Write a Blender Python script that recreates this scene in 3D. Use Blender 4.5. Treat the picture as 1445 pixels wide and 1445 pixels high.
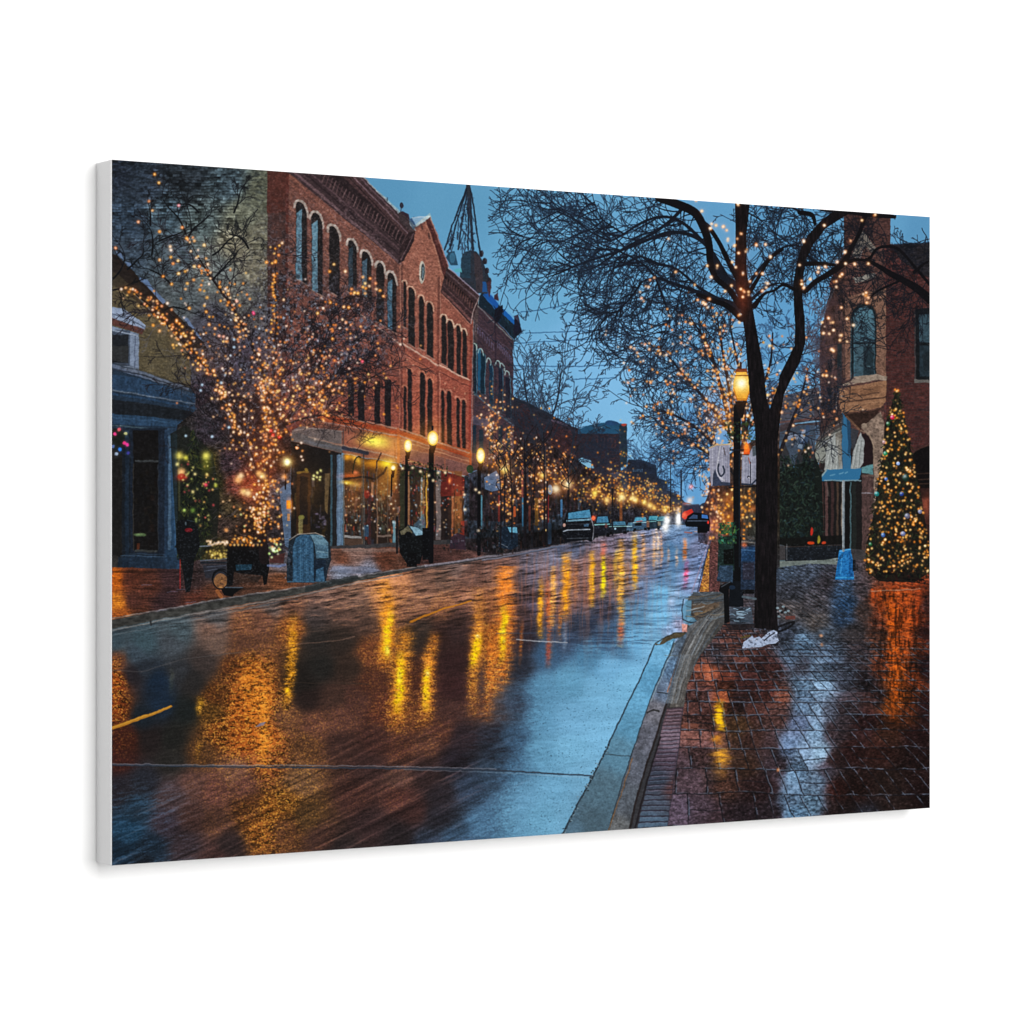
import bpy, bmesh, math, random
import numpy as np
from mathutils import Vector

# ------------------------------------------------------------------ camera, world, lamps, exposure
scn = bpy.context.scene
for o in list(bpy.data.objects):
    bpy.data.objects.remove(o, do_unlink=True)
FOCAL_PX = 4046.0                      # focal length in pixels of the 1445 px photograph
cam_data = bpy.data.cameras.new('camera')
cam_data.sensor_width = 36.0
cam_data.lens = FOCAL_PX / 1445.0 * 36.0
cam_data.clip_start = 0.05
cam_data.clip_end = 100.0
cam = bpy.data.objects.new('camera', cam_data)
scn.collection.objects.link(cam)
cam.location = (0, 0, 0)
cam.rotation_euler = (math.radians(90), 0, 0)      # level, looking along +Y
scn.camera = cam

W_CANVAS, H_CANVAS, T_CANVAS = 0.9144, 0.6096, 0.0318   # a 36 x 24 inch print, 1.25 inch deep
k = H_CANVAS / 997.0                   # metres per pixel at the left edge
D_LEFT = FOCAL_PX * k
x_left = (156.5 - 722.5) * k
D_RIGHT = D_LEFT * 997.0 / 834.5
x_right = (1312.0 - 722.5) / FOCAL_PX * D_RIGHT
U = Vector((x_right - x_left, D_RIGHT - D_LEFT, 0)); W_REAL = U.length; U.normalize()
N = Vector((U.y, -U.x, 0))             # towards the viewer
ORIGIN = Vector((x_left, D_LEFT, (722.5 - 1221.8) * k))   # lower left corner of the printed face
PHI = math.atan2(U.y, U.x)

world = bpy.data.worlds.new('World'); scn.world = world
world.use_nodes = True
bgn = world.node_tree.nodes['Background']
bgn.inputs[0].default_value = (1.0, 1.0, 1.0, 1.0)
bgn.inputs[1].default_value = 0.24

def area_lamp(name, u, n, z, size, power, aim=(0.45, 0.0, 0.3)):
    d = bpy.data.lights.new(name, 'AREA'); d.shape = 'SQUARE'; d.size = size; d.energy = power
    d.color = (1.0, 0.995, 0.985)
    o = bpy.data.objects.new(name, d); scn.collection.objects.link(o)
    p = ORIGIN + U * u + N * n + Vector((0, 0, z))
    t = ORIGIN + U * aim[0] + N * aim[1] + Vector((0, 0, aim[2]))
    o.location = p
    o.rotation_euler = (t - p).to_track_quat('-Z', 'Y').to_euler()
    return o
area_lamp('softbox_lamp', 0.98, 4.2, 1.2, 3.6, 268.0)

scn.view_settings.view_transform = 'Standard'
scn.view_settings.look = 'None'
scn.view_settings.exposure = 0.0
scn.view_settings.gamma = 1.0
scn.view_settings.use_curve_mapping = False
scn.cycles.max_bounces = 6
PRINT_GAIN = 0.752
# ------------------------------------------------------------------ the printed picture, painted in code
# Everything from here to print_pixels() draws the street picture that is printed on the canvas.
# Drawing units are those of the printed sheet's quadrilateral; print_pixels() squares it up.
S = 1.45
OX, OY, PW, PH = 150.0, 218.0, 1168.0, 1010.0
IW, IH = int(PW * S), int(PH * S)
f4 = np.float32
YY, XX = np.mgrid[0:IH, 0:IW].astype(f4)
XX = OX + (XX + .5) / S
YY = OY + (YY + .5) / S
img = np.zeros((IH, IW, 3), f4)
rs = np.random.RandomState(7)
R = random.Random(11)

def C_(c):
    return np.array(c, f4) / 255.0

def box(a, n, ax):
    if n < 1: return a
    w = 2 * n + 1
    pad = [(0, 0)] * a.ndim; pad[ax] = (n + 1, n)
    c = np.cumsum(np.pad(a, pad, mode='edge'), axis=ax, dtype=np.float64)
    L = a.shape[ax]
    s1 = [slice(None)] * a.ndim; s2 = [slice(None)] * a.ndim
    s1[ax] = slice(w, w + L); s2[ax] = slice(0, L)
    return ((c[tuple(s1)] - c[tuple(s2)]) / w).astype(f4)

def blur(a, sx, sy=None):
    """gaussian-like blur, sigma in photo pixels"""
    if sy is None: sy = sx
    for ax, s in ((1, sx), (0, sy)):
        s = s * S
        if s <= 0: continue
        if s < 2.2:
            r = max(1, int(3 * s + .5)); kx = np.exp(-.5 * (np.arange(-r, r + 1) / s) ** 2); kx /= kx.sum()
            pad = [(0, 0)] * a.ndim; pad[ax] = (r, r)
            p = np.pad(a, pad, mode='edge'); out = np.zeros_like(a)
            for i, kk in enumerate(kx):
                sl = [slice(None)] * a.ndim; sl[ax] = slice(i, i + a.shape[ax])
                out += p[tuple(sl)] * f4(kk)
            a = out
        else:
            n = int(round((math.sqrt(12 * s * s / 3 + 1) - 1) / 2))
            for _ in range(3): a = box(a, n, ax)
    return a

_tabs = {}
def vn(x, y, seed=0):
    """value noise 0..1 at coordinate arrays"""
    if seed not in _tabs: _tabs[seed] = np.random.RandomState(1000 + seed).rand(256, 256).astype(f4)
    t = _tabs[seed]
    xi = np.floor(x).astype(np.int32); yi = np.floor(y).astype(np.int32)
    fx = (x - xi).astype(f4); fy = (y - yi).astype(f4)
    fx = fx * fx * (3 - 2 * fx); fy = fy * fy * (3 - 2 * fy)
    a = t[yi & 255, xi & 255]; b = t[yi & 255, (xi + 1) & 255]
    c = t[(yi + 1) & 255, xi & 255]; d = t[(yi + 1) & 255, (xi + 1) & 255]
    return (a + (b - a) * fx) * (1 - fy) + (c + (d - c) * fx) * fy

def fbm(x, y, seed=0, o=4):
    s = 0; a = .5; t = 0
    for i in range(o):
        s = s + a * vn(x * 2 ** i + 17 * i, y * 2 ** i + 31 * i, seed + i); t += a; a *= .55
    return s / t

def bb(x0, y0, x1, y1, pad=1):
    i0 = max(0, int((x0 - OX - pad) * S)); i1 = min(IW, int((x1 - OX + pad) * S) + 2)
    j0 = max(0, int((y0 - OY - pad) * S)); j1 = min(IH, int((y1 - OY + pad) * S) + 2)
    return i0, i1, j0, j1

def pmask(pts):
    """antialiased polygon mask -> (slices, mask)"""
    P = np.array(pts, np.float64)
    i0, i1, j0, j1 = bb(P[:, 0].min(), P[:, 1].min(), P[:, 0].max(), P[:, 1].max())
    if i1 <= i0 or j1 <= j0: return None
    m = np.zeros((j1 - j0, i1 - i0), f4)
    n = len(P); Q = np.roll(P, -1, 0)
    SS = 3
    cols = np.arange(i0, i1 + 1)
    for j in range(j0, j1):
        for q in range(SS):
            y = OY + (j + (q + .5) / SS) / S
            c = (P[:, 1] <= y) != (Q[:, 1] <= y)
            if not c.any(): continue
            a = P[c]; b = Q[c]
            xs = np.sort(a[:, 0] + (y - a[:, 1]) / (b[:, 1] - a[:, 1]) * (b[:, 0] - a[:, 0]))
            xs = (xs - OX) * S - i0
            for e in range(0, len(xs) - 1, 2):
                l = max(0., xs[e]); r = min(float(i1 - i0), xs[e + 1])
                if r <= l: continue
                li = int(l); ri = int(r)
                if li == ri: m[j - j0, li if li < m.shape[1] else -1] += (r - l) / SS
                else:
                    m[j - j0, li] += (li + 1 - l) / SS
                    m[j - j0, li + 1:ri] += 1. / SS
                    if ri < m.shape[1]: m[j - j0, ri] += (r - ri) / SS
    return (slice(j0, j1), slice(i0, i1)), np.minimum(m, 1)

def poly(pts, col, a=1.0):
    r = pmask(pts)
    if r is None: return
    sl, m = r
    m = (m * a)[..., None]
    if callable(col): col = col(XX[sl], YY[sl])
    elif not isinstance(col, np.ndarray) or col.ndim == 1: col = C_(col) if not isinstance(col, np.ndarray) else col
    else: col = col[sl]
    img[sl] = img[sl] * (1 - m) + col * m

def fullmask(pts):
    M = np.zeros((IH, IW), f4); r = pmask(pts)
    if r is not None: M[r[0]] = r[1]
    return M

def rect(x0, y0, x1, y1, col, a=1.0):
    poly([(x0, y0), (x1, y0), (x1, y1), (x0, y1)], col, a)

def ell(cx, cy, rx, ry, col, a=1.0, n=20):
    poly([(cx + rx * math.cos(2 * math.pi * i / n), cy + ry * math.sin(2 * math.pi * i / n)) for i in range(n)], col, a)

def seg(x0, y0, x1, y1, w0, w1, col, a=1.0):
    i0, i1, j0, j1 = bb(min(x0, x1), min(y0, y1), max(x0, x1), max(y0, y1), max(w0, w1) + 1)
    if i1 <= i0 or j1 <= j0: return
    X = XX[j0:j1, i0:i1]; Y = YY[j0:j1, i0:i1]
    dx, dy = x1 - x0, y1 - y0; L = dx * dx + dy * dy + 1e-9
    t = np.clip(((X - x0) * dx + (Y - y0) * dy) / L, 0, 1)
    d = np.sqrt((X - x0 - t * dx) ** 2 + (Y - y0 - t * dy) ** 2)
    w = (w0 + (w1 - w0) * t) / 2
    px = 1 / S
    m = np.clip((w + px / 2 - d) / px, 0, 1) * np.minimum(1, 2 * w / px)
    m = (m * a)[..., None]
    img[j0:j1, i0:i1] = img[j0:j1, i0:i1] * (1 - m) + C_(col) * m

def line(pts, w, col, a=1.0, w1=None):
    n = len(pts) - 1
    if w1 is None: w1 = w
    for i in range(n):
        seg(*pts[i], *pts[i + 1], w + (w1 - w) * i / n, w + (w1 - w) * (i + 1) / n, col, a)

def curve(pts, n=6):
    """Catmull-Rom through points"""
    P = [pts[0]] + list(pts) + [pts[-1]]; out = []
    for i in range(1, len(P) - 2):
        for s in range(n):
            t = s / n; r = []
            for c in range(len(P[0])):
                a, b, d, e = P[i - 1][c], P[i][c], P[i + 1][c], P[i + 2][c]
                r.append(.5 * (2 * b + (d - a) * t + (2 * a - 5 * b + 4 * d - e) * t * t + (3 * b - a - 3 * d + e) * t ** 3))
            out.append(tuple(r))
    out.append(tuple(pts[-1])); return out

def field(pts, sig=30.0, q=8):
    """smooth colour field from colour control points (x, y, (r,g,b)) or (x,y,r,g,b)"""
    P = np.array(pts, f4)
    X = XX[::q, ::q]; Y = YY[::q, ::q]
    num = np.zeros(X.shape + (3,), f4); den = np.full(X.shape, 1e-12, f4)
    for p in P:
        d2 = (X - p[0]) ** 2 + (Y - p[1]) ** 2
        w = 1 / (d2 / sig ** 2 + .02) ** 2.2
        num += w[..., None] * p[2:5] / 255; den += w
    return upsample(num / den[..., None], q)

def upsample(a, q):
    h, w = a.shape[:2]
    yy = np.clip((np.arange(IH) + .5) / q - .5, 0, h - 1.001); xx = np.clip((np.arange(IW) + .5) / q - .5, 0, w - 1.001)
    y0 = yy.astype(int); x0 = xx.astype(int); fy = (yy - y0).astype(f4); fx = (xx - x0).astype(f4)
    if a.ndim == 3: fx = fx[:, None]
    r = a[:, x0] * (1 - fx) + a[:, np.minimum(x0 + 1, w - 1)] * fx
    fy = fy[:, None, None] if a.ndim == 3 else fy[:, None]
    return r[y0] * (1 - fy) + r[np.minimum(y0 + 1, h - 1)] * fy

# thin strokes are splatted as point runs; a buffer of coverage per call
def splat(buf, x, y, w):
    fx = (np.asarray(x) - OX) * S - .5; fy = (np.asarray(y) - OY) * S - .5
    xi = np.floor(fx).astype(int); yi = np.floor(fy).astype(int); dx = fx - xi; dy = fy - yi
    for (ox, oy, ww) in ((0, 0, (1 - dx) * (1 - dy)), (1, 0, dx * (1 - dy)), (0, 1, (1 - dx) * dy), (1, 1, dx * dy)):
        X = xi + ox; Y = yi + oy; ok = (X >= 0) & (X < IW) & (Y >= 0) & (Y < IH)
        v = w * (ww[:, None] if getattr(w, 'ndim', 1) == 2 else ww)
        if buf.ndim == 3: np.add.at(buf, (Y[ok], X[ok]), v[ok].astype(f4))
        else: np.add.at(buf, (Y[ok], X[ok]), v[ok])

def draw_segs(segs, col, a=1.0, thin=1.7, colvar=0):
    """segs: (x0,y0,x1,y1,w); thick ones as capsules, thin ones splatted"""
    thick = [s for s in segs if s[4] >= thin]; th = [s for s in segs if s[4] < thin]
    if th:
        A = np.array(th, f4); L = np.hypot(A[:, 2] - A[:, 0], A[:, 3] - A[:, 1])
        n = np.maximum(1, np.ceil(L * S * 1.6)).astype(int)
        idx = np.repeat(np.arange(len(A)), n)
        st = np.concatenate([[0], np.cumsum(n)[:-1]])
        t = (np.arange(n.sum()) - np.repeat(st, n) + .5) / n[idx]
        x = A[idx, 0] + (A[idx, 2] - A[idx, 0]) * t; y = A[idx, 1] + (A[idx, 3] - A[idx, 1]) * t
        wgt = A[idx, 4] * S * (L / n)[idx] * S
        b = np.zeros((IH, IW), f4); splat(b, x, y, wgt)
        b = blur(b, .3)
        m = (1 - np.exp(-b * 1.35))[..., None] * a
        img[:] = img * (1 - m) + C_(col) * m
    for s in sorted(thick, key=lambda s: s[4]):
        seg(*s[:4], s[4], s[4], col, min(1, a * 1.1))

def grow(x, y, ang, ln, w, out, lvl=0, maxl=4, bend=.2, spread=(.35, .95), droop=0., kids=(.1, .22), up=0., wmin=.45):
    """a wandering, forking branch; appends (x0,y0,x1,y1,w)"""
    step = max(1.6, min(4.2, ln / 12)); n = int(ln / step) + 1; pos = 0; nxt = R.uniform(.08, .35) * ln
    turn = R.gauss(0, .035)
    for i in range(n):
        t = i / n
        turn = turn * .86 + R.gauss(0, bend * .36); ang += turn
        if R.random() < .07: ang += R.choice((-1, 1)) * R.uniform(.2, .5)
        ang += droop * math.cos(ang) * .03 - up * math.cos(ang) * .03
        nx = x + math.cos(ang) * step; ny = y + math.sin(ang) * step
        ww = max(wmin, w * (1 - .72 * t))
        out.append((x, y, nx, ny, ww)); x, y = nx, ny; pos += step
        if pos > nxt and lvl < maxl:
            side = R.choice((-1, 1)); rem = ln - pos
            grow(x, y, ang + side * R.uniform(*spread), max(rem * R.uniform(.35, .95), ln * R.uniform(.08, .25)), ww * .72, out, lvl + 1, maxl, bend * 1.1, spread, droop, kids, up, wmin)
            nxt = pos + ln * R.uniform(*kids) * R.uniform(.4, 1.7)

# sparkle buffers
core = np.zeros((IH, IW, 3), f4); halo = np.zeros((IH, IW, 3), f4)
def lights(pts, cols, amp=(.5, 1.2), hal=.6, hc=(230, 110, 40)):
    if not len(pts): return
    P = np.array(pts, f4); n = len(P)
    c = np.array([cols[R.randrange(len(cols))] for _ in range(n)], f4) / 255
    a = np.array([R.uniform(*amp) ** 1.6 for _ in range(n)], f4)[:, None]
    splat(core, P[:, 0], P[:, 1], c * a)
    splat(halo, P[:, 0], P[:, 1], a * C_(hc) * hal)

WARM = [(255, 182, 112), (255, 164, 82), (255, 208, 160), (250, 142, 66), (255, 160, 106), (250, 222, 200)]
GOLD = [(255, 180, 80), (255, 160, 56), (255, 204, 124), (236, 138, 46)]
def flush(cs=1.0, hs=2.3, cg=22.0, hg=24.0):
    """composite the sparkle buffers: amber ring, cream core"""
    c = blur(core, cs) * cg; h = blur(halo, hs) * hg; h2 = blur(halo, hs * 2.6) * hg * .7
    g2 = 1 - np.exp(-(h + h2) * .75)
    img[:] = 1 - (1 - img) * (1 - g2 * .8)
    k = 1 - np.exp(-c.max(2, keepdims=True) * 1.5)
    cc = c / np.maximum(c.max(2, keepdims=True), 1e-4); cc = cc + (1 - cc) * np.clip((k - .72) * 2.2, 0, .6)      # hot centre
    img[:] = img * (1 - k) + cc * k
    core[:] = 0; halo[:] = 0

def glow(x, y, r, col, a=1.0, ry=None):
    ry = ry or r
    i0, i1, j0, j1 = bb(x - 3.2 * r, y - 3.2 * ry, x + 3.2 * r, y + 3.2 * ry)
    if i1 <= i0 or j1 <= j0: return
    g = np.exp(-.5 * (((XX[j0:j1, i0:i1] - x) / r) ** 2 + ((YY[j0:j1, i0:i1] - y) / ry) ** 2))[..., None] * C_(col) * a
    img[j0:j1, i0:i1] = 1 - (1 - img[j0:j1, i0:i1]) * (1 - np.clip(g, 0, 1))

def darken(x, y, rx, ry, a):
    i0, i1, j0, j1 = bb(x - 3.2 * rx, y - 3.2 * ry, x + 3.2 * rx, y + 3.2 * ry)
    g = np.exp(-.5 * (((XX[j0:j1, i0:i1] - x) / rx) ** 2 + ((YY[j0:j1, i0:i1] - y) / ry) ** 2))[..., None]
    img[j0:j1, i0:i1] *= 1 - g * a

def clutter(poly_pts, n, cols, wr=(1, 5), hr=(1, 8), a=.7, seed=0, slope=0, vp=None):
    """small lively patches inside a polygon"""
    r = random.Random(seed); xs = [p[0] for p in poly_pts]; ys = [p[1] for p in poly_pts]
    M = pmask(poly_pts)
    if M is None: return
    sl, m = M; keep = img[sl].copy()
    for _ in range(n):
        x = r.uniform(min(xs), max(xs)); y = r.uniform(min(ys), max(ys)); w = r.uniform(*wr); h = r.uniform(*hr)
        c = r.choice(cols); v = r.uniform(.6, 1.15); c = tuple(min(255, q * v) for q in c)
        s = slope if vp is None else (y - vp[1]) / (x - vp[0])
        k = [(x - w / 2, y - h / 2 - s * w / 2), (x + w / 2 * r.uniform(.5, 1), y - h / 2 + s * w / 2), (x + w / 2, y + h / 2 + s * w / 2), (x - w / 2 * r.uniform(.5, 1), y + h / 2 - s * w / 2)]
        poly(k, c, a * r.uniform(.4, 1))
    m = m[..., None]
    img[sl] = keep * (1 - m) + img[sl] * m

def tex_noise(pts, amp=.25, sx=3., sy=1.2, seed=3, slope=0.):
    """multiply a region by directional noise"""
    r = pmask(pts)
    if r is None: return
    sl, m = r; X = XX[sl]; Y = YY[sl] - slope * X
    n = (fbm(X / sx, Y / sy, seed, 3) - .5) * 2
    img[sl] *= (1 + n * amp * 1.6 * m)[..., None]

def bricks(pts, cols, mortar, bw=7., bh=2.4, vp=None, slope=0., seed=5, a=1., mw=.25, wob=.0):
    """brick courses in a polygon; vp: courses converge to that point"""
    r = pmask(pts)
    if r is None: return
    sl, m = r; X = XX[sl]; Y = YY[sl]
    if vp is not None:
        v = (Y - vp[1]) / (vp[0] - X) * 300 / bh; u = 6000 / (vp[0] - X) / bw * 6
    else:
        v = (Y - slope * X) / bh; u = X / bw
    v = v + wob * (fbm(X / 12, Y / 12, seed + 3, 2) - .5)
    row = np.floor(v); u = u + .5 * (row % 2) + 7.3 * vn(row * .37, row * .11, seed)
    cell = vn(np.floor(u) * 3.17 + .5, row * 2.71 + .5, seed + 1)
    C = np.array(cols, f4) / 255; k = np.clip(cell * 1.3 - .15, 0, .999) * (len(C) - 1)
    ki = k.astype(int); c = C[ki] * (1 - (k - ki))[..., None] + C[ki + 1] * (k - ki)[..., None]
    c = c * (1 + .35 * (fbm(X / 1.6, Y / 1.2, seed + 2, 2) - .5))[..., None]
    fv = v - row; fu = u - np.floor(u)
    mo = (((fv < mw)) | (fu < mw * bh / bw)).astype(f4)[..., None] * .7
    c = c * (1 - mo) + C_(mortar) * mo
    m = (m * a)[..., None]
    img[sl] = img[sl] * (1 - m) + c * m

def desat(pts, k):
    """pull a region towards grey by k (number or array function)"""
    r = pmask(pts)
    if r is None: return
    sl, m = r; kk = k(XX[sl], YY[sl]) if callable(k) else k
    g = (img[sl] @ C_((76, 150, 29)))[..., None]; w = (m * kk)[..., None]
    img[sl] = img[sl] * (1 - w) + g * w
def warp(amp, sc, seed):
    """small random displacement of everything drawn so far: takes the ruler-straight look off edges"""
    dx = (fbm(XX / sc, YY / sc, seed, 2) - .5) * 2 * amp * S; dy = (fbm(XX / sc + 50, YY / sc + 50, seed + 5, 2) - .5) * 2 * amp * S
    fx = np.clip((XX - OX) * S - .5 + dx, 0, IW - 1.01); fy = np.clip((YY - OY) * S - .5 + dy, 0, IH - 1.01)
    x0 = fx.astype(np.int32); y0 = fy.astype(np.int32); ax = (fx - x0)[..., None]; ay = (fy - y0)[..., None]
    img[:] = (img[y0, x0] * (1 - ax) + img[y0, x0 + 1] * ax) * (1 - ay) + (img[y0 + 1, x0] * (1 - ax) + img[y0 + 1, x0 + 1] * ax) * ay
def grime(pts, amp=.3, sc=2.6, seed=200, tint=(110, 112, 124), ta=.25):
    """mottled micro-contrast with pale glints, as in the printed photograph"""
    r = pmask(pts)
    if r is None: return
    sl, m = r; X = XX[sl]; Y = YY[sl]
    n = fbm(X / sc, Y / (sc * .8), seed, 3) - .5
    img[sl] *= (1 + 2.2 * amp * n * m)[..., None]
    g = (np.clip((n - .1) * 6, 0, 1) * m * ta)[..., None]; img[sl] = img[sl] * (1 - g) + C_(tint) * g
# ---- sky
img[:] = field([(520, 250, 92, 143, 178), (640, 290, 97, 149, 184), (760, 330, 104, 158, 194), (750, 420, 108, 163, 200),
    (780, 520, 118, 172, 212), (760, 600, 118, 172, 212), (830, 500, 122, 176, 218), (880, 540, 124, 178, 219), (900, 600, 126, 180, 220), (940, 640, 114, 168, 212), (960, 680, 100, 154, 202),
    (900, 330, 104, 158, 196), (1000, 330, 98, 150, 190), (1100, 330, 94, 146, 186), (1150, 500, 98, 152, 194), (1250, 320, 98, 150, 188), (1300, 330, 92, 142, 180),
    (1000, 500, 104, 158, 200), (1000, 620, 92, 146, 196), (1100, 500, 98, 152, 196), (160, 300, 60, 70, 80)], 60)
img *= (1 + .02 * (fbm(XX / 160, YY / 60, 40, 2) - .5))[..., None]

# overhead wires
for pts in ([(735, 441), (780, 434), (803, 427)], [(742, 470), (800, 468), (870, 465)], [(724, 484), (742, 484), (800, 480), (868, 477)],
            [(722, 516), (800, 517), (880, 514)], [(800, 536), (866, 533)]):
    line(curve(pts, 4), 1.2, (56, 92, 126), .95)

VP = (955.0, 732.0)
def fx(x, y, X):                  # follow a facade line from (x, y) to column X
    return y + (VP[1] - y) * (X - x) / (VP[0] - x)

# ---- far end of the street
def blocky(pts, col, am=.3, seed=1):
    poly(pts, col); tex_noise(pts, am, 3, 3, seed)
poly([(820, 700), (885, 658), (886, 648), (908, 650), (926, 656), (927, 674), (940, 678), (941, 692), (955, 698), (965, 708), (985, 714), (1000, 706), (1000, 740), (820, 745)], (38, 52, 70))
tex_noise([(886, 662), (925, 668), (960, 705), (960, 745), (886, 745)], .3, 4, 5, 5)
poly([(813, 606), (838, 608), (862, 609), (874, 609), (876, 700), (813, 705)], (48, 40, 48))      # far brick block
poly([(813, 608), (826, 601), (850, 597), (866, 596), (884, 598), (885, 608), (874, 612), (813, 612)], (38, 78, 104))
poly([(874, 600), (884, 598), (885, 640), (884, 655), (875, 660)], (36, 52, 64))
ell(863, 597, 10, 3.5, (40, 72, 105)); ell(880, 599, 4, 2, (150, 70, 60)); line([(838, 597), (841, 604), (850, 603)], 1.2, (150, 175, 190), .7)
bricks([(840, 614), (872, 614), (872, 690), (840, 690)], [(45, 34, 40), (72, 52, 56), (38, 36, 44)], (30, 30, 40), 5, 2, seed=8, a=.7)
for i in range(6): rect(842 + i * 5, 615 + i, 844 + i * 5, 632, (92, 62, 62), .5)
poly([(885, 650), (905, 652), (925, 662), (926, 675), (900, 700), (885, 700)], (30, 36, 48)); rect(893, 662, 907, 666, (92, 130, 160), .8)
poly([(724, 560), (740, 566), (790, 592), (815, 606), (815, 720), (724, 740)], (44, 36, 44))
tex_noise([(724, 560), (815, 606), (815, 740), (724, 740)], .45, 4, 5, 6)
line([(724, 562), (752, 574), (790, 594)], 3, (32, 40, 52)); line([(775, 592), (800, 600)], 3, (104, 92, 110), .7); line([(700, 612), (760, 640)], 3, (92, 104, 124), .4)
bricks([(726, 570), (813, 612), (813, 690), (726, 690)], [(40, 32, 40), (84, 48, 46), (50, 40, 50)], (30, 30, 40), 6, 2.4, VP, seed=9, a=.6)
poly([(786, 650), (805, 645), (805, 690), (786, 695)], (98, 66, 62)); poly([(803, 648), (815, 650), (815, 695), (803, 695)], (60, 42, 48))
poly([(815, 648), (822, 646), (833, 650), (839, 661), (824, 661)], (118, 168, 196)); poly([(860, 668), (872, 666), (880, 672), (868, 676)], (120, 120, 140), .8)

# ---- dark block with the blue cornice
B4 = [(665, 452), (686, 412), (735, 462), (724, 480), (724, 735), (662, 735)]
poly([(664, 450), (676, 428), (724, 478), (724, 560), (724, 735), (662, 735)], (66, 52, 60))
bricks([(664, 450), (676, 426), (724, 478), (724, 735), (662, 735)], [(60, 48, 56), (78, 60, 66), (56, 46, 58)], (50, 44, 54), 5, 1.6, VP, seed=12, a=.8)
poly([(676, 417), (683, 408), (735, 463), (735, 470), (725, 478), (700, 452), (675, 432)], (26, 40, 52))
clutter([(677, 424), (683, 416), (726, 462), (722, 474), (700, 452)], 60, [(50, 96, 110), (20, 28, 36), (30, 56, 80), (14, 20, 30)], (1, 3), (2, 5), .8, 2, vp=VP)
poly([(680, 411), (688, 409), (704, 426), (702, 436), (692, 428)], (30, 84, 148)); line([(686, 407), (704, 428)], 2, (104, 160, 205), .9)
line([(682, 416), (700, 438)], 1.5, (40, 100, 165), .9)
poly([(708, 438), (713, 436), (733, 456), (731, 463), (709, 444)], (30, 92, 156)); line([(712, 436), (733, 458)], 1.6, (116, 172, 210), .9)
line([(674, 432), (697, 455)], 1.3, (120, 124, 128), .8); line([(700, 457), (724, 480)], 1.3, (124, 134, 134), .8)
poly([(698, 436), (709, 430), (710, 440), (702, 456), (697, 452)], (24, 24, 34)); poly([(726, 446), (731, 444), (733, 455), (737, 468), (727, 476), (724, 470)], (28, 30, 46))
poly([(697, 416), (702, 413), (703, 424), (697, 422)], (66, 48, 58)); poly([(725, 446), (731, 444), (732, 456)], (60, 58, 76))
for (x0, x1, y) in ((671, 696, 459), (702, 721, 482)):          # faint painted lettering on the frieze
    for i in range(9):
        x = x0 + (x1 - x0) * i / 8; yy = y + (x - x0) * 1.05
        line([(x, yy), (x, yy + 9)], .9, (112, 110, 142), .6)
        if i % 2: line([(x, yy + 1), (x + 2, yy + 4)], .8, (120, 116, 148), .5)
    line([(x0, y - 2), (x1, y + (x1 - x0) * .95 - 4)], .8, (104, 98, 122), .5)
line([(699, 455), (699, 735)], 1.4, (48, 38, 50), .8)
for (x0, x1, y0, y1, c) in ((667, 672, 483, 556, (24, 34, 48)), (674, 678, 492, 551, (36, 82, 110)), (678, 684, 499, 556, (22, 42, 56)), (690, 695, 513, 572, (26, 50, 70)),
                            (703, 709, 519, 580, (30, 34, 50)), (713, 720, 532, 590, (34, 34, 48))):
    rect(x0, y0, x1, y1, c); line([(x1 + .5, y0 + 2), (x1 + .5, y1)], 1, (76, 140, 160), .7); line([(x0, y1), (x1, y1 + 3)], 1.2, (90, 130, 140), .6)
for (x, y) in ((668, 484), (677, 492), (688, 505), (701, 509), (707, 513), (714, 523)):
    line(curve([(x - 2, y + 6), (x, y), (x + 4, y + 3), (x + 5, y + 10)], 4), 1.5, (146, 172, 172), .75)
line([(666, 552), (700, 582), (724, 600)], 2, (88, 130, 150), .5)
for (x0, x1, y0, y1) in ((667, 672, 600, 640), (676, 682, 606, 640), (690, 696, 590, 640), (703, 709, 600, 650), (714, 720, 604, 652)):
    rect(x0, y0, x1, y1, (24, 44, 60), .9)
poly([(665, 585), (690, 592), (690, 604), (665, 598)], (88, 100, 124), .4)

# dome, spire frame and cupola behind the row
poly([(650, 372), (652, 358), (662, 353), (672, 355), (680, 366), (686, 380), (691, 396), (688, 414), (668, 414), (648, 398)], (46, 52, 62))
poly([(650, 366), (655, 355), (664, 353), (664, 392), (650, 392)], (42, 62, 76)); poly([(668, 356), (677, 362), (681, 384), (682, 412), (672, 412)], (60, 54, 60))
clutter([(662, 376), (678, 376), (682, 414), (662, 414)], 60, [(88, 76, 74), (56, 54, 60), (40, 40, 48)], (1, 4), (1, 3), .5, 5)
for (x, y) in ((679, 358), (684, 368), (687, 382), (690, 396), (685, 402)): ell(x, y, 3.2, 4.5, (40, 38, 46)); line([(x + 1, y - 3), (x + 3, y + 3)], 1, (84, 86, 96), .7)
poly([(629, 364), (633, 356), (641, 355), (643, 364), (646, 374), (636, 374)], (44, 74, 94)); ell(638, 364, 4, 7, (64, 108, 132), .8)
poly([(640, 380), (650, 378), (652, 384), (642, 384)], (90, 160, 170), .9)
poly([(680, 398), (685, 398), (688, 412), (680, 412)], (38, 82, 130)); poly([(687, 398), (692, 395), (694, 405), (690, 420)], (70, 50, 58))
apx = (661, 262)
for bx in (627, 634, 646, 660, 668, 677): line([(apx[0] + (bx - 652) * .06, apx[1]), ((apx[0] + bx) / 2 + (bx - 652) * .05, 305), (bx, 352 if bx < 670 else 356)], 2.2, (30, 36, 48), .95)
line([(659, 262), (663, 300), (667, 356)], 3, (38, 44, 56), .9); line([(661, 262), (661, 292)], 4, (52, 56, 62), .7)
rr = random.Random(3)
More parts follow.
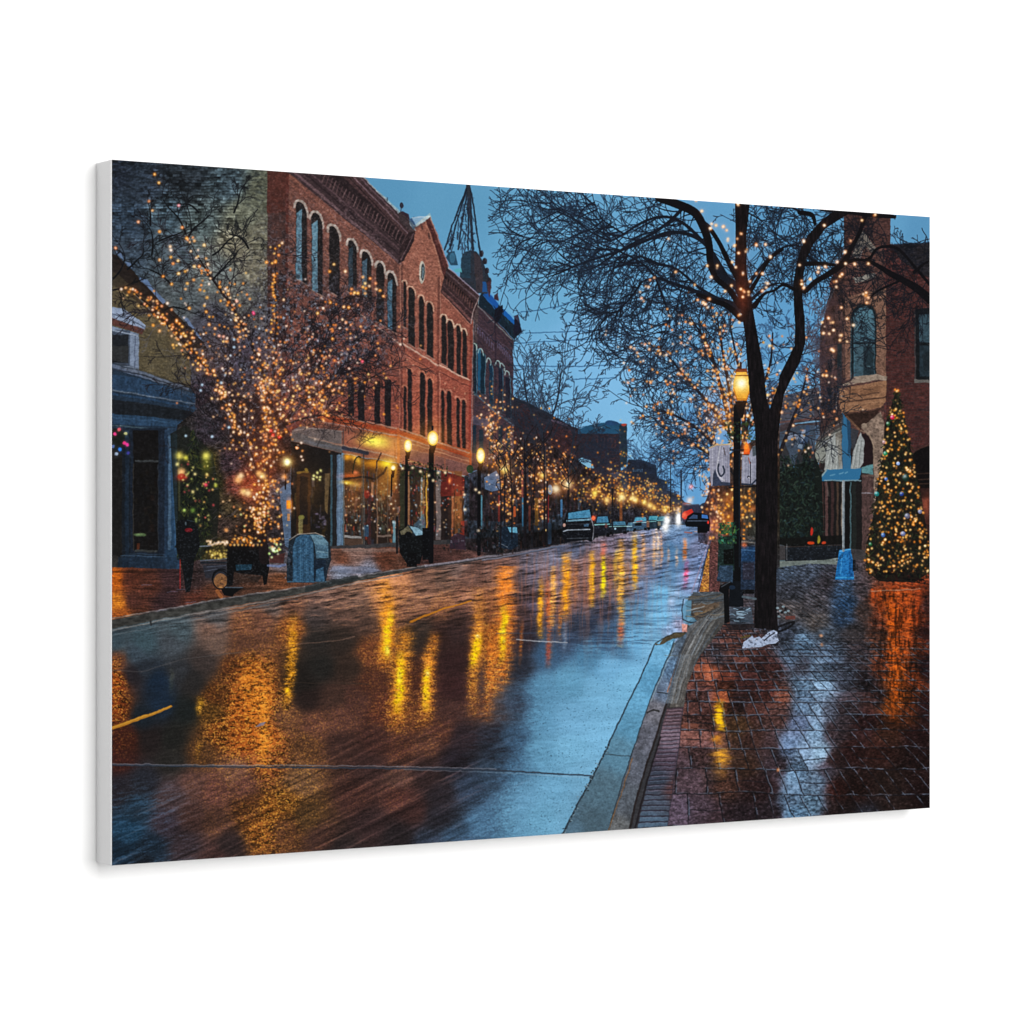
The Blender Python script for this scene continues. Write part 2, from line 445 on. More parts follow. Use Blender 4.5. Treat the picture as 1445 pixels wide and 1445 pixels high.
for i in range(75):
    t = rr.random() ** .7; y = 272 + t * 82; hw = .06 + t; x = 661 + rr.uniform(-33, 14) * hw
    line([(x, y), (x + rr.uniform(-5, 5), y + rr.uniform(3, 11))], 1.2, (40, 48, 62), .85)
    if i % 2: line([(x, y), (x + rr.uniform(3, 7) * rr.choice((-1, 1)), y + rr.uniform(-2, 4))], .8, (52, 62, 80), .6)

# ---- red brick row, left side
WALL = lambda pts, c, seed: (poly(pts, c), tex_noise(pts, .10, 9, 9, seed), tex_noise(pts, .12, 1.6, 1.2, seed + 3))
WALL([(376, 240), (410, 245), (565, 366), (568, 640), (376, 640)], (112, 60, 54), 20)
bricks([(376, 240), (410, 245), (565, 366), (568, 640), (376, 640)], [(100, 52, 48), (126, 68, 58), (96, 54, 52), (134, 76, 62)], (92, 56, 54), 5, 1.7, VP, seed=21, a=.75)
WALL([(376, 236), (408, 240), (402, 600), (376, 600)], (92, 38, 34), 22)
rect(377, 236, 403, 300, (80, 36, 32), .8); poly([(377, 300), (403, 300), (402, 600), (377, 600)], (66, 46, 48), .7)
WALL([(563, 368), (585, 322), (605, 306), (632, 378), (626, 400), (620, 640), (567, 625)], (138, 74, 62), 24)
bricks([(563, 368), (585, 322), (605, 306), (626, 378), (622, 640), (567, 625)], [(130, 68, 58), (146, 80, 66), (124, 66, 58)], (122, 66, 58), 5, 1.7, VP, seed=25, a=.6)
WALL([(618, 400), (668, 452), (666, 646), (616, 636)], (128, 68, 58), 26)
bricks([(618, 400), (668, 452), (666, 646), (616, 636)], [(120, 60, 54), (138, 74, 62), (118, 60, 54)], (116, 62, 56), 5, 1.6, VP, seed=27, a=.6)

# great cornice
CO = [(398, 238), (514, 250), (585, 326), (578, 352), (563, 372), (410, 246)]
poly(CO, (58, 40, 50)); poly([(455, 242), (488, 246), (580, 338), (572, 350)], (40, 28, 36))
poly([(480, 246), (500, 248), (582, 332), (578, 340)], (66, 42, 50))
for (a, b, w, c) in (((412, 240), (565, 372), 3.5, (92, 66, 80)), ((424, 240), (566, 362), 2, (44, 30, 40)), ((432, 240), (568, 356), 2.2, (78, 54, 68)), ((446, 240), (570, 350), 1.6, (36, 26, 34)),
                     ((496, 247), (584, 338), 1.6, (98, 76, 96)), ((506, 248), (585, 330), 2.2, (86, 62, 78)), ((512, 249), (586, 325), 1.5, (120, 128, 152)), ((488, 246), (580, 342), 1.4, (40, 26, 34))):
    line([a, b], w, c, .9)
for i in range(24):
    t = (i + .5) / 24; x = 452 + 118 * t; y = 248 + 92 * t
    line([(x, y + 7), (x + 5, y - 6)], 1.8, (84, 56, 66) if i % 3 else (104, 74, 84), .75)
for t in (.28, .62): line([(470 + 118 * t - 18, 262 + 92 * t + 18), (470 + 118 * t - 10, 262 + 92 * t - 4)], 4, (70, 48, 60), .9)
poly([(576, 328), (586, 326), (584, 340), (570, 368), (562, 372), (564, 352)], (46, 30, 38)); line([(584, 330), (566, 366)], 1.5, (92, 66, 80), .8)
poly([(562, 300), (568, 298), (577, 302), (578, 318), (585, 326), (580, 328), (564, 312)], (56, 44, 54)); poly([(576, 310), (584, 305), (587, 322), (582, 324)], (58, 82, 112))
ell(566.5, 290, 2.8, 4, (46, 48, 60)); line([(566, 294), (565, 299)], 1, (60, 60, 70)); line([(546, 279), (546, 284)], 1.2, (60, 80, 100))
# gable trim
poly([(581, 308), (590, 305), (606, 306), (602, 311), (588, 322)], (128, 160, 186)); line([(581, 307), (606, 305)], 1.5, (170, 190, 205), .8)
line([(586, 322), (603, 312)], 2.6, (104, 58, 56), .9)
poly([(600, 311), (606, 305), (614, 322), (632, 374), (632, 386), (627, 396), (612, 342)], (84, 38, 40)); line([(606, 306), (613, 322), (633, 376)], 1.6, (150, 110, 112), .8)
line([(600, 313), (611, 342), (627, 396)], 1.6, (150, 92, 78), .8); line([(606, 318), (626, 380)], 2.5, (66, 28, 32), .8)
for (x, y) in ((594, 317), (604, 330)): line([(x, y), (x + 2, y + 6)], 3, (80, 46, 46), .8)
ell(595, 384, 4.2, 16, (152, 148, 146)); ell(596, 384, 2.6, 12, (52, 62, 74)); line([(596, 378), (596, 392)], 1.6, (92, 132, 160), .8)
line([(567, 372), (567, 470), (566, 630)], 3, (92, 50, 48), .7); line([(565, 372), (564.5, 500), (563, 625)], 1.2, (150, 100, 90), .6)
line([(619, 392), (618, 500), (618, 634)], 3.4, (104, 54, 48), .9); line([(621.5, 392), (620.5, 500), (620, 634)], 1.2, (158, 106, 94), .6)
line([(665, 455), (663, 560), (662, 648)], 3.5, (116, 50, 44), .9); line([(668.5, 452), (665.5, 560), (665, 648)], 1.2, (92, 96, 112), .8)
# third cornice
poly([(630, 378), (636, 381), (676, 416), (674, 430), (664, 458), (622, 412)], (56, 36, 44))
for (a, b, w, c) in (((633, 378), (676, 417), 1.4, (150, 142, 160)), ((630, 384), (672, 422), 2.2, (78, 60, 74)), ((628, 391), (668, 428), 3, (34, 22, 28)),
                     ((625, 412), (665, 452), 3, (104, 62, 66)), ((626, 404), (666, 442), 1.4, (88, 56, 66)), ((624, 416), (664, 458), 1.4, (150, 92, 84))):
    line([a, b], w, c, .9)
for i in range(12):
    t = (i + .5) / 12; x = 630 + 38 * t; y = 394 + 36 * t; line([(x, y - 2), (x - 1, y + 6)], 1.3, (92, 56, 56), .8)
line([(675, 420), (667, 440), (665, 456)], 1.5, (150, 128, 136), .8)

# windows of the row: (x left, x right, top, bottom, pane)
def archwin(x0, x1, yt, yb, pane=(28, 26, 32), hood=(150, 138, 136), hw=2.6, ha=.8, blue=None):
    st = (VP[1] - (yt + 10)) / (VP[0] - x0); sb = (VP[1] - yb) / (VP[0] - x0); w = x1 - x0; r = w * .95
    P = []
    for i in range(9):
        a = math.pi * (1 - i / 8); u = (math.cos(a) + 1) / 2
        P.append((x0 + u * w, yt + r - r * math.sin(a) + st * (u - .5) * w))
    Q = [(x0 + w * .0, yb - sb * w / 2), (x1, yb + sb * w / 2)]
    if hood: line([(p[0] + (-1.6 if i < 4 else 1.0), p[1] - 1.6) for i, p in enumerate(P)], hw, hood, ha)
    poly(P + [Q[1], Q[0]], pane)
    if blue: poly([(x0 + .8, yt + r), (x0 + w * .55, yt + r * .6), (x0 + w * .55, yb), (x0 + .8, yb - 2)], blue)
    line([P[-1], Q[1]], 1.2, (70, 40, 40), .7)
    line([P[0], Q[0]], 1, (92, 60, 58), .5)
    ym = (yt + yb) / 2; line([(x0, ym - st * w / 2), (x1, ym + st * w / 2)], 1, (54, 46, 50), .6)
    line([(Q[0][0] - 1.5, Q[0][1] + 1), (Q[1][0] + 1.5, Q[1][1] + 1.5)], 1.8, (132, 112, 110), .6)
for w in ((417, 433, 286, 396, (64, 116, 156)), (439, 455, 301, 412, (66, 118, 158)), (464, 479, 320, 414, None), (491, 503, 340, 414, (36, 56, 78)), (510, 524, 356, 420, (50, 84, 116)),
          (531, 542, 372, 456, None), (546, 559, 386, 466, (48, 98, 138))):
    archwin(w[0], w[1], w[2], w[3], (30, 27, 32), (150, 142, 146), 3.6, .7, w[4])
for w in ((569, 573, 398, 462), (576, 585, 406, 487), (591, 598, 419, 492), (602, 611, 428, 503)): archwin(*w, (30, 28, 32), (176, 142, 124), 1.6, .6)
for w in ((623, 630, 446, 514), (631.5, 640, 453, 521), (644, 650, 460, 528), (652.5, 658.5, 466, 532)): archwin(*w, (32, 28, 32), (178, 150, 134), 1.8, .75)
for w in ((491, 499, 536, 588), (505, 514, 540, 594), (528, 536, 538, 600), (542.5, 551.5, 536, 606)): rect(w[0], w[2], w[1], w[3], (28, 25, 30)); line([(w[0], w[3]), (w[1], w[3] + 3)], 1.6, (140, 110, 104), .7)
for w in ((569, 573, 545, 614), (575, 581, 521, 614), (592, 599.5, 526, 618), (603, 610, 534, 620)): archwin(*w, (30, 26, 30), (170, 110, 90), 1.3, .6)
for w in ((622.5, 627, 551, 628), (630.5, 637, 552, 632), (644, 648.5, 561, 635), (651.5, 656.5, 564, 637)): archwin(*w, (30, 26, 30), (160, 112, 100), 1.4, .6)
# belt courses
for (x0, y0, x1, y1, w, c, a) in ((494, 432, 567, 488, 2, (150, 128, 128), .7), (494, 438, 567, 494, 4, (84, 42, 40), .6), (567, 484, 618, 516, 2, (176, 148, 140), .75), (567, 490, 618, 522, 5, (120, 60, 52), .8),
        (567, 497, 618, 528, 1.2, (72, 36, 36), .8), (620, 515, 663, 537, 1.8, (180, 150, 140), .75), (620, 520, 663, 541, 4, (128, 66, 54), .8), (620, 525, 663, 546, 1.2, (78, 38, 36), .8)):
    line([(x0, y0), (x1, y1)], w, c, a)
for (x, y) in ((575, 508), (583, 515), (592, 520), (601, 526), (627, 541), (641, 548), (656, 556)): ell(x, y, 1.2, 1.4, (170, 120, 104), .8)

ROW = [(377, 236), (514, 250), (585, 318), (606, 300), (634, 380), (676, 418), (666, 640), (566, 612), (377, 590)]
desat(ROW, lambda X, Y: np.clip(.42 - (Y - 400) / 600, .12, .42)); i_ = pmask(ROW); img[i_[0]] *= 1 + i_[1][..., None] * (np.array([1.17, 1.15, 1.08], f4) - 1); grime(ROW, .15, 2.2, 201, (160, 132, 122), .16)
grime([(403, 270), (480, 280), (560, 360), (560, 470), (480, 440), (403, 420)], .18, 2.2, 204, (128, 118, 124), .3)
# ---- shopfront of the red row
# fascia
poly([(410, 612), (436, 590), (478, 592), (566, 612), (664, 642), (664, 668), (600, 660), (482, 640), (412, 626)], (122, 80, 66))
poly([(464, 582), (565, 608), (665, 636), (665, 644), (565, 620), (440, 592)], (150, 78, 50))
line([(462, 583), (566, 606), (664, 640)], 2.2, (160, 120, 104), .9); line([(440, 592), (565, 616), (664, 650)], 2, (150, 122, 116), .8); line([(462, 588), (566, 612), (664, 646)], 2, (150, 62, 36), .8)
poly([(412, 608), (425, 602), (482, 608), (482, 627), (440, 618), (412, 613)], (106, 96, 94)); line([(412, 609), (440, 604), (484, 609)], 1.4, (150, 132, 126), .8)
poly([(486, 608), (560, 624), (560, 645), (486, 630)], (138, 86, 70)); poly([(408, 613), (420, 611), (482, 630), (484, 640), (428, 626), (410, 622)], (92, 88, 88))
line([(436, 617), (500, 633), (560, 645)], 2, (150, 128, 116), .7); line([(430, 622), (482, 634), (515, 640)], 3, (100, 100, 106), .8); line([(484, 632), (518, 640)], 5, (44, 48, 62), .9)
rr = random.Random(5)
for i in range(26):
    x = 490 + i * 2.1; y = 612 + (x - 490) * .27; line([(x, y), (x, y + rr.uniform(5, 11))], 1, (178, 112, 92), .45)
line([(484, 606), (484, 628)], 1.4, (66, 58, 60), .8); line([(557, 626), (557, 646)], 1.2, (100, 56, 40), .8)
poly([(566, 618), (664, 648), (664, 672), (566, 655)], (124, 80, 68))
for (x0, x1) in ((578, 607), (613, 627), (629, 660)):
    y0 = 630 + (x0 - 566) * .27; y1 = 630 + (x1 - 566) * .27
    poly([(x0, y0), (x1, y1), (x1, y1 + 15), (x0, y0 + 15)], (110, 78, 74)); line([(x0, y0), (x1, y1)], 1, (152, 108, 92), .6)
line([(566, 622), (664, 652)], 1.4, (166, 120, 98), .8); line([(574, 650), (604, 658), (655, 672)], 1.8, (176, 136, 96), .8)
line([(562, 606), (562, 656)], 4, (176, 92, 56), .7); line([(664, 640), (662, 672)], 3, (150, 70, 44), .8)
glow(527, 622, 13, (255, 196, 20), 1.15, 6); glow(530, 624, 7, (255, 210, 20), .6, 4); glow(540, 629, 8, (230, 150, 10), .5, 5); glow(552, 632, 14, (190, 90, 20), .6, 12)
# open entrance, dark interior
poly([(410, 622), (482, 640), (482, 776), (410, 776)], (30, 27, 26))
clutter([(412, 660), (470, 660), (470, 774), (412, 774)], 120, [(70, 58, 34), (44, 34, 26), (92, 70, 36), (30, 30, 28), (60, 44, 34), (84, 80, 90)], (2, 6), (3, 18), .55, 7)
poly([(418, 665), (438, 667), (438, 760), (418, 760)], (66, 44, 28), .7); poly([(423, 672), (434, 674), (434, 740), (423, 740)], (30, 26, 26), .9)
line([(419, 667), (434, 666)], 3, (130, 104, 50), .7); ell(432, 663, 2.6, 2.4, (140, 116, 50), .8)
for (x, y) in ((442, 676), (447, 673), (451, 677), (448, 667), (453, 664), (443, 671), (452, 673)): glow(x, y, 1.3, (230, 225, 130), 1)
poly([(421, 730), (427, 728), (427, 755), (421, 755)], (132, 124, 84), .8); ell(425, 730, 4.2, 3.4, (120, 118, 64), .8); poly([(458, 668), (465, 668), (462, 725), (458, 720)], (112, 94, 66), .7)
poly([(443, 694), (456, 694), (456, 712), (444, 712)], (26, 24, 24), .9); clutter([(442, 724), (460, 724), (460, 745), (442, 745)], 26, [(128, 118, 138), (96, 88, 108), (60, 54, 66)], (2, 5), (2, 4), .8, 8)
for (x0, x1, c) in ((466, 469, (58, 84, 96)), (470, 474, (36, 36, 38)), (475, 483, (92, 112, 134))): rect(x0, 642, x1, 776, c, .9)
line([(479, 642), (479, 776)], 3, (104, 126, 148), .7); line([(484, 642), (484, 776)], 1.2, (60, 52, 46), .9); ell(419, 632, 2.6, 2.4, (230, 140, 90)); ell(419, 632, 1.2, 1.2, (255, 220, 180))
rect(402, 690, 411, 776, (88, 106, 130), .9); rect(405, 700, 410, 704, (150, 120, 100), .6); glow(408, 713, 2.6, (255, 120, 20), 1, 6); glow(407, 728, 2, (230, 150, 80), .9, 4)
# lit show windows
poly([(485, 641), (562, 654), (566, 662), (566, 776), (485, 776)], (44, 34, 30))
poly([(486, 641), (560, 655), (560, 690), (548, 700), (486, 690)], (112, 74, 34), .55)
clutter([(486, 680), (511, 682), (511, 756), (486, 756)], 150, [(120, 96, 92), (70, 52, 50), (84, 110, 124), (150, 66, 44), (30, 28, 32), (60, 60, 52), (110, 76, 44)], (1, 4), (2, 12), .7, 9)
clutter([(532, 690), (546, 690), (546, 756), (532, 756)], 70, [(140, 140, 120), (110, 76, 50), (50, 60, 46), (60, 70, 74), (34, 34, 34)], (1, 4), (2, 10), .7, 10)
clutter([(548, 690), (566, 690), (566, 775), (548, 775)], 70, [(110, 116, 124), (150, 80, 56), (60, 46, 44), (30, 34, 40), (120, 90, 60)], (1, 4), (2, 12), .7, 13)
clutter([(513, 664), (531, 668), (531, 770), (513, 770)], 90, [(120, 78, 60), (50, 34, 32), (84, 96, 110), (66, 70, 92), (150, 60, 44), (30, 28, 30)], (1, 4), (3, 16), .6, 14)
rect(519, 690, 523, 776, (66, 40, 40), .8); rect(524, 680, 527, 700, (160, 112, 84), .8); ell(518, 697, 4, 6, (120, 40, 34), .8); line([(513, 642), (513, 775)], 1.8, (50, 54, 58), .9); line([(532, 676), (532, 775)], 1.8, (120, 88, 72), .8)
poly([(486, 755), (510, 757), (510, 760), (485, 759)], (150, 150, 150), .8); rect(486, 760, 512, 772, (84, 66, 56), .8); rect(532, 755, 552, 758, (128, 112, 104), .8); rect(513, 742, 520, 757, (50, 84, 110), .8); rect(554, 735, 558, 766, (110, 160, 180), .7)
glow(490, 645, 4, (255, 150, 20), .95, 3); glow(500, 646, 3, (250, 160, 40), .9, 3); glow(506, 650, 3, (220, 150, 40), .8, 4)
glow(528, 654, 12, (230, 130, 10), .8, 4.5); glow(546, 654, 6, (255, 200, 20), 1, 4); glow(552, 664, 7, (230, 130, 30), .6, 12); glow(490, 681, 6, (250, 190, 40), .9, 2); glow(503, 684, 6, (180, 120, 60), .7, 2.5); glow(502, 667, 3, (230, 90, 60), .8, 2); glow(494, 672, 9, (200, 60, 20), .7, 2.5)
line([(486, 676), (512, 673), (530, 676), (540, 668), (545, 660)], 3, (40, 32, 28), .85); line([(530, 664), (531, 652), (534, 648), (538, 640)], 2, (50, 34, 30), .8)
line(curve([(498, 668), (500, 652), (504, 645), (509, 645)], 5), 1.6, (40, 40, 26), .8)
for (x, y, r, ry, c, a) in ((498, 700, 10, 16, (150, 84, 30), .5), (539, 690, 7, 20, (150, 88, 34), .5), (556, 700, 6, 24, (150, 80, 34), .45), (440, 690, 14, 20, (70, 44, 16), .5)): glow(x, y, r, c, a, ry)
rr = random.Random(77)
for _ in range(90):
    x = rr.uniform(487, 565); y = rr.uniform(680, 752); glow(x, y, rr.uniform(.5, 1.1), rr.choice([(255, 220, 170), (240, 190, 110), (200, 220, 230), (250, 150, 90)]), rr.uniform(.3, .9))
for x in (485.5, 511, 513.5, 531.5, 547, 566): line([(x, 645 + (x - 485) * .18), (x, 772)], 1.1, (116, 104, 92), .6)
# second shop, darker
poly([(566, 655), (655, 672), (655, 770), (566, 776)], (40, 32, 32))
for (x0, x1, c) in ((573, 578, (146, 106, 78)), (564, 571, (52, 54, 40)), (593, 599, (120, 96, 66)), (601, 603, (200, 150, 60)), (615, 622, (112, 104, 104)), (637, 640, (150, 92, 62)), (641, 652, (112, 74, 46)), (627, 632, (32, 26, 28)), (594, 596, (110, 132, 140))):
    rect(x0, 665, x1, 762, c, .85)
clutter([(578, 664), (614, 668), (614, 760), (578, 760)], 130, [(40, 48, 34), (150, 50, 50), (84, 60, 40), (30, 30, 30), (60, 104, 130), (28, 30, 26), (104, 70, 44)], (1, 4), (2, 9), .7, 15)
clutter([(560, 652), (620, 656), (622, 680), (562, 676)], 130, [(30, 44, 30), (40, 56, 34), (24, 28, 26), (60, 40, 60)], (1, 4), (1, 4), .8, 16)
poly([(622, 664), (656, 674), (656, 700), (622, 700)], (104, 38, 34), .8); ell(634, 678, 3, 4, (120, 30, 24)); glow(634.5, 678, 1.3, (255, 150, 80), 1, 3)
rect(650, 735, 660, 757, (150, 54, 44), .8); poly([(584, 740), (598, 724), (601, 750), (584, 752)], (66, 104, 130), .6)
clutter([(640, 690), (690, 688), (690, 760), (640, 760)], 170, [(28, 34, 28), (36, 52, 36), (24, 22, 26), (74, 48, 40), (60, 84, 96), (20, 20, 22)], (1, 4), (2, 8), .75, 17)
poly([(660, 668), (672, 664), (690, 672), (705, 690), (690, 690), (668, 686)], (84, 122, 160)); poly([(684, 668), (700, 668), (707, 692), (684, 692)], (112, 130, 150)); rect(675, 700, 679, 745, (96, 148, 170), .85)
tex_noise([(660, 660), (710, 660), (710, 700), (660, 700)], .3, 4, 3, 8)

rr = random.Random(78)
for _ in range(80):
    x = rr.uniform(578, 655); y = rr.uniform(676, 758); glow(x, y, rr.uniform(.5, 1.1), rr.choice([(255, 210, 150), (240, 160, 90), (170, 200, 220), (240, 90, 60)]), rr.uniform(.3, .8))
glow(600, 700, 12, (110, 62, 24), .4, 26); glow(646, 715, 7, (150, 80, 34), .5, 22)
# ---- far left: pale brick wall, gable and blue shopfront
PB = [(150, 215), (377, 240), (377, 620), (150, 620)]
poly(PB, (70, 72, 64))
Fb = field([(160, 240, 28, 34, 42), (200, 260, 34, 42, 50), (260, 250, 34, 40, 44), (320, 260, 50, 62, 66), (365, 270, 70, 72, 58), (180, 310, 38, 50, 60), (230, 300, 52, 66, 72), (280, 310, 62, 72, 70),
    (340, 300, 78, 80, 66), (370, 330, 86, 84, 68), (330, 340, 96, 92, 74), (300, 380, 78, 84, 80), (360, 380, 92, 88, 72), (240, 360, 54, 64, 68), (180, 350, 44, 54, 62), (250, 420, 58, 64, 64), (340, 420, 74, 76, 70),
    (370, 440, 66, 64, 62), (300, 460, 52, 52, 58), (350, 500, 50, 46, 54), (250, 500, 44, 42, 46), (300, 560, 50, 38, 42), (350, 600, 56, 40, 38)], 40)
poly(PB, Fb * np.array([1.36, 1.36, 1.42], f4))
BR = fullmask(PB)
row = np.floor(YY / 4.1 + .25 * vn(XX / 60, YY / 60, 61)); u = XX / 9 + .5 * (row % 2); cell = vn(np.floor(u) * 1.37 + .5, row * 1.91 + .3, 62)
nz = fbm(XX / 5, YY / 2.2, 63, 4)
gate = np.clip((fbm(XX / 45, YY / 30, 66, 2) - .36) * 3.2, 0, 1) * np.clip((430 - YY) / 130, .25, 1)
mm = BR[..., None] * ((cell - .5) * 1.25 * gate + (nz - .5) * .8)[..., None]
img[:] = img * (1 + mm)
desat(PB, .15)
mo = ((YY / 4.1 + .25 * vn(XX / 60, YY / 60, 61) - row) < .28).astype(f4) * BR * .32 * gate
img *= (1 - mo)[..., None]
blotch = np.clip((fbm(XX / 7, YY / 3, 67, 3) - .52) * 6, 0, 1) * np.clip((330 - YY) / 90, 0, 1) * BR
img[:] = img * (1 - .55 * blotch[..., None]) + C_((22, 27, 32)) * (.55 * blotch[..., None])

grime([(150, 215), (377, 240), (377, 620), (150, 620)], .2, 2.6, 210, (110, 122, 128), .16)
# gable building
poly([(150, 372), (158, 378), (262, 478), (270, 520), (268, 560), (150, 545)], (84, 74, 52))
bricks([(150, 372), (262, 478), (270, 560), (150, 545)], [(70, 62, 44), (92, 82, 58), (80, 72, 54), (98, 86, 58)], (70, 62, 46), 7, 2.2, slope=.22, seed=31, a=.75)
poly([(150, 355), (164, 360), (284, 478), (292, 492), (262, 490), (250, 474), (150, 388)], (40, 33, 30)); tex_noise([(150, 355), (292, 490), (250, 490), (150, 390)], .2, 8, 4, 7)
poly([(150, 380), (168, 388), (222, 440), (214, 440), (150, 396)], (58, 50, 38)); line([(190, 415), (212, 438)], 1.2, (92, 104, 112), .7); line([(228, 445), (236, 462)], 1.2, (130, 150, 160), .7)
for (a, b) in (((162, 354), (174, 367)), ((176, 369), (187, 380)), ((198, 392), (232, 430)), ((256, 446), (288, 483))):
    poly([a, (a[0] + 9, a[1] + 3), b, (b[0] - 7, b[1] - 6)], (98, 116, 146))
line([(199, 393), (231, 425)], 5, (96, 116, 148), .85)
# little window with hood
poly([(150, 432), (176, 436), (205, 459), (203, 466), (150, 446)], (118, 134, 162)); line([(150, 441), (180, 449), (204, 462)], 1.5, (60, 70, 88), .8)
poly([(150, 446), (203, 464), (201, 472), (150, 456)], (84, 50, 44)); poly([(150, 458), (196, 471), (196, 522), (150, 512)], (104, 118, 142)); rect(157, 466, 183, 516, (62, 74, 92)); rect(157, 472, 181, 512, (30, 34, 40))
line([(150, 464), (194, 474)], 1.4, (140, 154, 176), .8); line([(190, 474), (190, 520)], 1.4, (72, 82, 104), .8)
poly([(157, 488), (181, 488), (181, 512), (157, 509)], (44, 46, 48))
# blue shopfront
poly([(150, 510), (194, 522), (268, 548), (276, 560), (276, 640), (254, 640), (254, 806), (150, 806)], (42, 62, 84))
poly([(150, 512), (196, 523), (266, 547), (266, 552), (190, 530), (150, 518)], (104, 118, 144)); line([(150, 519), (200, 529), (270, 553)], 2, (52, 62, 80), .9)
poly([(150, 526), (200, 535), (276, 556), (276, 572), (150, 549)], (48, 78, 110)); line([(150, 549), (210, 559), (276, 570)], 1.8, (118, 130, 146), .8); line([(150, 554), (210, 563), (276, 576)], 3, (46, 78, 112), .9)
poly([(150, 562), (212, 570), (276, 582), (276, 594), (150, 583)], (34, 40, 48)); poly([(150, 583), (212, 588), (276, 598), (276, 604), (150, 598)], (48, 80, 112)); line([(150, 588), (240, 596)], 1.4, (66, 104, 140), .8)
line([(150, 600), (170, 601), (240, 607)], 1.4, (110, 136, 136), .5)
rect(150, 604, 238, 806, (33, 46, 64)); rect(150, 606, 172, 800, (36, 35, 34)); rect(172, 610, 184, 790, (30, 38, 48)); rect(176, 606, 182, 790, (36, 56, 78), .8)
poly([(186, 606), (232, 610), (232, 782), (186, 782)], (34, 44, 60)); rect(188, 607, 223, 776, (27, 25, 26)); rect(190, 649, 223, 652, (78, 84, 88), .8); line([(188, 655), (188, 776)], 1.5, (70, 64, 58), .7); line([(223, 655), (223, 776)], 1.2, (60, 66, 76), .7); rect(190, 776, 222, 779, (86, 86, 76), .6)
clutter([(190, 656), (222, 656), (222, 775), (190, 775)], 60, [(50, 34, 28), (34, 30, 28), (44, 38, 30), (30, 30, 32)], (2, 8), (3, 12), .6, 18); ell(197, 755, 9, 2.4, (92, 120, 76), .8); glow(197, 754, 5, (90, 120, 60), .6, 1.4); rect(193, 767, 197, 776, (128, 60, 30), .7)
for (x0, x1, c) in ((224, 232, (34, 46, 64)), (232, 237, (42, 66, 94)), (237, 241, (84, 116, 146)), (241, 250, (50, 88, 124)), (246, 250, (62, 104, 144))): rect(x0, 606, x1, 802, c, .95)
rect(236, 604, 254, 614, (54, 82, 112)); rect(234, 776, 252, 804, (46, 78, 110)); line([(170, 784), (234, 786)], 1.6, (66, 92, 118), .9); line([(184, 782), (232, 782)], 1.2, (60, 86, 110), .7); rect(160, 786, 250, 802, (38, 60, 84), .7); line([(166, 803), (252, 803)], 1.6, (60, 88, 114), .8)
poly([(157, 783), (166, 784), (166, 806), (157, 808)], (62, 60, 58)); rect(150, 783, 158, 806, (40, 38, 38), .6)
tex_noise([(150, 510), (276, 548), (276, 806), (150, 806)], .12, 3, 10, 33)
i_ = pmask([(150, 506), (196, 520), (270, 545), (278, 560), (278, 640), (255, 640), (255, 810), (150, 810)]); img[i_[0]] *= (1 - .16 * i_[1])[..., None]; desat([(150, 506), (278, 548), (278, 640), (255, 640), (255, 810), (150, 810)], .18)
desat([(150, 355), (290, 490), (270, 560), (150, 510)], .25); i_ = pmask([(150, 372), (262, 478), (270, 545), (150, 510)]); img[i_[0]] *= (1 + .10 * i_[1])[..., None]
grime([(150, 430), (205, 460), (276, 550), (276, 806), (150, 806)], .14, 3, 215, (110, 124, 140), .06)
# wreath with coloured bulbs, holly
ell(165, 620, 11, 16, (28, 34, 28), .8)
for (x, y, c) in ((162, 612, (240, 60, 120)), (168, 606, (200, 80, 90)), (177, 612, (170, 170, 110)), (175, 626, (230, 50, 110)), (179, 628, (210, 50, 120)), (169, 634, (50, 110, 220)), (164, 640, (140, 160, 190)), (159, 630, (70, 90, 140)), (181, 639, (50, 50, 120))):
    ell(x, y, 2.6, 2.4, c, .9); glow(x, y, 2.4, c, .4)
# ---- corner building on the right
poly([(1060, 560), (1160, 560), (1160, 800), (1060, 800)], (40, 38, 40), .0)
RB = [(1191, 290), (1320, 290), (1320, 830), (1150, 790), (1157, 600), (1157, 462), (1166, 440), (1178, 408), (1169, 405), (1177, 382), (1191, 357)]
WB = [(1191, 290), (1256, 290), (1256, 345), (1320, 343), (1320, 830), (1150, 800), (1157, 600), (1157, 462), (1166, 440), (1178, 408), (1169, 405), (1177, 382), (1191, 357)]
poly(WB, (92, 58, 52))
bricks(WB, [(70, 44, 42), (104, 66, 58), (84, 54, 50), (112, 70, 60)], (66, 44, 44), 7, 2.6, slope=-.02, seed=41, a=.8)
bricks([(1248, 345), (1320, 343), (1320, 830), (1246, 800)], [(84, 38, 38), (120, 54, 50), (92, 44, 44), (108, 50, 46), (74, 42, 46)], (84, 64, 66), 9, 3.4, slope=-.03, seed=42, a=.9, mw=.2)
poly([(1191, 290), (1256, 290), (1256, 345), (1191, 357)], (76, 46, 44), .6); bricks([(1191, 290), (1256, 290), (1256, 345), (1191, 357)], [(58, 34, 34), (96, 60, 54), (80, 50, 46)], (50, 34, 34), 8, 3.2, seed=43, a=.6)
poly([(1190, 420), (1250, 405), (1250, 534), (1190, 545)], (128, 90, 72), .75); poly([(1226, 412), (1250, 405), (1250, 534), (1236, 534)], (122, 86, 68), .8)
tex_noise([(1190, 405), (1250, 405), (1250, 545), (1190, 545)], .16, 2, 1.5, 44)
poly([(1256, 345), (1320, 342), (1320, 396), (1300, 388), (1270, 366)], (44, 46, 56), .9); tex_noise([(1256, 345), (1320, 342), (1320, 400), (1260, 400)], .3, 8, 2, 45)
line([(1262, 344), (1316, 343)], 1.6, (40, 70, 100), .8)
poly([(1178, 382), (1192, 360), (1192, 540), (1158, 560), (1157, 470)], (64, 42, 40), .8); poly([(1157, 462), (1192, 420), (1192, 600), (1157, 640)], (72, 54, 54), .5)
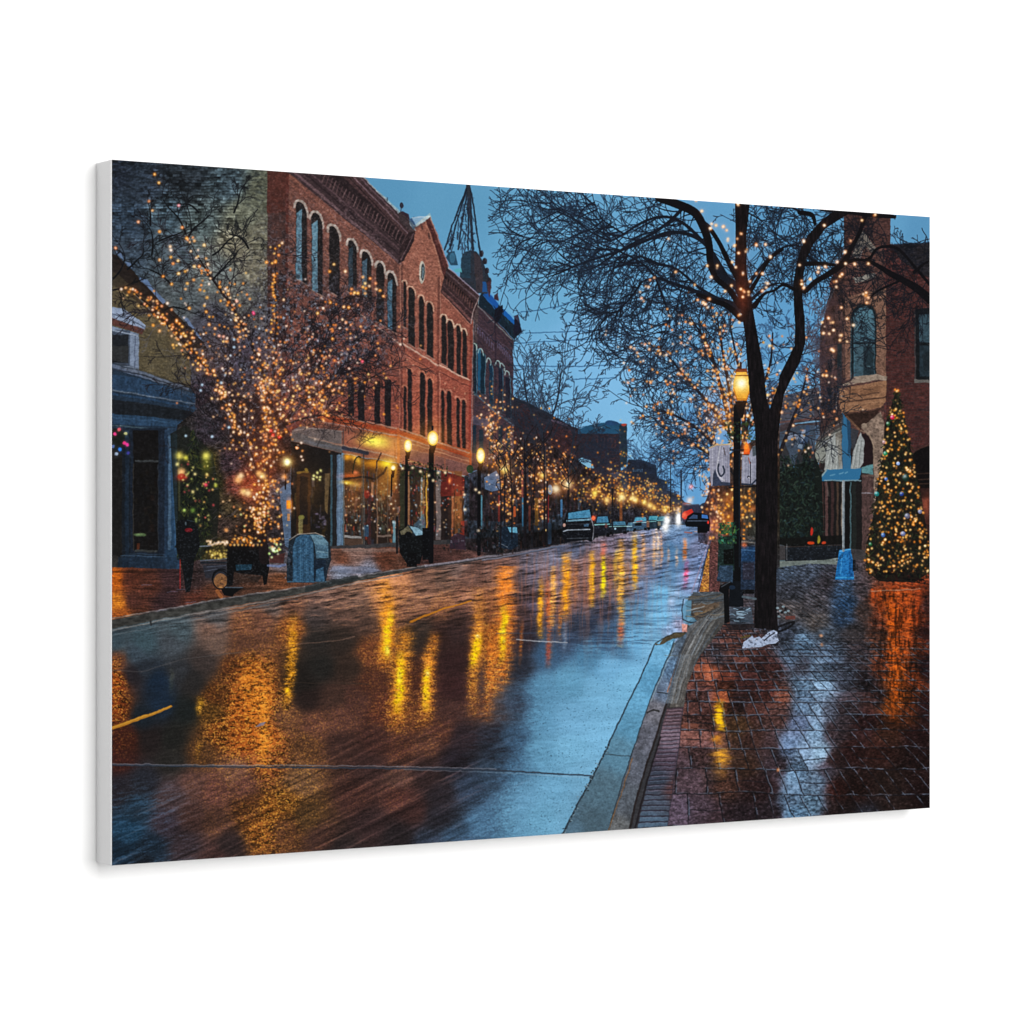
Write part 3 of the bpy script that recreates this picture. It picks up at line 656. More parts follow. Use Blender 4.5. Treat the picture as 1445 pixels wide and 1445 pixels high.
tex_noise([(1157, 440), (1192, 400), (1192, 600), (1157, 640)], .35, 2.2, 7, 46)
poly([(1217, 325), (1226, 338), (1236, 350), (1233, 358), (1224, 354), (1222, 346), (1214, 358), (1209, 366), (1202, 360), (1208, 340)], (120, 118, 108), .75); poly([(1214, 352), (1221, 344), (1231, 360), (1222, 366)], (96, 66, 56), .8)
line([(1212, 366), (1218, 350), (1223, 343)], 1.6, (128, 130, 132), .7); line([(1209, 362), (1211, 380)], 1.6, (104, 110, 118), .5)
poly([(1203, 392), (1212, 391), (1226, 386), (1235, 385), (1236, 391), (1220, 396), (1207, 400)], (138, 138, 128), .85)
clutter([(1202, 325), (1236, 325), (1236, 400), (1202, 400)], 40, [(150, 150, 140), (80, 60, 54), (110, 100, 92)], (1, 3), (1, 2), .5, 21)
# arched bay window
P = [(1201, 445), (1204, 437), (1211, 431), (1220, 429), (1230, 432), (1235, 439), (1236, 448), (1236, 532), (1200, 536)]
line(P[:7], 3.2, (78, 50, 40), .8); poly(P, (22, 38, 46))
poly([(1204, 448), (1207, 439), (1214, 434), (1223, 433), (1231, 438), (1234, 447), (1234, 530), (1204, 532)], (60, 100, 118))
poly([(1204, 446), (1214, 434), (1230, 437), (1234, 460), (1216, 452)], (72, 118, 136), .7); poly([(1206, 486), (1234, 484), (1234, 530), (1206, 532)], (54, 84, 98), .9); poly([(1218, 490), (1226, 487), (1233, 496), (1233, 528), (1218, 530)], (28, 46, 56), .8)
line([(1203, 485), (1235, 483)], 2, (26, 38, 44)); clutter([(1205, 470), (1234, 466), (1234, 530), (1205, 530)], 34, [(34, 56, 66), (86, 124, 136), (40, 50, 54)], (2, 6), (1, 4), .5, 22); line([(1201, 450), (1200, 535)], 1.6, (54, 92, 108), .6)
poly([(1201, 537), (1204, 532), (1236, 528), (1252, 531), (1250, 538), (1240, 536), (1188, 545), (1183, 550), (1183, 545)], (140, 120, 104))
# side windows, right window
for r_ in ((1167, 508, 1173, 582, (30, 36, 46)), (1174, 500, 1176, 580, (92, 72, 70)), (1181, 486, 1187, 548, (28, 44, 54)), (1189, 470, 1191, 540, (92, 64, 56))): rect(*r_[:4], r_[4], .85)
line([(1158, 480), (1158, 690)], 1.6, (84, 74, 84), .7); line([(1188, 548), (1180, 560), (1180, 585)], 1.6, (150, 146, 140), .6)
poly([(1292, 436), (1320, 434), (1320, 540), (1292, 538)], (26, 34, 40)); poly([(1297, 444), (1320, 443), (1320, 482), (1297, 484)], (62, 98, 116)); poly([(1297, 488), (1320, 487), (1320, 532), (1297, 531)], (42, 64, 78)); line([(1291, 438), (1291, 536)], 1.6, (64, 92, 100), .6); poly([(1290, 535), (1320, 537), (1320, 541), (1290, 540)], (120, 116, 112))
poly([(1300, 500), (1320, 492), (1320, 520), (1304, 524)], (34, 46, 54), .6)
# corbelled base of the bay
poly([(1184, 548), (1251, 537), (1250, 566), (1242, 575), (1188, 584), (1184, 570)], (140, 96, 66)); poly([(1199, 550), (1242, 544), (1242, 552), (1232, 556), (1199, 560)], (128, 86, 58)); line([(1199, 546), (1199, 562)], 1.6, (70, 46, 36), .8)
line([(1186, 568), (1250, 560)], 1.8, (72, 46, 36), .9); line([(1186, 573), (1244, 566)], 1.4, (158, 112, 80), .7); line([(1202, 560), (1240, 554)], 1.3, (80, 52, 40), .8); line([(1219, 549), (1232, 550)], 1.4, (80, 54, 42), .7); line([(1188, 585), (1242, 577)], 1.4, (90, 60, 44), .8)
poly([(1190, 586), (1241, 577), (1232, 592), (1222, 600), (1213, 607), (1204, 600)], (56, 36, 30)); line([(1194, 588), (1212, 606)], 3, (120, 84, 60), .8); tex_noise([(1184, 540), (1251, 540), (1240, 600), (1190, 600)], .1, 3, 2, 47)
# stone arch and openings at street level
poly([(1158, 640), (1246, 600), (1246, 800), (1150, 800)], (44, 34, 36)); poly([(1214, 604), (1242, 580), (1248, 600), (1250, 800), (1232, 800), (1233, 630), (1222, 612)], (124, 102, 88)); tex_noise([(1214, 580), (1250, 580), (1250, 800), (1214, 800)], .25, 3, 3, 48)
poly([(1216, 612), (1225, 615), (1232, 628), (1232, 660), (1216, 664)], (40, 24, 28)); line([(1214, 608), (1226, 612), (1233, 628), (1233, 660)], 1.8, (146, 122, 100), .7); ell(1219, 601, 4, 4, (132, 112, 96))
poly([(1216, 660), (1232, 655), (1232, 670), (1216, 668)], (78, 132, 138)); poly([(1209, 672), (1232, 671), (1232, 790), (1209, 785)], (84, 60, 58)); line([(1210, 696), (1230, 696)], 1.6, (128, 124, 134), .8); line([(1209, 672), (1232, 671)], 3, (108, 82, 74), .8)
tex_noise([(1209, 672), (1250, 672), (1250, 790), (1209, 790)], .2, 2, 4, 49)
poly([(1286, 640), (1300, 632), (1320, 626), (1320, 790), (1290, 790)], (22, 18, 20)); line([(1284, 641), (1298, 632), (1320, 626)], 2.2, (96, 60, 52), .8)
for y in (668, 676, 682): line([(1292, y + 1), (1320, y)], 1.6, (84, 56, 42), .8)
poly([(1292, 690), (1320, 688), (1320, 815), (1300, 815)], (74, 38, 34), .8); poly([(1296, 700), (1308, 708), (1312, 740), (1298, 738)], (150, 66, 44), .35)
poly([(1150, 670), (1216, 668), (1216, 790), (1150, 790)], (30, 27, 28))
for (x0, x1, c) in ((1160, 1162, (84, 50, 46)), (1164, 1168, (100, 66, 64)), (1172, 1176, (70, 44, 44)), (1180, 1183, (84, 62, 48)), (1187, 1191, (138, 124, 110)), (1192, 1198, (18, 18, 20)), (1199, 1201, (70, 110, 120)), (1202, 1208, (34, 40, 38))): rect(x0, 680, x1, 776, c, .85)
poly([(1166, 672), (1170, 700), (1166, 700)], (110, 96, 90), .4)
# striped awning ends and the blue sign frame
poly([(1152, 620), (1168, 600), (1186, 584), (1192, 590), (1190, 640), (1160, 655), (1148, 640)], (74, 74, 72))
for i in range(9):
    line(curve([(1148 + i * 1.5, 634 + i * 3.0 - 8), (1165 + i * 1.6, 622 + i * 3.2 - 12), (1187, 596 + i * 6)], 4), 1.5, ((138, 146, 154), (112, 112, 104), (150, 156, 150))[i % 3], .7)
poly([(1146, 640), (1162, 630), (1166, 640), (1156, 652), (1148, 656)], (128, 132, 124)); poly([(1168, 624), (1178, 612), (1186, 622), (1188, 662), (1176, 668), (1163, 664)], (140, 146, 144))
poly([(1178, 612), (1186, 608), (1189, 640), (1184, 662)], (118, 112, 102), .8); poly([(1204, 634), (1214, 610), (1219, 622), (1219, 652), (1212, 664), (1200, 664)], (140, 146, 146)); poly([(1200, 604), (1212, 608), (1204, 636), (1200, 630)], (56, 58, 66))
for (x0, y0, x1, y1) in ((1172, 630, 1166, 662), (1177, 622, 1172, 664), (1182, 622, 1180, 664), (1208, 628, 1203, 660), (1213, 622, 1210, 660)): line([(x0, y0), (x1, y1)], 1.3, (176, 182, 180), .5); line([(x0 + 2, y0), (x1 + 2, y1)], 1, (92, 98, 96), .5)
poly([(1188, 582), (1199, 596), (1201, 664), (1188, 665)], (36, 106, 152)); poly([(1194, 590), (1200, 598), (1201, 640), (1197, 640)], (26, 62, 92), .8)
poly([(1156, 674), (1166, 663), (1216, 661), (1214, 674), (1210, 679), (1160, 679)], (32, 110, 160)); line([(1164, 678), (1214, 678)], 1.8, (112, 148, 162), .9); line([(1157, 675), (1166, 664)], 2, (130, 154, 156), .9)
for (x, y, w) in ((1172, 671, 6), (1184, 669, 5), (1192, 668, 4)): line([(x, y), (x + w, y - 2)], 1.6, (104, 160, 190), .6)
line([(1190, 679), (1190, 778)], 2.6, (134, 126, 114), .85)

desat([(1191, 290), (1256, 290), (1256, 344), (1320, 343), (1320, 830), (1150, 800), (1157, 462), (1191, 357)], lambda X, Y: np.clip(.30 - 0 * X, 0, 1)); grime([(1191, 290), (1256, 290), (1256, 344), (1320, 343), (1320, 545), (1250, 545), (1250, 530), (1190, 540), (1157, 560), (1157, 462), (1178, 408), (1191, 357)], .16, 2.2, 220, (120, 104, 98), .10); grime([(1250, 540), (1320, 540), (1320, 830), (1250, 800)], .14, 2.4, 220, (120, 104, 98), .08)
img[:] = img * (1 - .16 * np.clip((XX - 1156) / 4, 0, 1) * np.clip((830 - YY) / 8, 0, 1) * np.clip((YY - 345) / 30, 0, 1))[..., None] if False else img
i_ = pmask([(1250, 345), (1320, 343), (1320, 830), (1250, 800)]); img[i_[0]] *= (1 - .2 * i_[1])[..., None]
# evergreens and dark greenery between tree and corner
def shrub(x0, x1, ytop, ybot, col=(22, 30, 26), n=400, seed=0, cols=((34, 48, 40), (18, 24, 22), (48, 64, 54), (26, 40, 44), (16, 18, 18)), apex=None):
    r = random.Random(seed)
    for _ in range(n):
        t = r.random(); hw = (x1 - x0) / 2 * (t ** .8 if apex is not None else 1); cx = (x0 + x1) / 2 if apex is None else apex + ((x0 + x1) / 2 - apex) * t
        x = cx + r.uniform(-1, 1) * hw; y = ytop + (ybot - ytop) * t; c = r.choice(cols); l = r.uniform(2, 6)
        a = r.uniform(.3, 2.8); line([(x, y), (x + l * math.cos(a), y + l * math.sin(a))], r.uniform(.9, 2.4), c, .75)
poly([(1096, 640), (1106, 620), (1120, 660), (1130, 628), (1138, 612), (1148, 640), (1160, 668), (1162, 785), (1096, 785)], (24, 30, 28))
poly([(1100, 600), (1130, 592), (1150, 600), (1150, 650), (1100, 660)], (56, 56, 62), .8)
poly([(1112, 612), (1127, 612), (1126, 620), (1112, 620)], (120, 130, 150), .8); poly([(1128, 606), (1136, 606), (1138, 600), (1140, 596), (1143, 606), (1140, 624), (1133, 636), (1126, 634)], (58, 74, 96)); poly([(1128, 618), (1132, 608), (1137, 606), (1136, 616), (1131, 624)], (138, 150, 170), .9); poly([(1125, 624), (1134, 628), (1131, 634), (1125, 632)], (130, 146, 162), .7)
shrub(1096, 1126, 640, 785, n=420, seed=1); shrub(1118, 1166, 625, 785, n=520, seed=2, apex=1138)
for i in range(46):
    x = R.uniform(1098, 1160); y = R.uniform(650, 770); line([(x, y), (x + R.uniform(2, 5), y + R.uniform(-2, 2))], 1.2, R.choice([(70, 92, 84), (58, 84, 100), (90, 100, 90)]), .5)
poly([(1100, 760), (1190, 755), (1190, 780), (1100, 782)], (20, 20, 20), .9)
for (x, y, rx, c) in ((1144, 766, 5, (200, 70, 30)), (1162, 766, 3, (190, 70, 40)), (1145, 750, 2, (190, 50, 36)), (1155, 762, 2, (150, 140, 50))): ell(x, y, rx, 2.4 if rx > 2 else 6, c, .9)
poly([(1097, 768), (1107, 770), (1108, 790), (1097, 792)], (92, 106, 116), .7)

# dark base under all paving, so no joint shows sky
poly([(150, 800), (254, 803), (276, 788), (410, 774), (700, 758), (800, 745), (960, 738), (1010, 760), (1100, 770), (1320, 780), (1320, 1240), (150, 1240)], (62, 60, 62))
poly([(940, 900), (985, 850), (1030, 845), (1030, 900), (990, 960), (960, 1240), (840, 1240)], (58, 58, 62))
# ---- left pavement
LS = [(150, 800), (254, 803), (276, 788), (410, 774), (482, 774), (570, 772), (660, 766), (700, 762), (800, 748), (800, 768), (780, 771), (700, 783), (568, 803), (505, 813), (420, 830), (317, 844), (150, 876)]
Fl = field([(160, 815, 190, 100, 30), (162, 850, 200, 120, 40), (166, 865, 160, 90, 40), (180, 815, 90, 52, 40), (185, 845, 84, 52, 44), (210, 825, 86, 52, 42), (240, 815, 66, 46, 48), (230, 845, 62, 44, 46), (270, 815, 60, 46, 46), (275, 845, 88, 52, 42),
    (300, 805, 62, 58, 62), (330, 815, 60, 46, 42), (300, 835, 96, 62, 46), (345, 820, 84, 58, 46), (395, 815, 110, 72, 50), (396, 795, 96, 90, 96), (440, 825, 96, 66, 54), (480, 790, 112, 74, 58), (480, 802, 118, 124, 140), (520, 803, 112, 112, 124), (540, 790, 98, 62, 48),
    (500, 777, 128, 102, 94), (560, 800, 92, 62, 50), (600, 790, 70, 48, 46), (640, 780, 84, 58, 54), (660, 775, 96, 70, 66), (700, 775, 52, 46, 50), (750, 765, 44, 44, 52), (790, 760, 40, 44, 52)], 14)
poly(LS, Fl); SM = fullmask(LS)
rip = fbm(XX / 14, YY / 1.7, 70, 4) - .5; grain = fbm(XX / 2, YY / 1.1, 74, 3) - .5
img *= (1 + SM * (rip * .8 + grain * .5))[..., None]
d = np.maximum(YY - 732, 4.)
br = ((YY * 1. - XX * .0) ** 1.0)
jl = (np.abs((900 / d * 9) % 1 - .5) < .1) | (np.abs((XX - 955) / d * 5 % 1 - .5) < .04); img *= (1 - SM * jl * .28)[..., None]
poly([(470, 799), (520, 800), (540, 806), (500, 810), (465, 806)], (128, 136, 160), .5); poly([(482, 774), (560, 774), (560, 779), (482, 779)], (130, 112, 106), .5)
for (x, y) in ((200, 826), (250, 832), (262, 850), (222, 862), (236, 836)): line([(x, y), (x + 14, y - 1)], 1.4, (110, 112, 140), .4)

# ---- wet roadway
RD = [(150, 880), (317, 850), (420, 836), (505, 818), (568, 807), (700, 787), (790, 769), (850, 757), (905, 748), (950, 740), (985, 742), (1003, 762), (992, 800), (985, 850), (1000, 870), (960, 905), (951, 907), (917, 988), (890, 1064), (850, 1190), (850, 1240), (150, 1240)]
Fr = field([
    (160, 905, 62, 76, 84), (200, 905, 66, 84, 92), (250, 888, 72, 84, 90), (300, 872, 80, 80, 82), (380, 855, 84, 76, 74), (450, 838, 92, 74, 70), (190, 920, 66, 78, 88), (240, 905, 70, 76, 82),
    (160, 930, 110, 70, 50), (162, 960, 128, 66, 32), (162, 1000, 110, 55, 26), (185, 950, 42, 38, 42), (200, 940, 44, 50, 58), (220, 960, 28, 42, 58), (225, 990, 30, 44, 60), (200, 1010, 30, 38, 46), (250, 945, 52, 54, 58), (270, 960, 44, 42, 42), (295, 885, 116, 92, 82), (300, 905, 104, 86, 78), (285, 930, 62, 54, 52), (260, 1000, 32, 36, 36),
    (340, 880, 120, 82, 62), (370, 870, 110, 76, 62), (340, 905, 96, 66, 52), (330, 940, 96, 58, 34), (350, 955, 200, 116, 46), (360, 990, 186, 104, 40), (340, 1000, 170, 92, 38), (345, 1040, 160, 84, 36), (370, 1040, 186, 104, 44), (372, 1075, 150, 88, 50), (310, 1030, 130, 76, 34), (300, 980, 92, 56, 30), (295, 1000, 88, 62, 30), (280, 1060, 84, 58, 38), (240, 1040, 36, 36, 34), (210, 1040, 38, 32, 32), (175, 1040, 66, 34, 26), (165, 1070, 62, 34, 30), (240, 1070, 44, 42, 40),
    (200, 1100, 42, 44, 52), (170, 1110, 44, 42, 48), (190, 1140, 38, 54, 68), (180, 1170, 34, 62, 82), (170, 1200, 30, 48, 64), (210, 1190, 34, 48, 62), (200, 1215, 32, 40, 50), (240, 1120, 76, 62, 64), (230, 1160, 62, 54, 62), (270, 1105, 92, 66, 60), (300, 1115, 110, 74, 66), (340, 1105, 110, 74, 64), (330, 1090, 128, 92, 76), (270, 1150, 78, 56, 52), (260, 1190, 60, 50, 54), (300, 1160, 86, 60, 50), (320, 1190, 52, 42, 42), (300, 1205, 72, 52, 50), (350, 1140, 92, 58, 34), (365, 1170, 132, 82, 38), (380, 1140, 128, 80, 34), (400, 1130, 112, 74, 34), (400, 1170, 96, 64, 44), (420, 1100, 110, 82, 60), (430, 1150, 84, 62, 40), (450, 1180, 74, 52, 46),
    (410, 860, 92, 66, 56), (410, 880, 140, 84, 44), (440, 870, 62, 56, 56), (445, 900, 46, 42, 40), (450, 940, 40, 38, 36), (480, 900, 50, 42, 38), (490, 940, 56, 44, 38), (470, 980, 66, 48, 42), (430, 985, 44, 34, 32), (425, 960, 34, 30, 28), (405, 1010, 110, 76, 56), (440, 1020, 104, 70, 58), (430, 1050, 96, 66, 46), (480, 1010, 92, 62, 54), (480, 1050, 66, 46, 42), (500, 985, 78, 52, 46), (520, 960, 78, 48, 38), (520, 920, 108, 66, 44), (505, 870, 74, 58, 52), (500, 845, 82, 66, 60), (540, 840, 150, 96, 62), (560, 830, 150, 96, 66), (540, 818, 160, 104, 76), (480, 855, 84, 66, 60),
    (580, 850, 108, 76, 62), (600, 830, 88, 66, 58), (600, 812, 92, 70, 62), (620, 850, 120, 80, 60), (660, 835, 120, 82, 68), (660, 815, 84, 64, 60), (690, 850, 104, 66, 44), (620, 815, 70, 58, 54), (640, 795, 110, 92, 88), (700, 800, 110, 84, 78), (760, 782, 104, 104, 120), (800, 775, 92, 100, 122), (860, 765, 120, 110, 126), (920, 757, 120, 130, 160), (955, 760, 110, 140, 180), (980, 775, 112, 120, 150),
    (590, 890, 52, 44, 40), (620, 900, 52, 36, 34), (640, 930, 54, 36, 36), (640, 970, 60, 38, 38), (630, 1000, 74, 50, 46), (585, 960, 70, 42, 34), (585, 1010, 100, 62, 42), (540, 1000, 92, 54, 42), (530, 1040, 70, 46, 42), (560, 1050, 84, 54, 46), (600, 1045, 92, 62, 52), (620, 1030, 84, 54, 46), (650, 1040, 48, 38, 42), (520, 1080, 62, 44, 42), (560, 1100, 88, 64, 58), (600, 1090, 56, 42, 42), (640, 1070, 40, 34, 40), (500, 1120, 72, 48, 44), (560, 1120, 78, 50, 46), (580, 1140, 64, 44, 42), (620, 1120, 44, 38, 42), (660, 1110, 52, 62, 78), (620, 1150, 42, 40, 46), (520, 1160, 56, 42, 42), (480, 1200, 50, 42, 42), (560, 1180, 42, 36, 38), (600, 1190, 54, 62, 76), (640, 1180, 62, 82, 102), (680, 1160, 84, 118, 146),
    (650, 870, 62, 46, 44), (640, 890, 54, 40, 40), (690, 900, 130, 78, 38), (735, 860, 64, 50, 52), (735, 900, 52, 44, 50), (730, 940, 44, 46, 56), (720, 990, 62, 72, 88), (700, 1000, 72, 64, 66), (680, 1000, 96, 62, 48), (690, 1030, 44, 42, 50), (700, 1060, 40, 44, 54), (690, 1090, 56, 70, 86), (720, 1040, 66, 92, 116), (725, 1080, 82, 118, 146), (730, 1120, 106, 152, 184), (720, 1150, 108, 156, 188),
    (750, 850, 74, 70, 86), (750, 820, 80, 78, 92), (740, 830, 62, 54, 60), (790, 850, 110, 84, 84), (790, 820, 112, 96, 104), (820, 800, 120, 96, 96), (830, 830, 108, 84, 82), (860, 800, 128, 100, 94), (870, 830, 92, 80, 84), (850, 860, 70, 70, 84), (820, 880, 58, 66, 82), (790, 900, 66, 82, 104), (770, 920, 64, 92, 118), (830, 920, 84, 128, 160), (860, 890, 70, 96, 122), (870, 910, 84, 120, 150), (890, 860, 96, 138, 172), (900, 830, 104, 122, 152), (900, 800, 128, 118, 128), (915, 780, 130, 120, 130),
    (760, 970, 96, 142, 174), (800, 960, 100, 150, 182), (760, 1010, 104, 154, 188), (800, 1010, 116, 168, 204), (840, 980, 118, 172, 208), (860, 940, 112, 166, 204), (890, 900, 112, 170, 210), (880, 960, 118, 174, 210), (850, 1030, 120, 174, 210), (800, 1060, 118, 172, 206), (760, 1060, 106, 156, 188), (780, 1110, 114, 166, 200), (820, 1090, 120, 172, 206), (760, 1150, 112, 164, 196), (800, 1150, 114, 164, 196), (830, 1140, 104, 140, 166),
    (930, 870, 116, 176, 216), (930, 840, 112, 174, 214), (920, 900, 124, 178, 214), (945, 890, 134, 160, 196), (950, 850, 120, 160, 196), (940, 810, 100, 136, 172), (955, 790, 88, 128, 168), (970, 820, 130, 150, 190), (985, 790, 110, 130, 170), (970, 860, 110, 160, 196), (960, 880, 150, 150, 178), (925, 800, 92, 112, 146), (945, 775, 84, 122, 158)], 16)
poly(RD, Fr); RM = fullmask(RD)
near = np.clip((YY - 760) / 420, 0, 1)
sb_ = blur(img, 14, 7); w_ = (RM * np.exp(-.5 * ((XX - (740 - (YY - 960) * .16)) / 46) ** 2) * np.clip((YY - 930) / 50, 0, 1))[..., None]; w_ = w_ * np.clip(fbm(XX / 9, YY / 2.2, 181, 3)[..., None] * 3 - .9, 0, 1)
img[:] = img * (1 - w_) + (sb_ * .8 + C_((78, 112, 140)) * .2) * w_
sh_ = (RM * np.exp(-.5 * (((XX - 560) / 150) ** 2 + ((YY - 835) / 26) ** 2)) * .22)[..., None]; img[:] = 1 - (1 - img) * (1 - C_((150, 100, 76)) * sh_ * 1.6)
def streak(pts, w, col, a=.9, rag=.55, seed=0):
    """broken vertical reflection of a lamp; pts [(x, y, strength)]"""
    P = curve([p for p in pts], 6); ys = np.array([p[1] for p in P]); o = np.argsort(ys)
    px = np.array([p[0] for p in P])[o]; ps = np.array([p[2] for p in P])[o]; ys = ys[o]
    i0, i1, j0, j1 = bb(px.min() - 4 * w, ys[0], px.max() + 4 * w, ys[-1])
    X = XX[j0:j1, i0:i1]; Y = YY[j0:j1, i0:i1]
    cx = np.interp(Y[:, 0], ys, px)[:, None]; st = np.interp(Y[:, 0], ys, ps)[:, None]
    n = fbm(X / (5 + w * .6), Y / 2.1, 80 + seed, 3); n2 = fbm(X / 1.7, Y / 1.2, 90 + seed, 2)
    dx = X - cx + (fbm(Y * 0 + X * .02, Y / 5, 95 + seed, 2) - .5) * w * .7 * rag * 2
    g = np.exp(-np.abs(dx / w) ** 2.4) * st
    m = np.clip(g * (1 - rag + rag * 2.6 * (n - .18)) * (.7 + .6 * n2) * a, 0, 1)[..., None]
    img[j0:j1, i0:i1] = img[j0:j1, i0:i1] * (1 - m) + C_(col) * m
def bright(x, y, w, h, col, a=.9, seed=0): streak([(x, y - h, 0), (x, y - h * .4, .8), (x, y, 1), (x, y + h * .4, .8), (x, y + h, 0)], w, col, a, .4, seed)
OR = (232, 138, 44); YE = (255, 204, 28)
for i, (pts, w, c, a) in enumerate((
    ([(414, 860, 0), (413, 890, .7), (411, 930, 1), (407, 970, .8), (402, 1010, 0)], 7, (232, 156, 36), .95),
    ([(350, 915, 0), (352, 940, .8), (356, 980, 1), (352, 1020, .7), (350, 1060, .2)], 14, (222, 132, 46), .75),
    ([(376, 950, 0), (374, 985, .8), (372, 1030, 1), (372, 1070, .8), (371, 1100, 0)], 8, (240, 150, 52), .8),
    ([(335, 930, 0), (332, 980, .6), (330, 1050, .6), (325, 1080, 0)], 10, (180, 100, 40), .6),
    ([(540, 818, .5), (545, 850, .8), (546, 880, 1), (546, 915, 1), (540, 950, 0)], 10, (240, 150, 44), .9), ([(552, 855, 0), (549, 880, .8), (545, 905, 1), (546, 930, .2)], 5, (255, 214, 24), 1),
    ([(574, 880, 0), (570, 905, .8), (565, 950, 1), (562, 1000, .9), (557, 1040, 0)], 12, (236, 148, 46), .9), ([(566, 915, 0), (565, 945, 1), (562, 985, .9), (560, 1010, 0)], 6, (255, 212, 16), 1),
    ([(611, 886, 0), (609, 910, .7), (604, 950, 1), (602, 990, .8), (598, 1030, 0)], 9, (232, 144, 52), .9), ([(604, 935, 0), (602, 955, 1), (601, 985, .9), (600, 1008, 0)], 5, (255, 206, 24), .95),
    ([(674, 830, .2), (675, 860, .6), (674, 890, .9), (671, 930, 1), (667, 970, .5), (668, 1010, .1)], 8, (236, 150, 56), .9), ([(675, 893, .2), (673, 910, 1), (669, 930, 1), (667, 945, 0)], 5.5, (255, 208, 14), 1),
    ([(714, 800, .9), (713, 830, 1), (713, 870, 1), (711, 920, 1), (706, 960, .6), (700, 990, 0)], 12, (230, 128, 48), .95), ([(709, 850, 0), (712, 870, 1), (710, 890, 1), (708, 920, .7), (706, 940, 0)], 5, (255, 206, 20), 1),
    ([(694, 870, 0), (694, 910, .8), (693, 950, 1), (691, 980, .5), (690, 1030, 0)], 8, (228, 128, 48), .85),
    ([(763, 812, 0), (763, 840, .9), (762, 880, 1), (762, 905, 0)], 4, (244, 164, 34), 1), ([(773, 815, .2), (774, 850, 1), (775, 880, .7), (774, 930, .3), (773, 945, 0)], 4, (214, 104, 50), .9), ([(781, 800, .4), (781, 830, 1), (779, 870, .7), (777, 890, 0)], 4, (250, 176, 84), .95),
    ([(799, 780, .5), (799, 810, 1), (798, 850, 1), (798, 880, 0)], 6, (246, 158, 36), .95), ([(791, 850, .2), (790, 880, .8), (790, 908, 0)], 3, (220, 130, 60), .9), ([(797, 875, .3), (797, 900, .8), (796, 925, 0)], 3, (170, 190, 210), .6),
    ([(737, 870, 0), (735, 900, .7), (733, 945, 0)], 2.5, (200, 110, 44), .8), ([(774, 900, 0), (773, 920, .8), (772, 942, 0)], 3, (170, 60, 50), .7),
    ([(812, 790, .2), (812, 820, .7), (811, 860, 0)], 4, (210, 128, 70), .8), ([(835, 778, .3), (835, 800, 1), (834, 840, .9), (834, 862, 0)], 4, (248, 176, 36), .95), ([(851, 778, 0), (851, 795, .8), (851, 825, 1), (850, 848, 0)], 3.4, (250, 226, 20), .95), ([(850, 764, .3), (852, 775, .9), (850, 790, .2)], 4, (236, 110, 80), .8),
    ([(860, 785, .3), (861, 820, .6), (860, 840, 0)], 4, (190, 116, 80), .8), ([(876, 762, .5), (876, 800, 1), (876, 850, .9), (876, 880, .5), (874, 912, .2)], 4.5, (248, 176, 66), .95), ([(876, 870, 0), (876, 890, .8), (874, 912, 0)], 4, (214, 90, 70), .9),
    ([(870, 775, .3), (869, 800, .9), (868, 835, 0)], 3, (240, 196, 50), .8), ([(895, 752, .3), (895, 775, 1), (895, 815, 1), (894, 838, 0)], 4, (250, 180, 40), .95), ([(885, 790, .2), (885, 820, .7), (884, 845, 0)], 3, (200, 130, 70), .7),
    ([(907, 752, .3), (908, 775, .9), (907, 815, 0)], 3, (240, 168, 106), .9), ([(922, 750, .3), (923, 780, .9), (922, 812, 0)], 2.6, (240, 180, 120), .9), ([(927, 746, .5), (928, 775, .9), (927, 810, 0)], 2.2, (250, 206, 164), .95), ([(932, 748, .4), (933, 780, .8), (932, 806, 0)], 2.2, (230, 160, 110), .9),
    ([(943, 765, 0), (943, 785, .7), (943, 800, 0)], 2, (210, 150, 110), .8), ([(955, 768, 0), (955, 790, .8), (954, 805, 0)], 2.4, (220, 170, 130), .8), ([(966, 760, .5), (966, 780, .9), (964, 796, 0)], 3, (240, 130, 56), .85), ([(969, 790, .2), (968, 808, .9), (966, 834, 0)], 3.4, (230, 76, 110), .85),
    ([(930, 735, 0), (936, 742, .9), (936, 752, 0)], 3, (240, 245, 250), .9), ([(162, 925, 0), (162, 950, .8), (162, 990, .7), (160, 1020, 0)], 7, (190, 100, 34), .8), ([(166, 1035, 0), (164, 1050, .5), (164, 1080, 0)], 8, (96, 42, 24), .6),
    ([(242, 940, 0), (242, 960, .4), (241, 985, 0)], 3, (110, 112, 84), .6), ([(283, 1035, 0), (280, 1055, .6), (276, 1080, 0)], 5, (170, 120, 40), .6), ([(283, 980, 0), (282, 995, .8), (280, 1012, 0)], 5, (214, 160, 40), .7), ([(246, 1070, 0), (245, 1060, .5), (247, 1090, 0)], 4, (90, 86, 78), .5))):
    streak(pts, w, c, a, .6, i % 9)
for (x, y, w, h, c) in ((546, 918, 3, 9, (255, 240, 90)), (603, 950, 3, 6, (255, 220, 110)), (563, 955, 3, 14, (255, 228, 60)), (674, 898, 3, 4, (255, 214, 150)), (710, 890, 3, 6, (255, 226, 60)), (711, 905, 2, 4, (255, 232, 80)), (406, 975, 3, 8, (255, 190, 30))): bright(x, y, w, h, c, 1)
for (x, y, w, h, c) in ((948, 850, 6, 14, (180, 110, 150)), (955, 838, 6, 7, (176, 120, 150)), (966, 855, 4, 16, (150, 90, 120)), (968, 885, 5, 10, (236, 140, 130)), (975, 800, 6, 8, (150, 110, 140))): glow(x, y, w * .5, c, .25, h * .6)
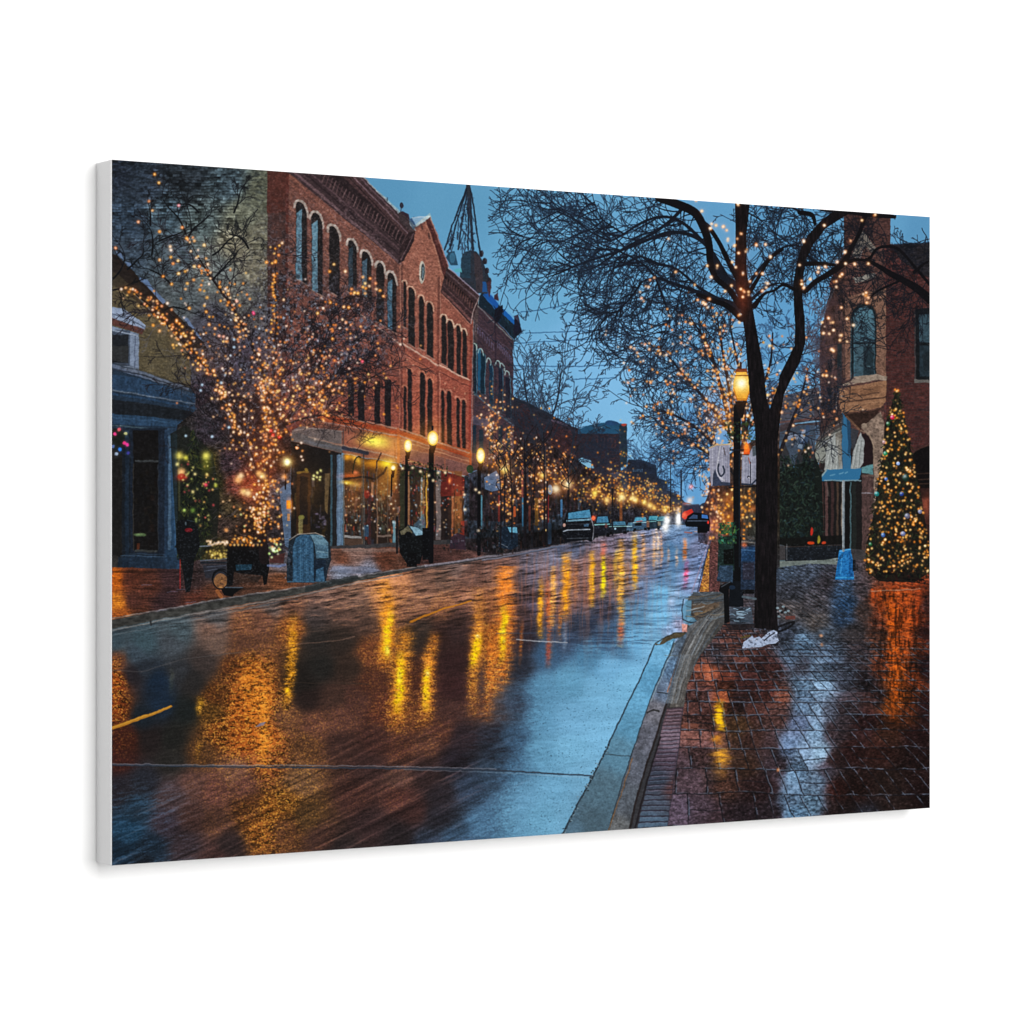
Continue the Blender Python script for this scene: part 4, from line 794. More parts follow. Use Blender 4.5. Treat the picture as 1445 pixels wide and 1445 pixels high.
# ripple, tyre streak and sparkle textures
sl = .47
al = XX * math.cos(-.45) + YY * math.sin(-.45); ac = -XX * math.sin(-.45) + YY * math.cos(-.45)
trk = fbm(al / 95, ac / 3.4, 100, 3) - .5; trk2 = fbm(al / 40, ac / 9, 104, 3) - .5
far_ = np.clip((905 - YY) / 60, 0, 1); lowl = np.clip((YY - 985 + (XX - 600) * .22) / 90, 0, 1) * np.clip((760 - XX) / 120, 0, 1)
rp = fbm(XX / 16 + YY / 50, (YY + .12 * XX) / 2.0, 108, 3) - .5
sp = fbm(XX / 1.5, YY / 1.15, 112, 2) - .5
sky_part = np.clip((img[..., 2] - img[..., 0]) * 3 - .2, 0, 1)
amp = (1 - .86 * sky_part)
img *= (1 + RM * amp * (rp * (.85 * far_ + .35) + trk * lowl * .85 + trk2 * lowl * .35 + sp * (.26 + .30 * near)))[..., None]
hl = np.clip((rp - .13) * 5, 0, 1) * far_ * RM * np.clip((XX - 250) / 200, 0, 1) * np.clip((760 - XX) / 60, .0, 1); img[:] = img * (1 - .45 * hl[..., None]) + C_((196, 134, 104)) * (.45 * hl[..., None])
dk = np.clip((-rp - .10) * 6, 0, 1) * far_ * RM; img *= (1 - .28 * dk)[..., None]
hl = np.clip((trk - .14) * 5, 0, 1) * lowl * RM * np.clip((fbm(XX / 30, YY / 20, 137, 2) - .35) * 4, 0, 1); img[:] = img * (1 - .24 * hl[..., None]) + C_((164, 118, 104)) * (.24 * hl[..., None])
lb = np.clip((300 - XX) / 90, 0, 1) * np.clip((YY - 1090) / 40, 0, 1) * RM; hl = np.clip((trk * .5 + rp * .6 + sp * .25 - .02) * 5, 0, 1) * lb; img[:] = img * (1 - .5 * hl[..., None]) + C_((66, 98, 124)) * (.5 * hl[..., None])
gold = np.clip((img[..., 0] - img[..., 2]) * 4 - .35, 0, 1) * np.clip(near * 2, 0, 1) * RM
brk_ = np.clip((.5 - fbm(XX / 7, YY / 2.4, 141, 3)) * 5, 0, 1) * gold * np.clip((470 - XX) / 60, 0, 1); img *= (1 - .5 * brk_)[..., None]
spk = np.clip((fbm(XX / 1.7, YY / 1.3, 120, 2) - .56) * 7, 0, 1) * gold; pit = np.clip((.44 - fbm(XX / 2.2, YY / 1.5, 122, 3)) * 6, 0, 1) * gold; img *= (1 - .42 * pit)[..., None]; img[:] = img * (1 - spk[..., None] * .6) + C_((244, 176, 80)) * (spk[..., None] * .6)
dsp = np.clip((vn(XX / 1.5, YY / 1.2, 125) - .86) * 10, 0, 1) * RM * sky_part * .45; img *= (1 - dsp)[..., None]
# drifting dark edges where the trees are mirrored
edge = np.clip(fbm(XX / 3, YY / 2, 128, 3) * 1.6 - .5, 0, 1)
m = RM * edge * np.exp(-.5 * (((XX - (735 - (YY - 1000) * .22)) / 16) ** 2)) * np.clip((YY - 940) / 60, 0, 1) * .5; img[:] = img * (1 - m[..., None]) + C_((42, 52, 66)) * m[..., None]
m = RM * edge * np.exp(-.5 * (((XX - 810) / 60) ** 2 + ((YY - 895) / 22) ** 2)) * .5 * np.clip((rp + .12) * 6, 0, 1); img[:] = img * (1 - m[..., None]) + C_((52, 62, 82)) * m[..., None]
for (x0, x1, y) in ((880, 700, 894), (840, 770, 870), (882, 836, 872), (884, 820, 884), (892, 800, 900), (884, 850, 907), (930, 882, 905)): line([(x0, y), ((x0 + x1) / 2, y - 1.5), (x1, y)], 1.2, (60, 76, 100), .5)
line([(728, 902), (760, 905), (800, 907)], 1.3, (180, 184, 190), .8); line([(880, 905), (918, 909)], 1.2, (70, 104, 134), .8); line([(885, 871), (960, 874)], 1, (90, 136, 170), .7)
hz = np.clip((fbm(XX / 26, YY / 1.9, 131, 3) - .5) * 7, 0, 1) * np.exp(-.5 * (((XX - 845) / 52) ** 2 + ((YY - 885) / 22) ** 2)) * RM
img[:] = img * (1 - .8 * hz[..., None]) + C_((44, 52, 70)) * (.8 * hz[..., None])
vs_ = np.clip((fbm(XX / 2.6, YY / 40, 134, 3) - .45) * 4, 0, 1) * np.exp(-.5 * (((XX - 800) / 90) ** 2 + ((YY - 835) / 45) ** 2)) * RM
img[:] = img * (1 - .38 * vs_[..., None]) + C_((178, 112, 84)) * (.38 * vs_[..., None])
hz = np.clip((fbm(XX / 40, YY / 1.7, 136, 3) - .52) * 6, 0, 1) * np.exp(-.5 * (((XX - 925) / 40) ** 2 + ((YY - 830) / 60) ** 2)) * RM
img[:] = img * (1 - .5 * hz[..., None]) + C_((70, 96, 130)) * (.5 * hz[..., None])
rsk = (fbm(XX / 34, YY / 4.5, 171, 3) - .5) * .16 + (fbm(XX / 90, YY / 40, 174, 2) - .5) * .16
img *= (1 + rsk * RM * sky_part)[..., None]
gr_ = np.clip((vn(XX / 1.9, YY / 1.4, 176) - .80) * 5, 0, 1) * RM * sky_part * np.clip((YY - 900) / 120, 0, 1) * np.clip(fbm(XX / 40, YY / 30, 177, 2) * 2.4 - .8, 0, 1) * .5; img *= (1 - gr_)[..., None]
# expansion joint, centre line
line([(150, 1079), (300, 1082), (420, 1083), (560, 1084), (700, 1087), (836, 1095)], 2.2, (52, 60, 72), .9); line([(150, 1077.5), (300, 1080), (430, 1080), (560, 1081.5), (700, 1085)], 1.3, (122, 124, 134), .7); line([(570, 1086), (700, 1090), (834, 1098)], 1, (150, 170, 186), .4)
line([(400, 963), (520, 965)], 1.4, (60, 50, 44), .6); line([(418, 909), (470, 905), (500, 898)], 1.4, (120, 96, 84), .6); line([(150, 945), (200, 948), (260, 930), (340, 920)], 1.6, (96, 92, 92), .4)
poly([(150, 1028), (200, 1010), (241, 995.5), (243, 997.5), (238, 1000), (200, 1015), (150, 1033)], (176, 122, 44), .95); line([(152, 1029), (240, 997)], 1.2, (210, 160, 70), .6)
line([(578, 878), (620, 861), (664, 848.5)], 3, (186, 120, 34), .85, 2); line([(560, 879), (578, 878)], 1.6, (60, 44, 34), .7); poly([(358, 1026), (366, 1020), (376, 1018), (372, 1023)], (110, 120, 160), .7)
line([(580, 892), (610, 872), (640, 862)], 4, (40, 34, 32), .3)

# left kerb and gutter
line([(150, 874), (269, 853), (317, 844), (420, 829), (505, 813), (568, 803), (623, 795), (700, 783)], 1.8, (118, 116, 118), .8)
poly([(150, 876), (269, 855), (317, 846), (420, 831), (505, 815), (568, 805), (568, 808), (505, 820), (420, 839), (265, 866), (150, 889)], (62, 62, 60)); tex_noise([(150, 870), (568, 800), (568, 812), (150, 892)], .25, 8, 3, 50)
line([(150, 891), (265, 868), (420, 841), (505, 822), (568, 811)], 1.6, (128, 124, 122), .75); line([(150, 894), (265, 872), (420, 845)], 1.4, (56, 62, 70), .6); line([(150, 898), (265, 876), (380, 853)], 1.2, (104, 112, 118), .6); line([(212, 876), (213, 882)], 2, (40, 40, 42), .8)
poly([(430, 826), (505, 811), (505, 817), (430, 836)], (44, 50, 52), .7)
line([(600, 799), (660, 790), (700, 784), (760, 775), (800, 767), (850, 758)], 2.4, (128, 122, 132), .85); line([(680, 791), (740, 781), (790, 770)], 2.4, (104, 118, 142), .7); line([(600, 804), (700, 789), (780, 774)], 1.2, (60, 50, 50), .6)

# ---- right gutter, kerb and pavement
GU = [(951, 905), (960, 888), (985, 852), (1012, 848), (1012, 880), (985, 905), (960, 935), (944, 978), (927, 1028), (911, 1083), (888, 1180), (880, 1240), (740, 1240), (794, 1180), (836, 1096), (880, 1010), (905, 950), (923, 909)]
poly([(923, 909), (957, 893), (951, 907), (917, 988), (890, 1064), (856, 1175), (850, 1240), (760, 1240), (794, 1176), (836, 1096), (870, 1030), (900, 965)], (104, 150, 182))
Fg = field([(935, 915, 112, 168, 206), (915, 960, 96, 150, 186), (890, 1020, 92, 140, 170), (870, 1060, 92, 128, 150), (850, 1110, 84, 108, 122), (830, 1160, 78, 98, 110), (810, 1170, 84, 108, 124), (895, 985, 104, 160, 196)], 25)
gp = [(923, 909), (957, 893), (951, 907), (917, 988), (890, 1064), (856, 1175), (850, 1240), (760, 1240), (794, 1176), (836, 1096), (870, 1030), (900, 965)]
poly(gp, Fg); tex_noise(gp, .08, 5, 3, 51); tex_noise(gp, .08, 1.5, 1.2, 52)
line([(923, 910), (908, 946), (880, 1005), (858, 1052), (836, 1098), (815, 1135), (793, 1178)], 1.9, (44, 56, 66), .9, 2.6)
rr = random.Random(9)
for i in range(70):
    t = rr.random(); x = 858 + (793 - 858) * t; y = 1052 + (1178 - 1052) * t; ell(x + rr.gauss(0, 2), y + rr.gauss(0, 2), rr.uniform(.5, 1.4), rr.uniform(.5, 1.2), rr.choice([(30, 34, 38), (130, 150, 160), (50, 56, 60)]), .8)
line([(852, 1064), (890, 1067)], 1.3, (56, 70, 78), .8)
# kerb stone
kb = [(957, 900), (972, 884), (990, 880), (980, 898), (966, 925), (952, 960), (944, 980), (934, 1012), (926, 1040), (911, 1083), (900, 1125), (888, 1172), (880, 1230), (850, 1230), (858, 1172), (872, 1120), (890, 1068), (903, 1028), (917, 988), (936, 942)]
Fk = field([(975, 890, 84, 98, 114), (960, 915, 92, 106, 122), (950, 940, 92, 116, 142), (935, 975, 98, 112, 132), (925, 1000, 108, 108, 116), (915, 1040, 94, 96, 106), (900, 1080, 90, 94, 104), (880, 1130, 86, 92, 100), (865, 1165, 96, 98, 100)], 20)
poly(kb, Fk); tex_noise(kb, .12, 2, 2, 53); tex_noise(kb, .12, 6, 6, 54)
line([(951, 905), (936, 942), (917, 988), (903, 1028), (890, 1068), (876, 1110), (858, 1172)], 1.4, (48, 62, 72), .9); line([(953, 906), (938, 943), (919, 989)], 1, (150, 176, 180), .6); line([(892, 1070), (880, 1110), (862, 1160), (857, 1175)], 1.6, (124, 92, 62), .7)
line([(980, 898), (963, 930), (944, 981), (930, 1025), (912, 1080), (900, 1120), (886, 1178)], 2.2, (40, 34, 34), .9, 3.2); line([(957, 933), (948, 958), (942, 976)], 2, (160, 104, 76), .7)
line([(927, 977), (945, 979)], 1.6, (44, 50, 56), .9); line([(913, 1006), (922, 1002), (930, 1004)], 2.6, (40, 40, 40), .85); line([(938, 924), (958, 926)], 1.2, (90, 96, 96), .7)
# corner slab and the swirl of the old kerb
poly([(978, 836), (1022, 834), (1022, 850), (968, 852)], (78, 84, 90)); line([(972, 843), (1020, 839)], 1.6, (60, 58, 54), .7); line([(970, 849), (1020, 846)], 1.2, (44, 46, 48), .7)
poly([(970, 852), (1022, 848), (1024, 880), (1005, 905), (985, 925), (972, 900), (968, 868)], (74, 72, 70)); poly([(975, 853), (1018, 849), (1016, 860), (980, 868)], (104, 86, 70), .7); poly([(1014, 850), (1024, 848), (1024, 878), (1014, 880)], (74, 76, 80), .6)
poly([(968, 848), (976, 848), (975, 868), (985, 878), (975, 884), (964, 878), (963, 860)], (96, 140, 168), .8); line([(965, 846), (962, 862), (963, 874), (975, 879), (985, 877)], 1.5, (40, 46, 54), .9); line([(978, 850), (976, 866), (984, 872), (1000, 864)], 1.5, (66, 56, 50), .8)
poly([(962, 880), (970, 881), (970, 892), (962, 892)], (214, 146, 132), .9); poly([(923, 908), (930, 909), (938, 898), (950, 893), (968, 893), (960, 900), (948, 901), (936, 909), (925, 911)], (84, 76, 60)); line([(925, 908), (938, 899), (952, 893), (968, 893)], 1.4, (46, 46, 44), .8)
poly([(972, 884), (1000, 866), (1012, 868), (990, 890), (975, 915), (962, 950), (952, 958), (960, 925)], (96, 98, 102)); line([(1004, 864), (992, 882), (975, 905), (963, 930), (955, 955)], 1.8, (54, 50, 48), .8); line([(1012, 872), (996, 892), (980, 915), (970, 950), (966, 990)], 1.6, (70, 66, 62), .8); line([(1000, 868), (985, 890), (972, 915)], 1.2, (136, 140, 144), .6)
poly([(984, 905), (1000, 885), (1014, 880), (1000, 905), (985, 930), (975, 960), (970, 1000), (962, 998), (966, 950)], (82, 82, 82)); line([(1013, 882), (996, 906), (981, 935), (975, 965)], 1.3, (66, 84, 104), .7)
poly([(960, 932), (975, 925), (972, 960), (963, 998), (944, 998), (952, 960)], (96, 90, 84), .9); tex_noise([(940, 880), (1015, 850), (1015, 930), (960, 998), (940, 998)], .22, 3, 3, 55); line([(954, 948), (974, 948)], 1.3, (60, 58, 56), .8); line([(941, 998), (964, 998)], 1.3, (60, 56, 54), .8)
rr = random.Random(33)
for i in range(70):
    o_ = rr.uniform(-13, 15); c0_ = rr.choice([(128, 134, 140), (60, 60, 64), (104, 102, 98), (56, 58, 64), (96, 112, 128), (140, 146, 152), (84, 82, 82)])
    P_ = [(1016 + o_ * .5, 858), (1000 + o_ * .8, 872 + abs(o_) * .3), (984 + o_, 896), (970 + o_, 924), (961 + o_, 955), (951 + o_, 992)]
    a_ = rr.randrange(0, 4); line(curve(P_[a_:a_ + 3], 5), rr.uniform(.8, 2.0), c0_, rr.uniform(.3, .7))
for i in range(26):
    x = rr.uniform(968, 1010); y = rr.uniform(838, 876); line(curve([(x, y), (x + 8, y + rr.uniform(-2, 2)), (x + rr.uniform(12, 22), y - rr.uniform(0, 6))], 4), rr.uniform(.8, 1.8), rr.choice([(120, 104, 82), (58, 58, 62), (140, 146, 150), (44, 44, 48), (96, 124, 146)]), rr.uniform(.3, .65))
desat([(940, 1000), (966, 905), (985, 876), (1024, 846), (1030, 880), (1000, 910), (975, 1000)], .45)
# ribbed brick strip along the kerb
rb = [(941, 999), (964, 998), (962, 1030), (957, 1062), (950, 1110), (941, 1172), (936, 1240), (886, 1240), (898, 1172), (915, 1100), (930, 1045)]
poly(rb, field([(952, 1010, 96, 78, 84), (948, 1040, 120, 104, 116), (940, 1070, 84, 72, 84), (930, 1100, 62, 70, 84), (925, 1130, 76, 84, 98), (918, 1160, 82, 100, 118), (945, 1110, 84, 62, 64)], 14))
y = 1000.
while y < 1190:
    t = (y - 999) / 180; xa = 941 - 46 * t; xb = 964 - 24 * t; line([(xa, y), (xb, y - 1)], 1.1 + t, (44, 38, 48), .75); line([(xa + 3, y + 1.6), (xb - 3, y + 1)], 1, (140, 130, 146) if rr.random() < .5 else (104, 116, 134), .55); y += 4.6 + 4 * t
line([(931, 1040), (915, 1096), (903, 1140), (893, 1178)], 2.4, (34, 30, 34), .85); line([(964, 1000), (957, 1060), (950, 1110), (941, 1172)], 1.6, (52, 50, 60), .85)
# brick pavement
SW = [(1024, 850), (1097, 795), (1180, 788), (1240, 792), (1320, 806), (1320, 1240), (936, 1240), (941, 1172), (957, 1062), (964, 1000), (970, 965), (985, 930), (1003, 905), (1022, 880)]
Fs = field([(1105, 805, 66, 78, 94), (1140, 805, 70, 78, 92), (1160, 820, 58, 54, 60), (1110, 830, 56, 58, 66), (1150, 850, 74, 70, 74), (1190, 830, 62, 84, 110), (1193, 850, 50, 80, 112), (1190, 870, 46, 66, 90), (1215, 830, 84, 74, 78), (1110, 860, 80, 74, 74), (1150, 875, 78, 72, 70), (1110, 890, 54, 60, 72), (1160, 895, 66, 76, 88), (1200, 890, 70, 64, 66), (1215, 860, 80, 64, 60),
    (1235, 840, 150, 74, 40), (1262, 840, 176, 80, 36), (1290, 840, 156, 70, 34), (1308, 850, 74, 42, 38), (1240, 870, 118, 62, 40), (1262, 870, 196, 86, 30), (1290, 870, 150, 66, 30), (1306, 890, 66, 34, 30), (1240, 900, 92, 58, 44), (1262, 910, 176, 82, 32), (1288, 905, 120, 58, 32), (1262, 950, 180, 94, 32), (1285, 950, 110, 54, 28), (1260, 990, 160, 84, 28), (1275, 1005, 100, 50, 26), (1245, 940, 110, 60, 40), (1235, 980, 62, 42, 40), (1305, 940, 46, 28, 30), (1305, 1000, 50, 28, 28),
    (1210, 920, 66, 58, 62), (1220, 960, 52, 42, 46), (1190, 950, 62, 66, 78), (1170, 920, 84, 100, 120), (1190, 1000, 60, 50, 54), (1220, 1020, 66, 36, 36), (1250, 1030, 84, 46, 32), (1290, 1040, 58, 28, 28), (1200, 1060, 74, 34, 32), (1240, 1060, 84, 40, 32), (1290, 1080, 58, 30, 28), (1300, 1120, 50, 26, 26), (1250, 1100, 64, 40, 34), (1210, 1110, 66, 34, 30), (1260, 1130, 62, 40, 36), (1220, 1150, 44, 44, 52), (1180, 1110, 78, 36, 30), (1180, 1150, 60, 40, 40), (1175, 1070, 62, 40, 40), (1170, 1030, 62, 50, 54),
    (1130, 905, 92, 116, 140), (1110, 925, 74, 88, 106), (1150, 940, 80, 96, 114), (1130, 940, 52, 52, 60), (1130, 965, 112, 140, 168), (1155, 965, 116, 142, 168), (1130, 990, 110, 136, 166), (1150, 1000, 124, 150, 178), (1125, 1020, 96, 110, 138), (1150, 1030, 118, 146, 174), (1110, 1050, 96, 116, 146), (1130, 1060, 118, 142, 170), (1155, 1060, 124, 152, 176), (1120, 1090, 112, 142, 172), (1150, 1100, 100, 120, 142), (1115, 1120, 100, 124, 150), (1140, 1130, 108, 138, 164), (1120, 1150, 110, 146, 180), (1165, 1085, 76, 70, 80), (1165, 1000, 84, 90, 104),
    (1090, 940, 66, 42, 40), (1070, 930, 60, 38, 36), (1050, 920, 78, 50, 44), (1030, 910, 84, 56, 50), (1010, 925, 72, 62, 66), (1000, 945, 122, 72, 54), (1020, 950, 84, 48, 38), (1050, 960, 62, 38, 36), (1080, 970, 78, 46, 42), (1100, 980, 104, 66, 54), (1095, 1010, 92, 66, 62), (1060, 1000, 64, 42, 38), (1040, 990, 52, 36, 36), (990, 980, 96, 66, 62), (1000, 1010, 84, 56, 52), (980, 1030, 106, 74, 68), (1017, 985, 104, 60, 40), (1040, 1020, 72, 52, 36), (1060, 1040, 58, 40, 36), (1085, 1050, 60, 46, 48), (1095, 1080, 62, 50, 56),
    (990, 1060, 90, 66, 66), (1000, 1090, 84, 66, 68), (975, 1100, 88, 72, 80), (960, 1140, 92, 80, 94), (990, 1140, 84, 70, 80), (1010, 1150, 72, 56, 62), (1020, 1105, 96, 66, 56), (1050, 1080, 62, 44, 36), (1060, 1110, 56, 38, 38), (1080, 1110, 46, 32, 34), (1050, 1150, 56, 44, 50), (1085, 1150, 52, 42, 48), (960, 1080, 74, 60, 66)], 11)
poly(SW, Fs); WM = fullmask(SW)
d = np.maximum(YY - 732, 30.); Ug = (XX - 955) / d / .118; Vg = 3900 / d
Ug = Ug + .12 * (fbm(XX / 60, YY / 40, 140, 2) - .5); Vg = Vg + .25 * (fbm(XX / 80, YY / 40, 142, 2) - .5)
row = np.floor(Vg); uu = Ug + .5 * (row % 2) + .35 * vn(row * .7, row * .3, 145); cu = np.floor(uu); fu = uu - cu; fv = Vg - row
hsh = vn(cu * 3.7 + .5, row * 5.3 + .5, 146); hs2 = vn(cu * 7.7 + .5, row * 2.3 + .5, 147)
pxu = 1 / (.118 * d); pxv = 3900 / d ** 2                       # pattern units per drawing unit
jw = 1.1
jo = (fu < jw * pxu * 1.5) | (fv < jw * pxv * 1.2) | ((hsh > .5) & (np.abs(fu - .5) < jw * pxu * .6)) | ((hsh <= .34) & (np.abs(fv - .5) < jw * pxv * .6))
jl = ((fu > jw * pxu * 1.5) & (fu < jw * pxu * 3.)) | ((fv > jw * pxv * 1.2) & (fv < jw * pxv * 2.4)) | ((hsh > .5) & (np.abs(fu - .5 - 1.2 * jw * pxu) < jw * pxu * .6))
amt = WM * np.clip((YY - 815) / 70, .25, 1) * (1 - .75 * np.clip((XX - 1094) / 10, 0, 1) * np.clip((915 - YY) / 25, 0, 1))
gr = fbm(XX / 3.2, YY / 2.0, 148, 3) - .5; gf = fbm(XX / 1.3, YY / 1.1, 151, 2) - .5
img *= ((1 - .14 * WM * np.clip((XX - 1170) / 40, 0, 1)) * (1 + WM * ((hs2 - .5) * .8 + gr * 1.1 + gf * .35)))[..., None]
joc = (jo * amt * .75)[..., None]; img[:] = img * (1 - joc) + C_((26, 26, 32)) * joc
brk = np.clip((fbm(XX / 9, YY / 7, 154, 2) - .32) * 3, 0, 1)
jlc = (jl * amt * .78 * brk)[..., None]; img[:] = img * (1 - jlc) + C_((96, 106, 122)) * jlc
wl = np.clip((gr - .16) * 5, 0, 1) * WM * .28; img[:] = img * (1 - wl[..., None]) + C_((120, 128, 142)) * wl[..., None]
dk_ = WM * np.clip((XX - 1150 - (1100 - YY) * .12) / 40, 0, 1) * np.clip((YY - 985) / 70, 0, 1) * np.clip((img[..., 0] - img[..., 2]) * 14 + .3, 0, 1)
g_ = (img @ C_((76, 150, 29)))[..., None]; img[:] = (img * (1 - .3 * dk_[..., None]) + g_ * .3 * dk_[..., None]) * (1 - .24 * dk_)[..., None]
bl_ = WM * np.clip((img[..., 2] - img[..., 0]) * 6 - .1, 0, 1) * np.clip((YY - 950) / 40, 0, 1); img[:] = img * (1 - .3 * bl_[..., None]) + (img * .6 + C_((84, 92, 106)) * .4) * (.3 * bl_[..., None]); img *= (1 + .06 * bl_)[..., None]
lt_ = WM * np.clip((1100 - XX) / 40, 0, 1) * np.clip((YY - 1040) / 60, 0, 1); img *= (1 - .12 * lt_)[..., None]
# diagonal courses farther off
a2 = (XX - 1097) * .62 - (YY - 800); dg = np.clip((905 - YY) / 40, 0, 1) * WM * np.clip((XX - 1094) / 6, 0, 1) * np.clip((1240 - XX) / 40, .25, 1)
ln = (np.abs((a2 / 5.2 + .6 * fbm(XX / 30, YY / 30, 156, 2)) % 1 - .5) < .12) * dg * np.clip((fbm(XX / 8, YY / 8, 157, 2) - .3) * 4, 0, 1)
img[:] = img * (1 - .42 * ln[..., None]) + C_((108, 118, 132)) * (.42 * ln[..., None]); ln = (np.abs((a2 / 5.2 + .25) % 1 - .5) < .12) * dg; img *= (1 - .35 * ln)[..., None]
poly([(1097, 792), (1180, 786), (1186, 790), (1182, 796), (1140, 796), (1097, 801)], (108, 116, 112), .9); line([(1097, 792), (1182, 786)], 1.5, (84, 104, 112), .8)
for i, (pts, w, c, a) in enumerate((([(1017, 985, 0), (1015, 1002, 1), (1016, 1025, 1), (1017, 1033, 0)], 6, (255, 196, 26), 1), ([(1014, 1034, 0), (1012, 1042, .8), (1014, 1052, .2)], 7, (232, 150, 44), .9), ([(1016, 1052, 0), (1018, 1065, 1), (1016, 1078, .6), (1012, 1104, 0)], 11, (240, 168, 52), .85), ([(1000, 938, 0), (1000, 946, .8), (1000, 952, 0)], 12, (190, 108, 76), .7),
    ([(1232, 832, .6), (1232, 845, .7), (1234, 860, 0)], 3, (232, 100, 36), .8), ([(1240, 832, .8), (1241, 850, .8), (1246, 880, 0)], 4, (232, 104, 36), .8), ([(1258, 832, .5), (1258, 860, 1), (1262, 930, .9), (1262, 1000, .6), (1258, 1030, 0)], 9, (226, 108, 30), .75), ([(1282, 832, .7), (1282, 870, .9), (1278, 930, .5), (1276, 980, 0)], 7, (232, 110, 40), .7), ([(1296, 832, .7), (1295, 850, .7), (1290, 890, 0)], 4, (220, 96, 36), .7), ([(1271, 835, .4), (1271, 870, .8), (1270, 930, 0)], 5, (230, 110, 40), .7))):
    streak(pts, w, c, a, .75, i)
fr = WM * np.exp(-.5 * (((XX - 1265) / 30) ** 2)) * np.clip((YY - 828) / 8, 0, 1) * np.clip((1040 - YY) / 60, 0, 1)
img *= (1 - .5 * fr * np.clip((fbm(XX / 2.6, YY / 14, 158, 3) - .42) * 4, 0, 1))[..., None]
img *= (1 - .35 * fr * np.clip((fbm(XX / 3, YY / 1.6, 159, 3) - .48) * 6, 0, 1))[..., None]
line([(1230, 834), (1299, 831)], 1.4, (170, 150, 140), .5); ell(974, 1024, 12, 4.5, (176, 110, 86), .35)
for (x, y) in ((1098, 1086), (1158, 897), (1159, 910)): glow(x, y, 1.6, (220, 120, 40), .8)
rr = random.Random(15)
for _ in range(260):
    x = rr.uniform(1090, 1230); y = rr.uniform(905, 1000); l = rr.uniform(2, 9); line([(x, y), (x + l, y + rr.uniform(-.5, .8))], .9, rr.choice([(128, 148, 170), (96, 112, 130), (34, 34, 42), (60, 50, 54)]), .4)
def limb(pts, col, a=1.0, n=6):
    P = curve(pts, n)
    for p, q in zip(P[:-1], P[1:]): seg(p[0], p[1], q[0], q[1], p[2], q[2], col, a)
def limb_segs(pts, n=5):
    P = curve(pts, n); return [(p[0], p[1], q[0], q[1], (p[2] + q[2]) / 2) for p, q in zip(P[:-1], P[1:])]
def sprout(guides, n, ln, w, maxl=3, spread=(.4, 1.1), away=None, **kw):
    out = []
    for _ in range(n):
        g = R.choice(guides); i = R.randrange(len(g) - 1); t = R.random(); x = g[i][0] + (g[i + 1][0] - g[i][0]) * t; y = g[i][1] + (g[i + 1][1] - g[i][1]) * t
        a = math.atan2(g[i + 1][1] - g[i][1], g[i + 1][0] - g[i][0]) + R.choice((-1, 1)) * R.uniform(*spread)
        if away: a = away(x, y, a)
        grow(x, y, a, R.uniform(*ln), w, out, 0, maxl, **kw)
    return out
def along(guides, n, sd=2.5, sp=1.0):
    L = []
    for g in guides:
        for p, q in zip(g[:-1], g[1:]): L.append((math.hypot(q[0] - p[0], q[1] - p[1]), p, q))
    tot = sum(l[0] for l in L); out = []
    for _ in range(n):
        r = R.random() * tot
        for l, p, q in L:
            r -= l
            if r <= 0: break
        t = R.random(); out.append((p[0] + (q[0] - p[0]) * t + R.gauss(0, sd), p[1] + (q[1] - p[1]) * t + R.gauss(0, sd * sp)))
    return out
def cloud(cx, cy, sx, sy, n): return [(R.gauss(cx, sx), R.gauss(cy, sy)) for _ in range(n)]
def onsegs(segs, n, sd=.8, wt=None):
    return [(s[0] + R.gauss(0, sd), s[1] + R.gauss(0, sd)) for s in (segs[R.randrange(len(segs))] for _ in range(n))]

warp(1.0, 11, 300); warp(.42, 3.2, 310)
# ---- dark recess left of the red row (shrubs, side yard)
BG = [(250, 600), (300, 560), (377, 560), (410, 612), (411, 776), (376, 790), (276, 790), (254, 803), (250, 700)]
Fd = field([(262, 620, 44, 42, 42), (290, 610, 44, 38, 44), (262, 650, 70, 64, 34), (275, 680, 30, 34, 26), (290, 650, 64, 58, 28), (300, 680, 48, 48, 30), (270, 720, 28, 32, 28), (300, 720, 42, 40, 34), (320, 650, 58, 46, 52), (330, 680, 88, 50, 46), (320, 710, 62, 54, 40), (310, 740, 62, 50, 46), (330, 760, 48, 38, 32), (300, 770, 60, 56, 34),
    (350, 620, 48, 34, 36), (345, 680, 84, 40, 34), (370, 650, 60, 34, 28), (360, 740, 34, 26, 24), (395, 640, 46, 34, 32), (400, 690, 60, 62, 72), (395, 760, 46, 44, 50), (340, 780, 34, 40, 48)], 12)
poly(BG, Fd); tex_noise(BG, .45, 5, 3, 60); tex_noise(BG, .3, 1.8, 1.4, 61)
poly([(240, 612), (262, 600), (300, 640), (310, 700), (306, 760), (280, 790), (250, 790)], (28, 32, 28), .75)
clutter([(250, 610), (310, 640), (312, 780), (250, 790)], 260, [(24, 30, 24), (36, 42, 30), (20, 22, 22), (48, 50, 30), (34, 44, 36)], (1, 4), (1, 4), .6, 30)
poly([(394, 690), (410, 680), (410, 776), (402, 770)], (86, 106, 130), .9); rect(404, 706, 410, 718, (220, 104, 30), .9); glow(408, 712, 2.6, (255, 120, 20), .9, 6); rect(405, 725, 409, 735, (190, 130, 80), .8)
line([(252, 640), (253, 720)], 3, (92, 92, 66), .5)
for _ in range(80):
    x = R.uniform(295, 345); y = R.uniform(600, 770); a = R.uniform(-.9, .2); l = R.uniform(4, 12); line([(x, y), (x + l * math.cos(a), y + l * math.sin(a))], .8, R.choice([(110, 104, 118), (84, 74, 84), (120, 108, 104)]), .4)
shrub(246, 306, 606, 790, n=620, seed=21, apex=272, cols=((34, 44, 32), (22, 26, 22), (52, 60, 34), (28, 34, 28), (16, 18, 16), (62, 66, 36)))
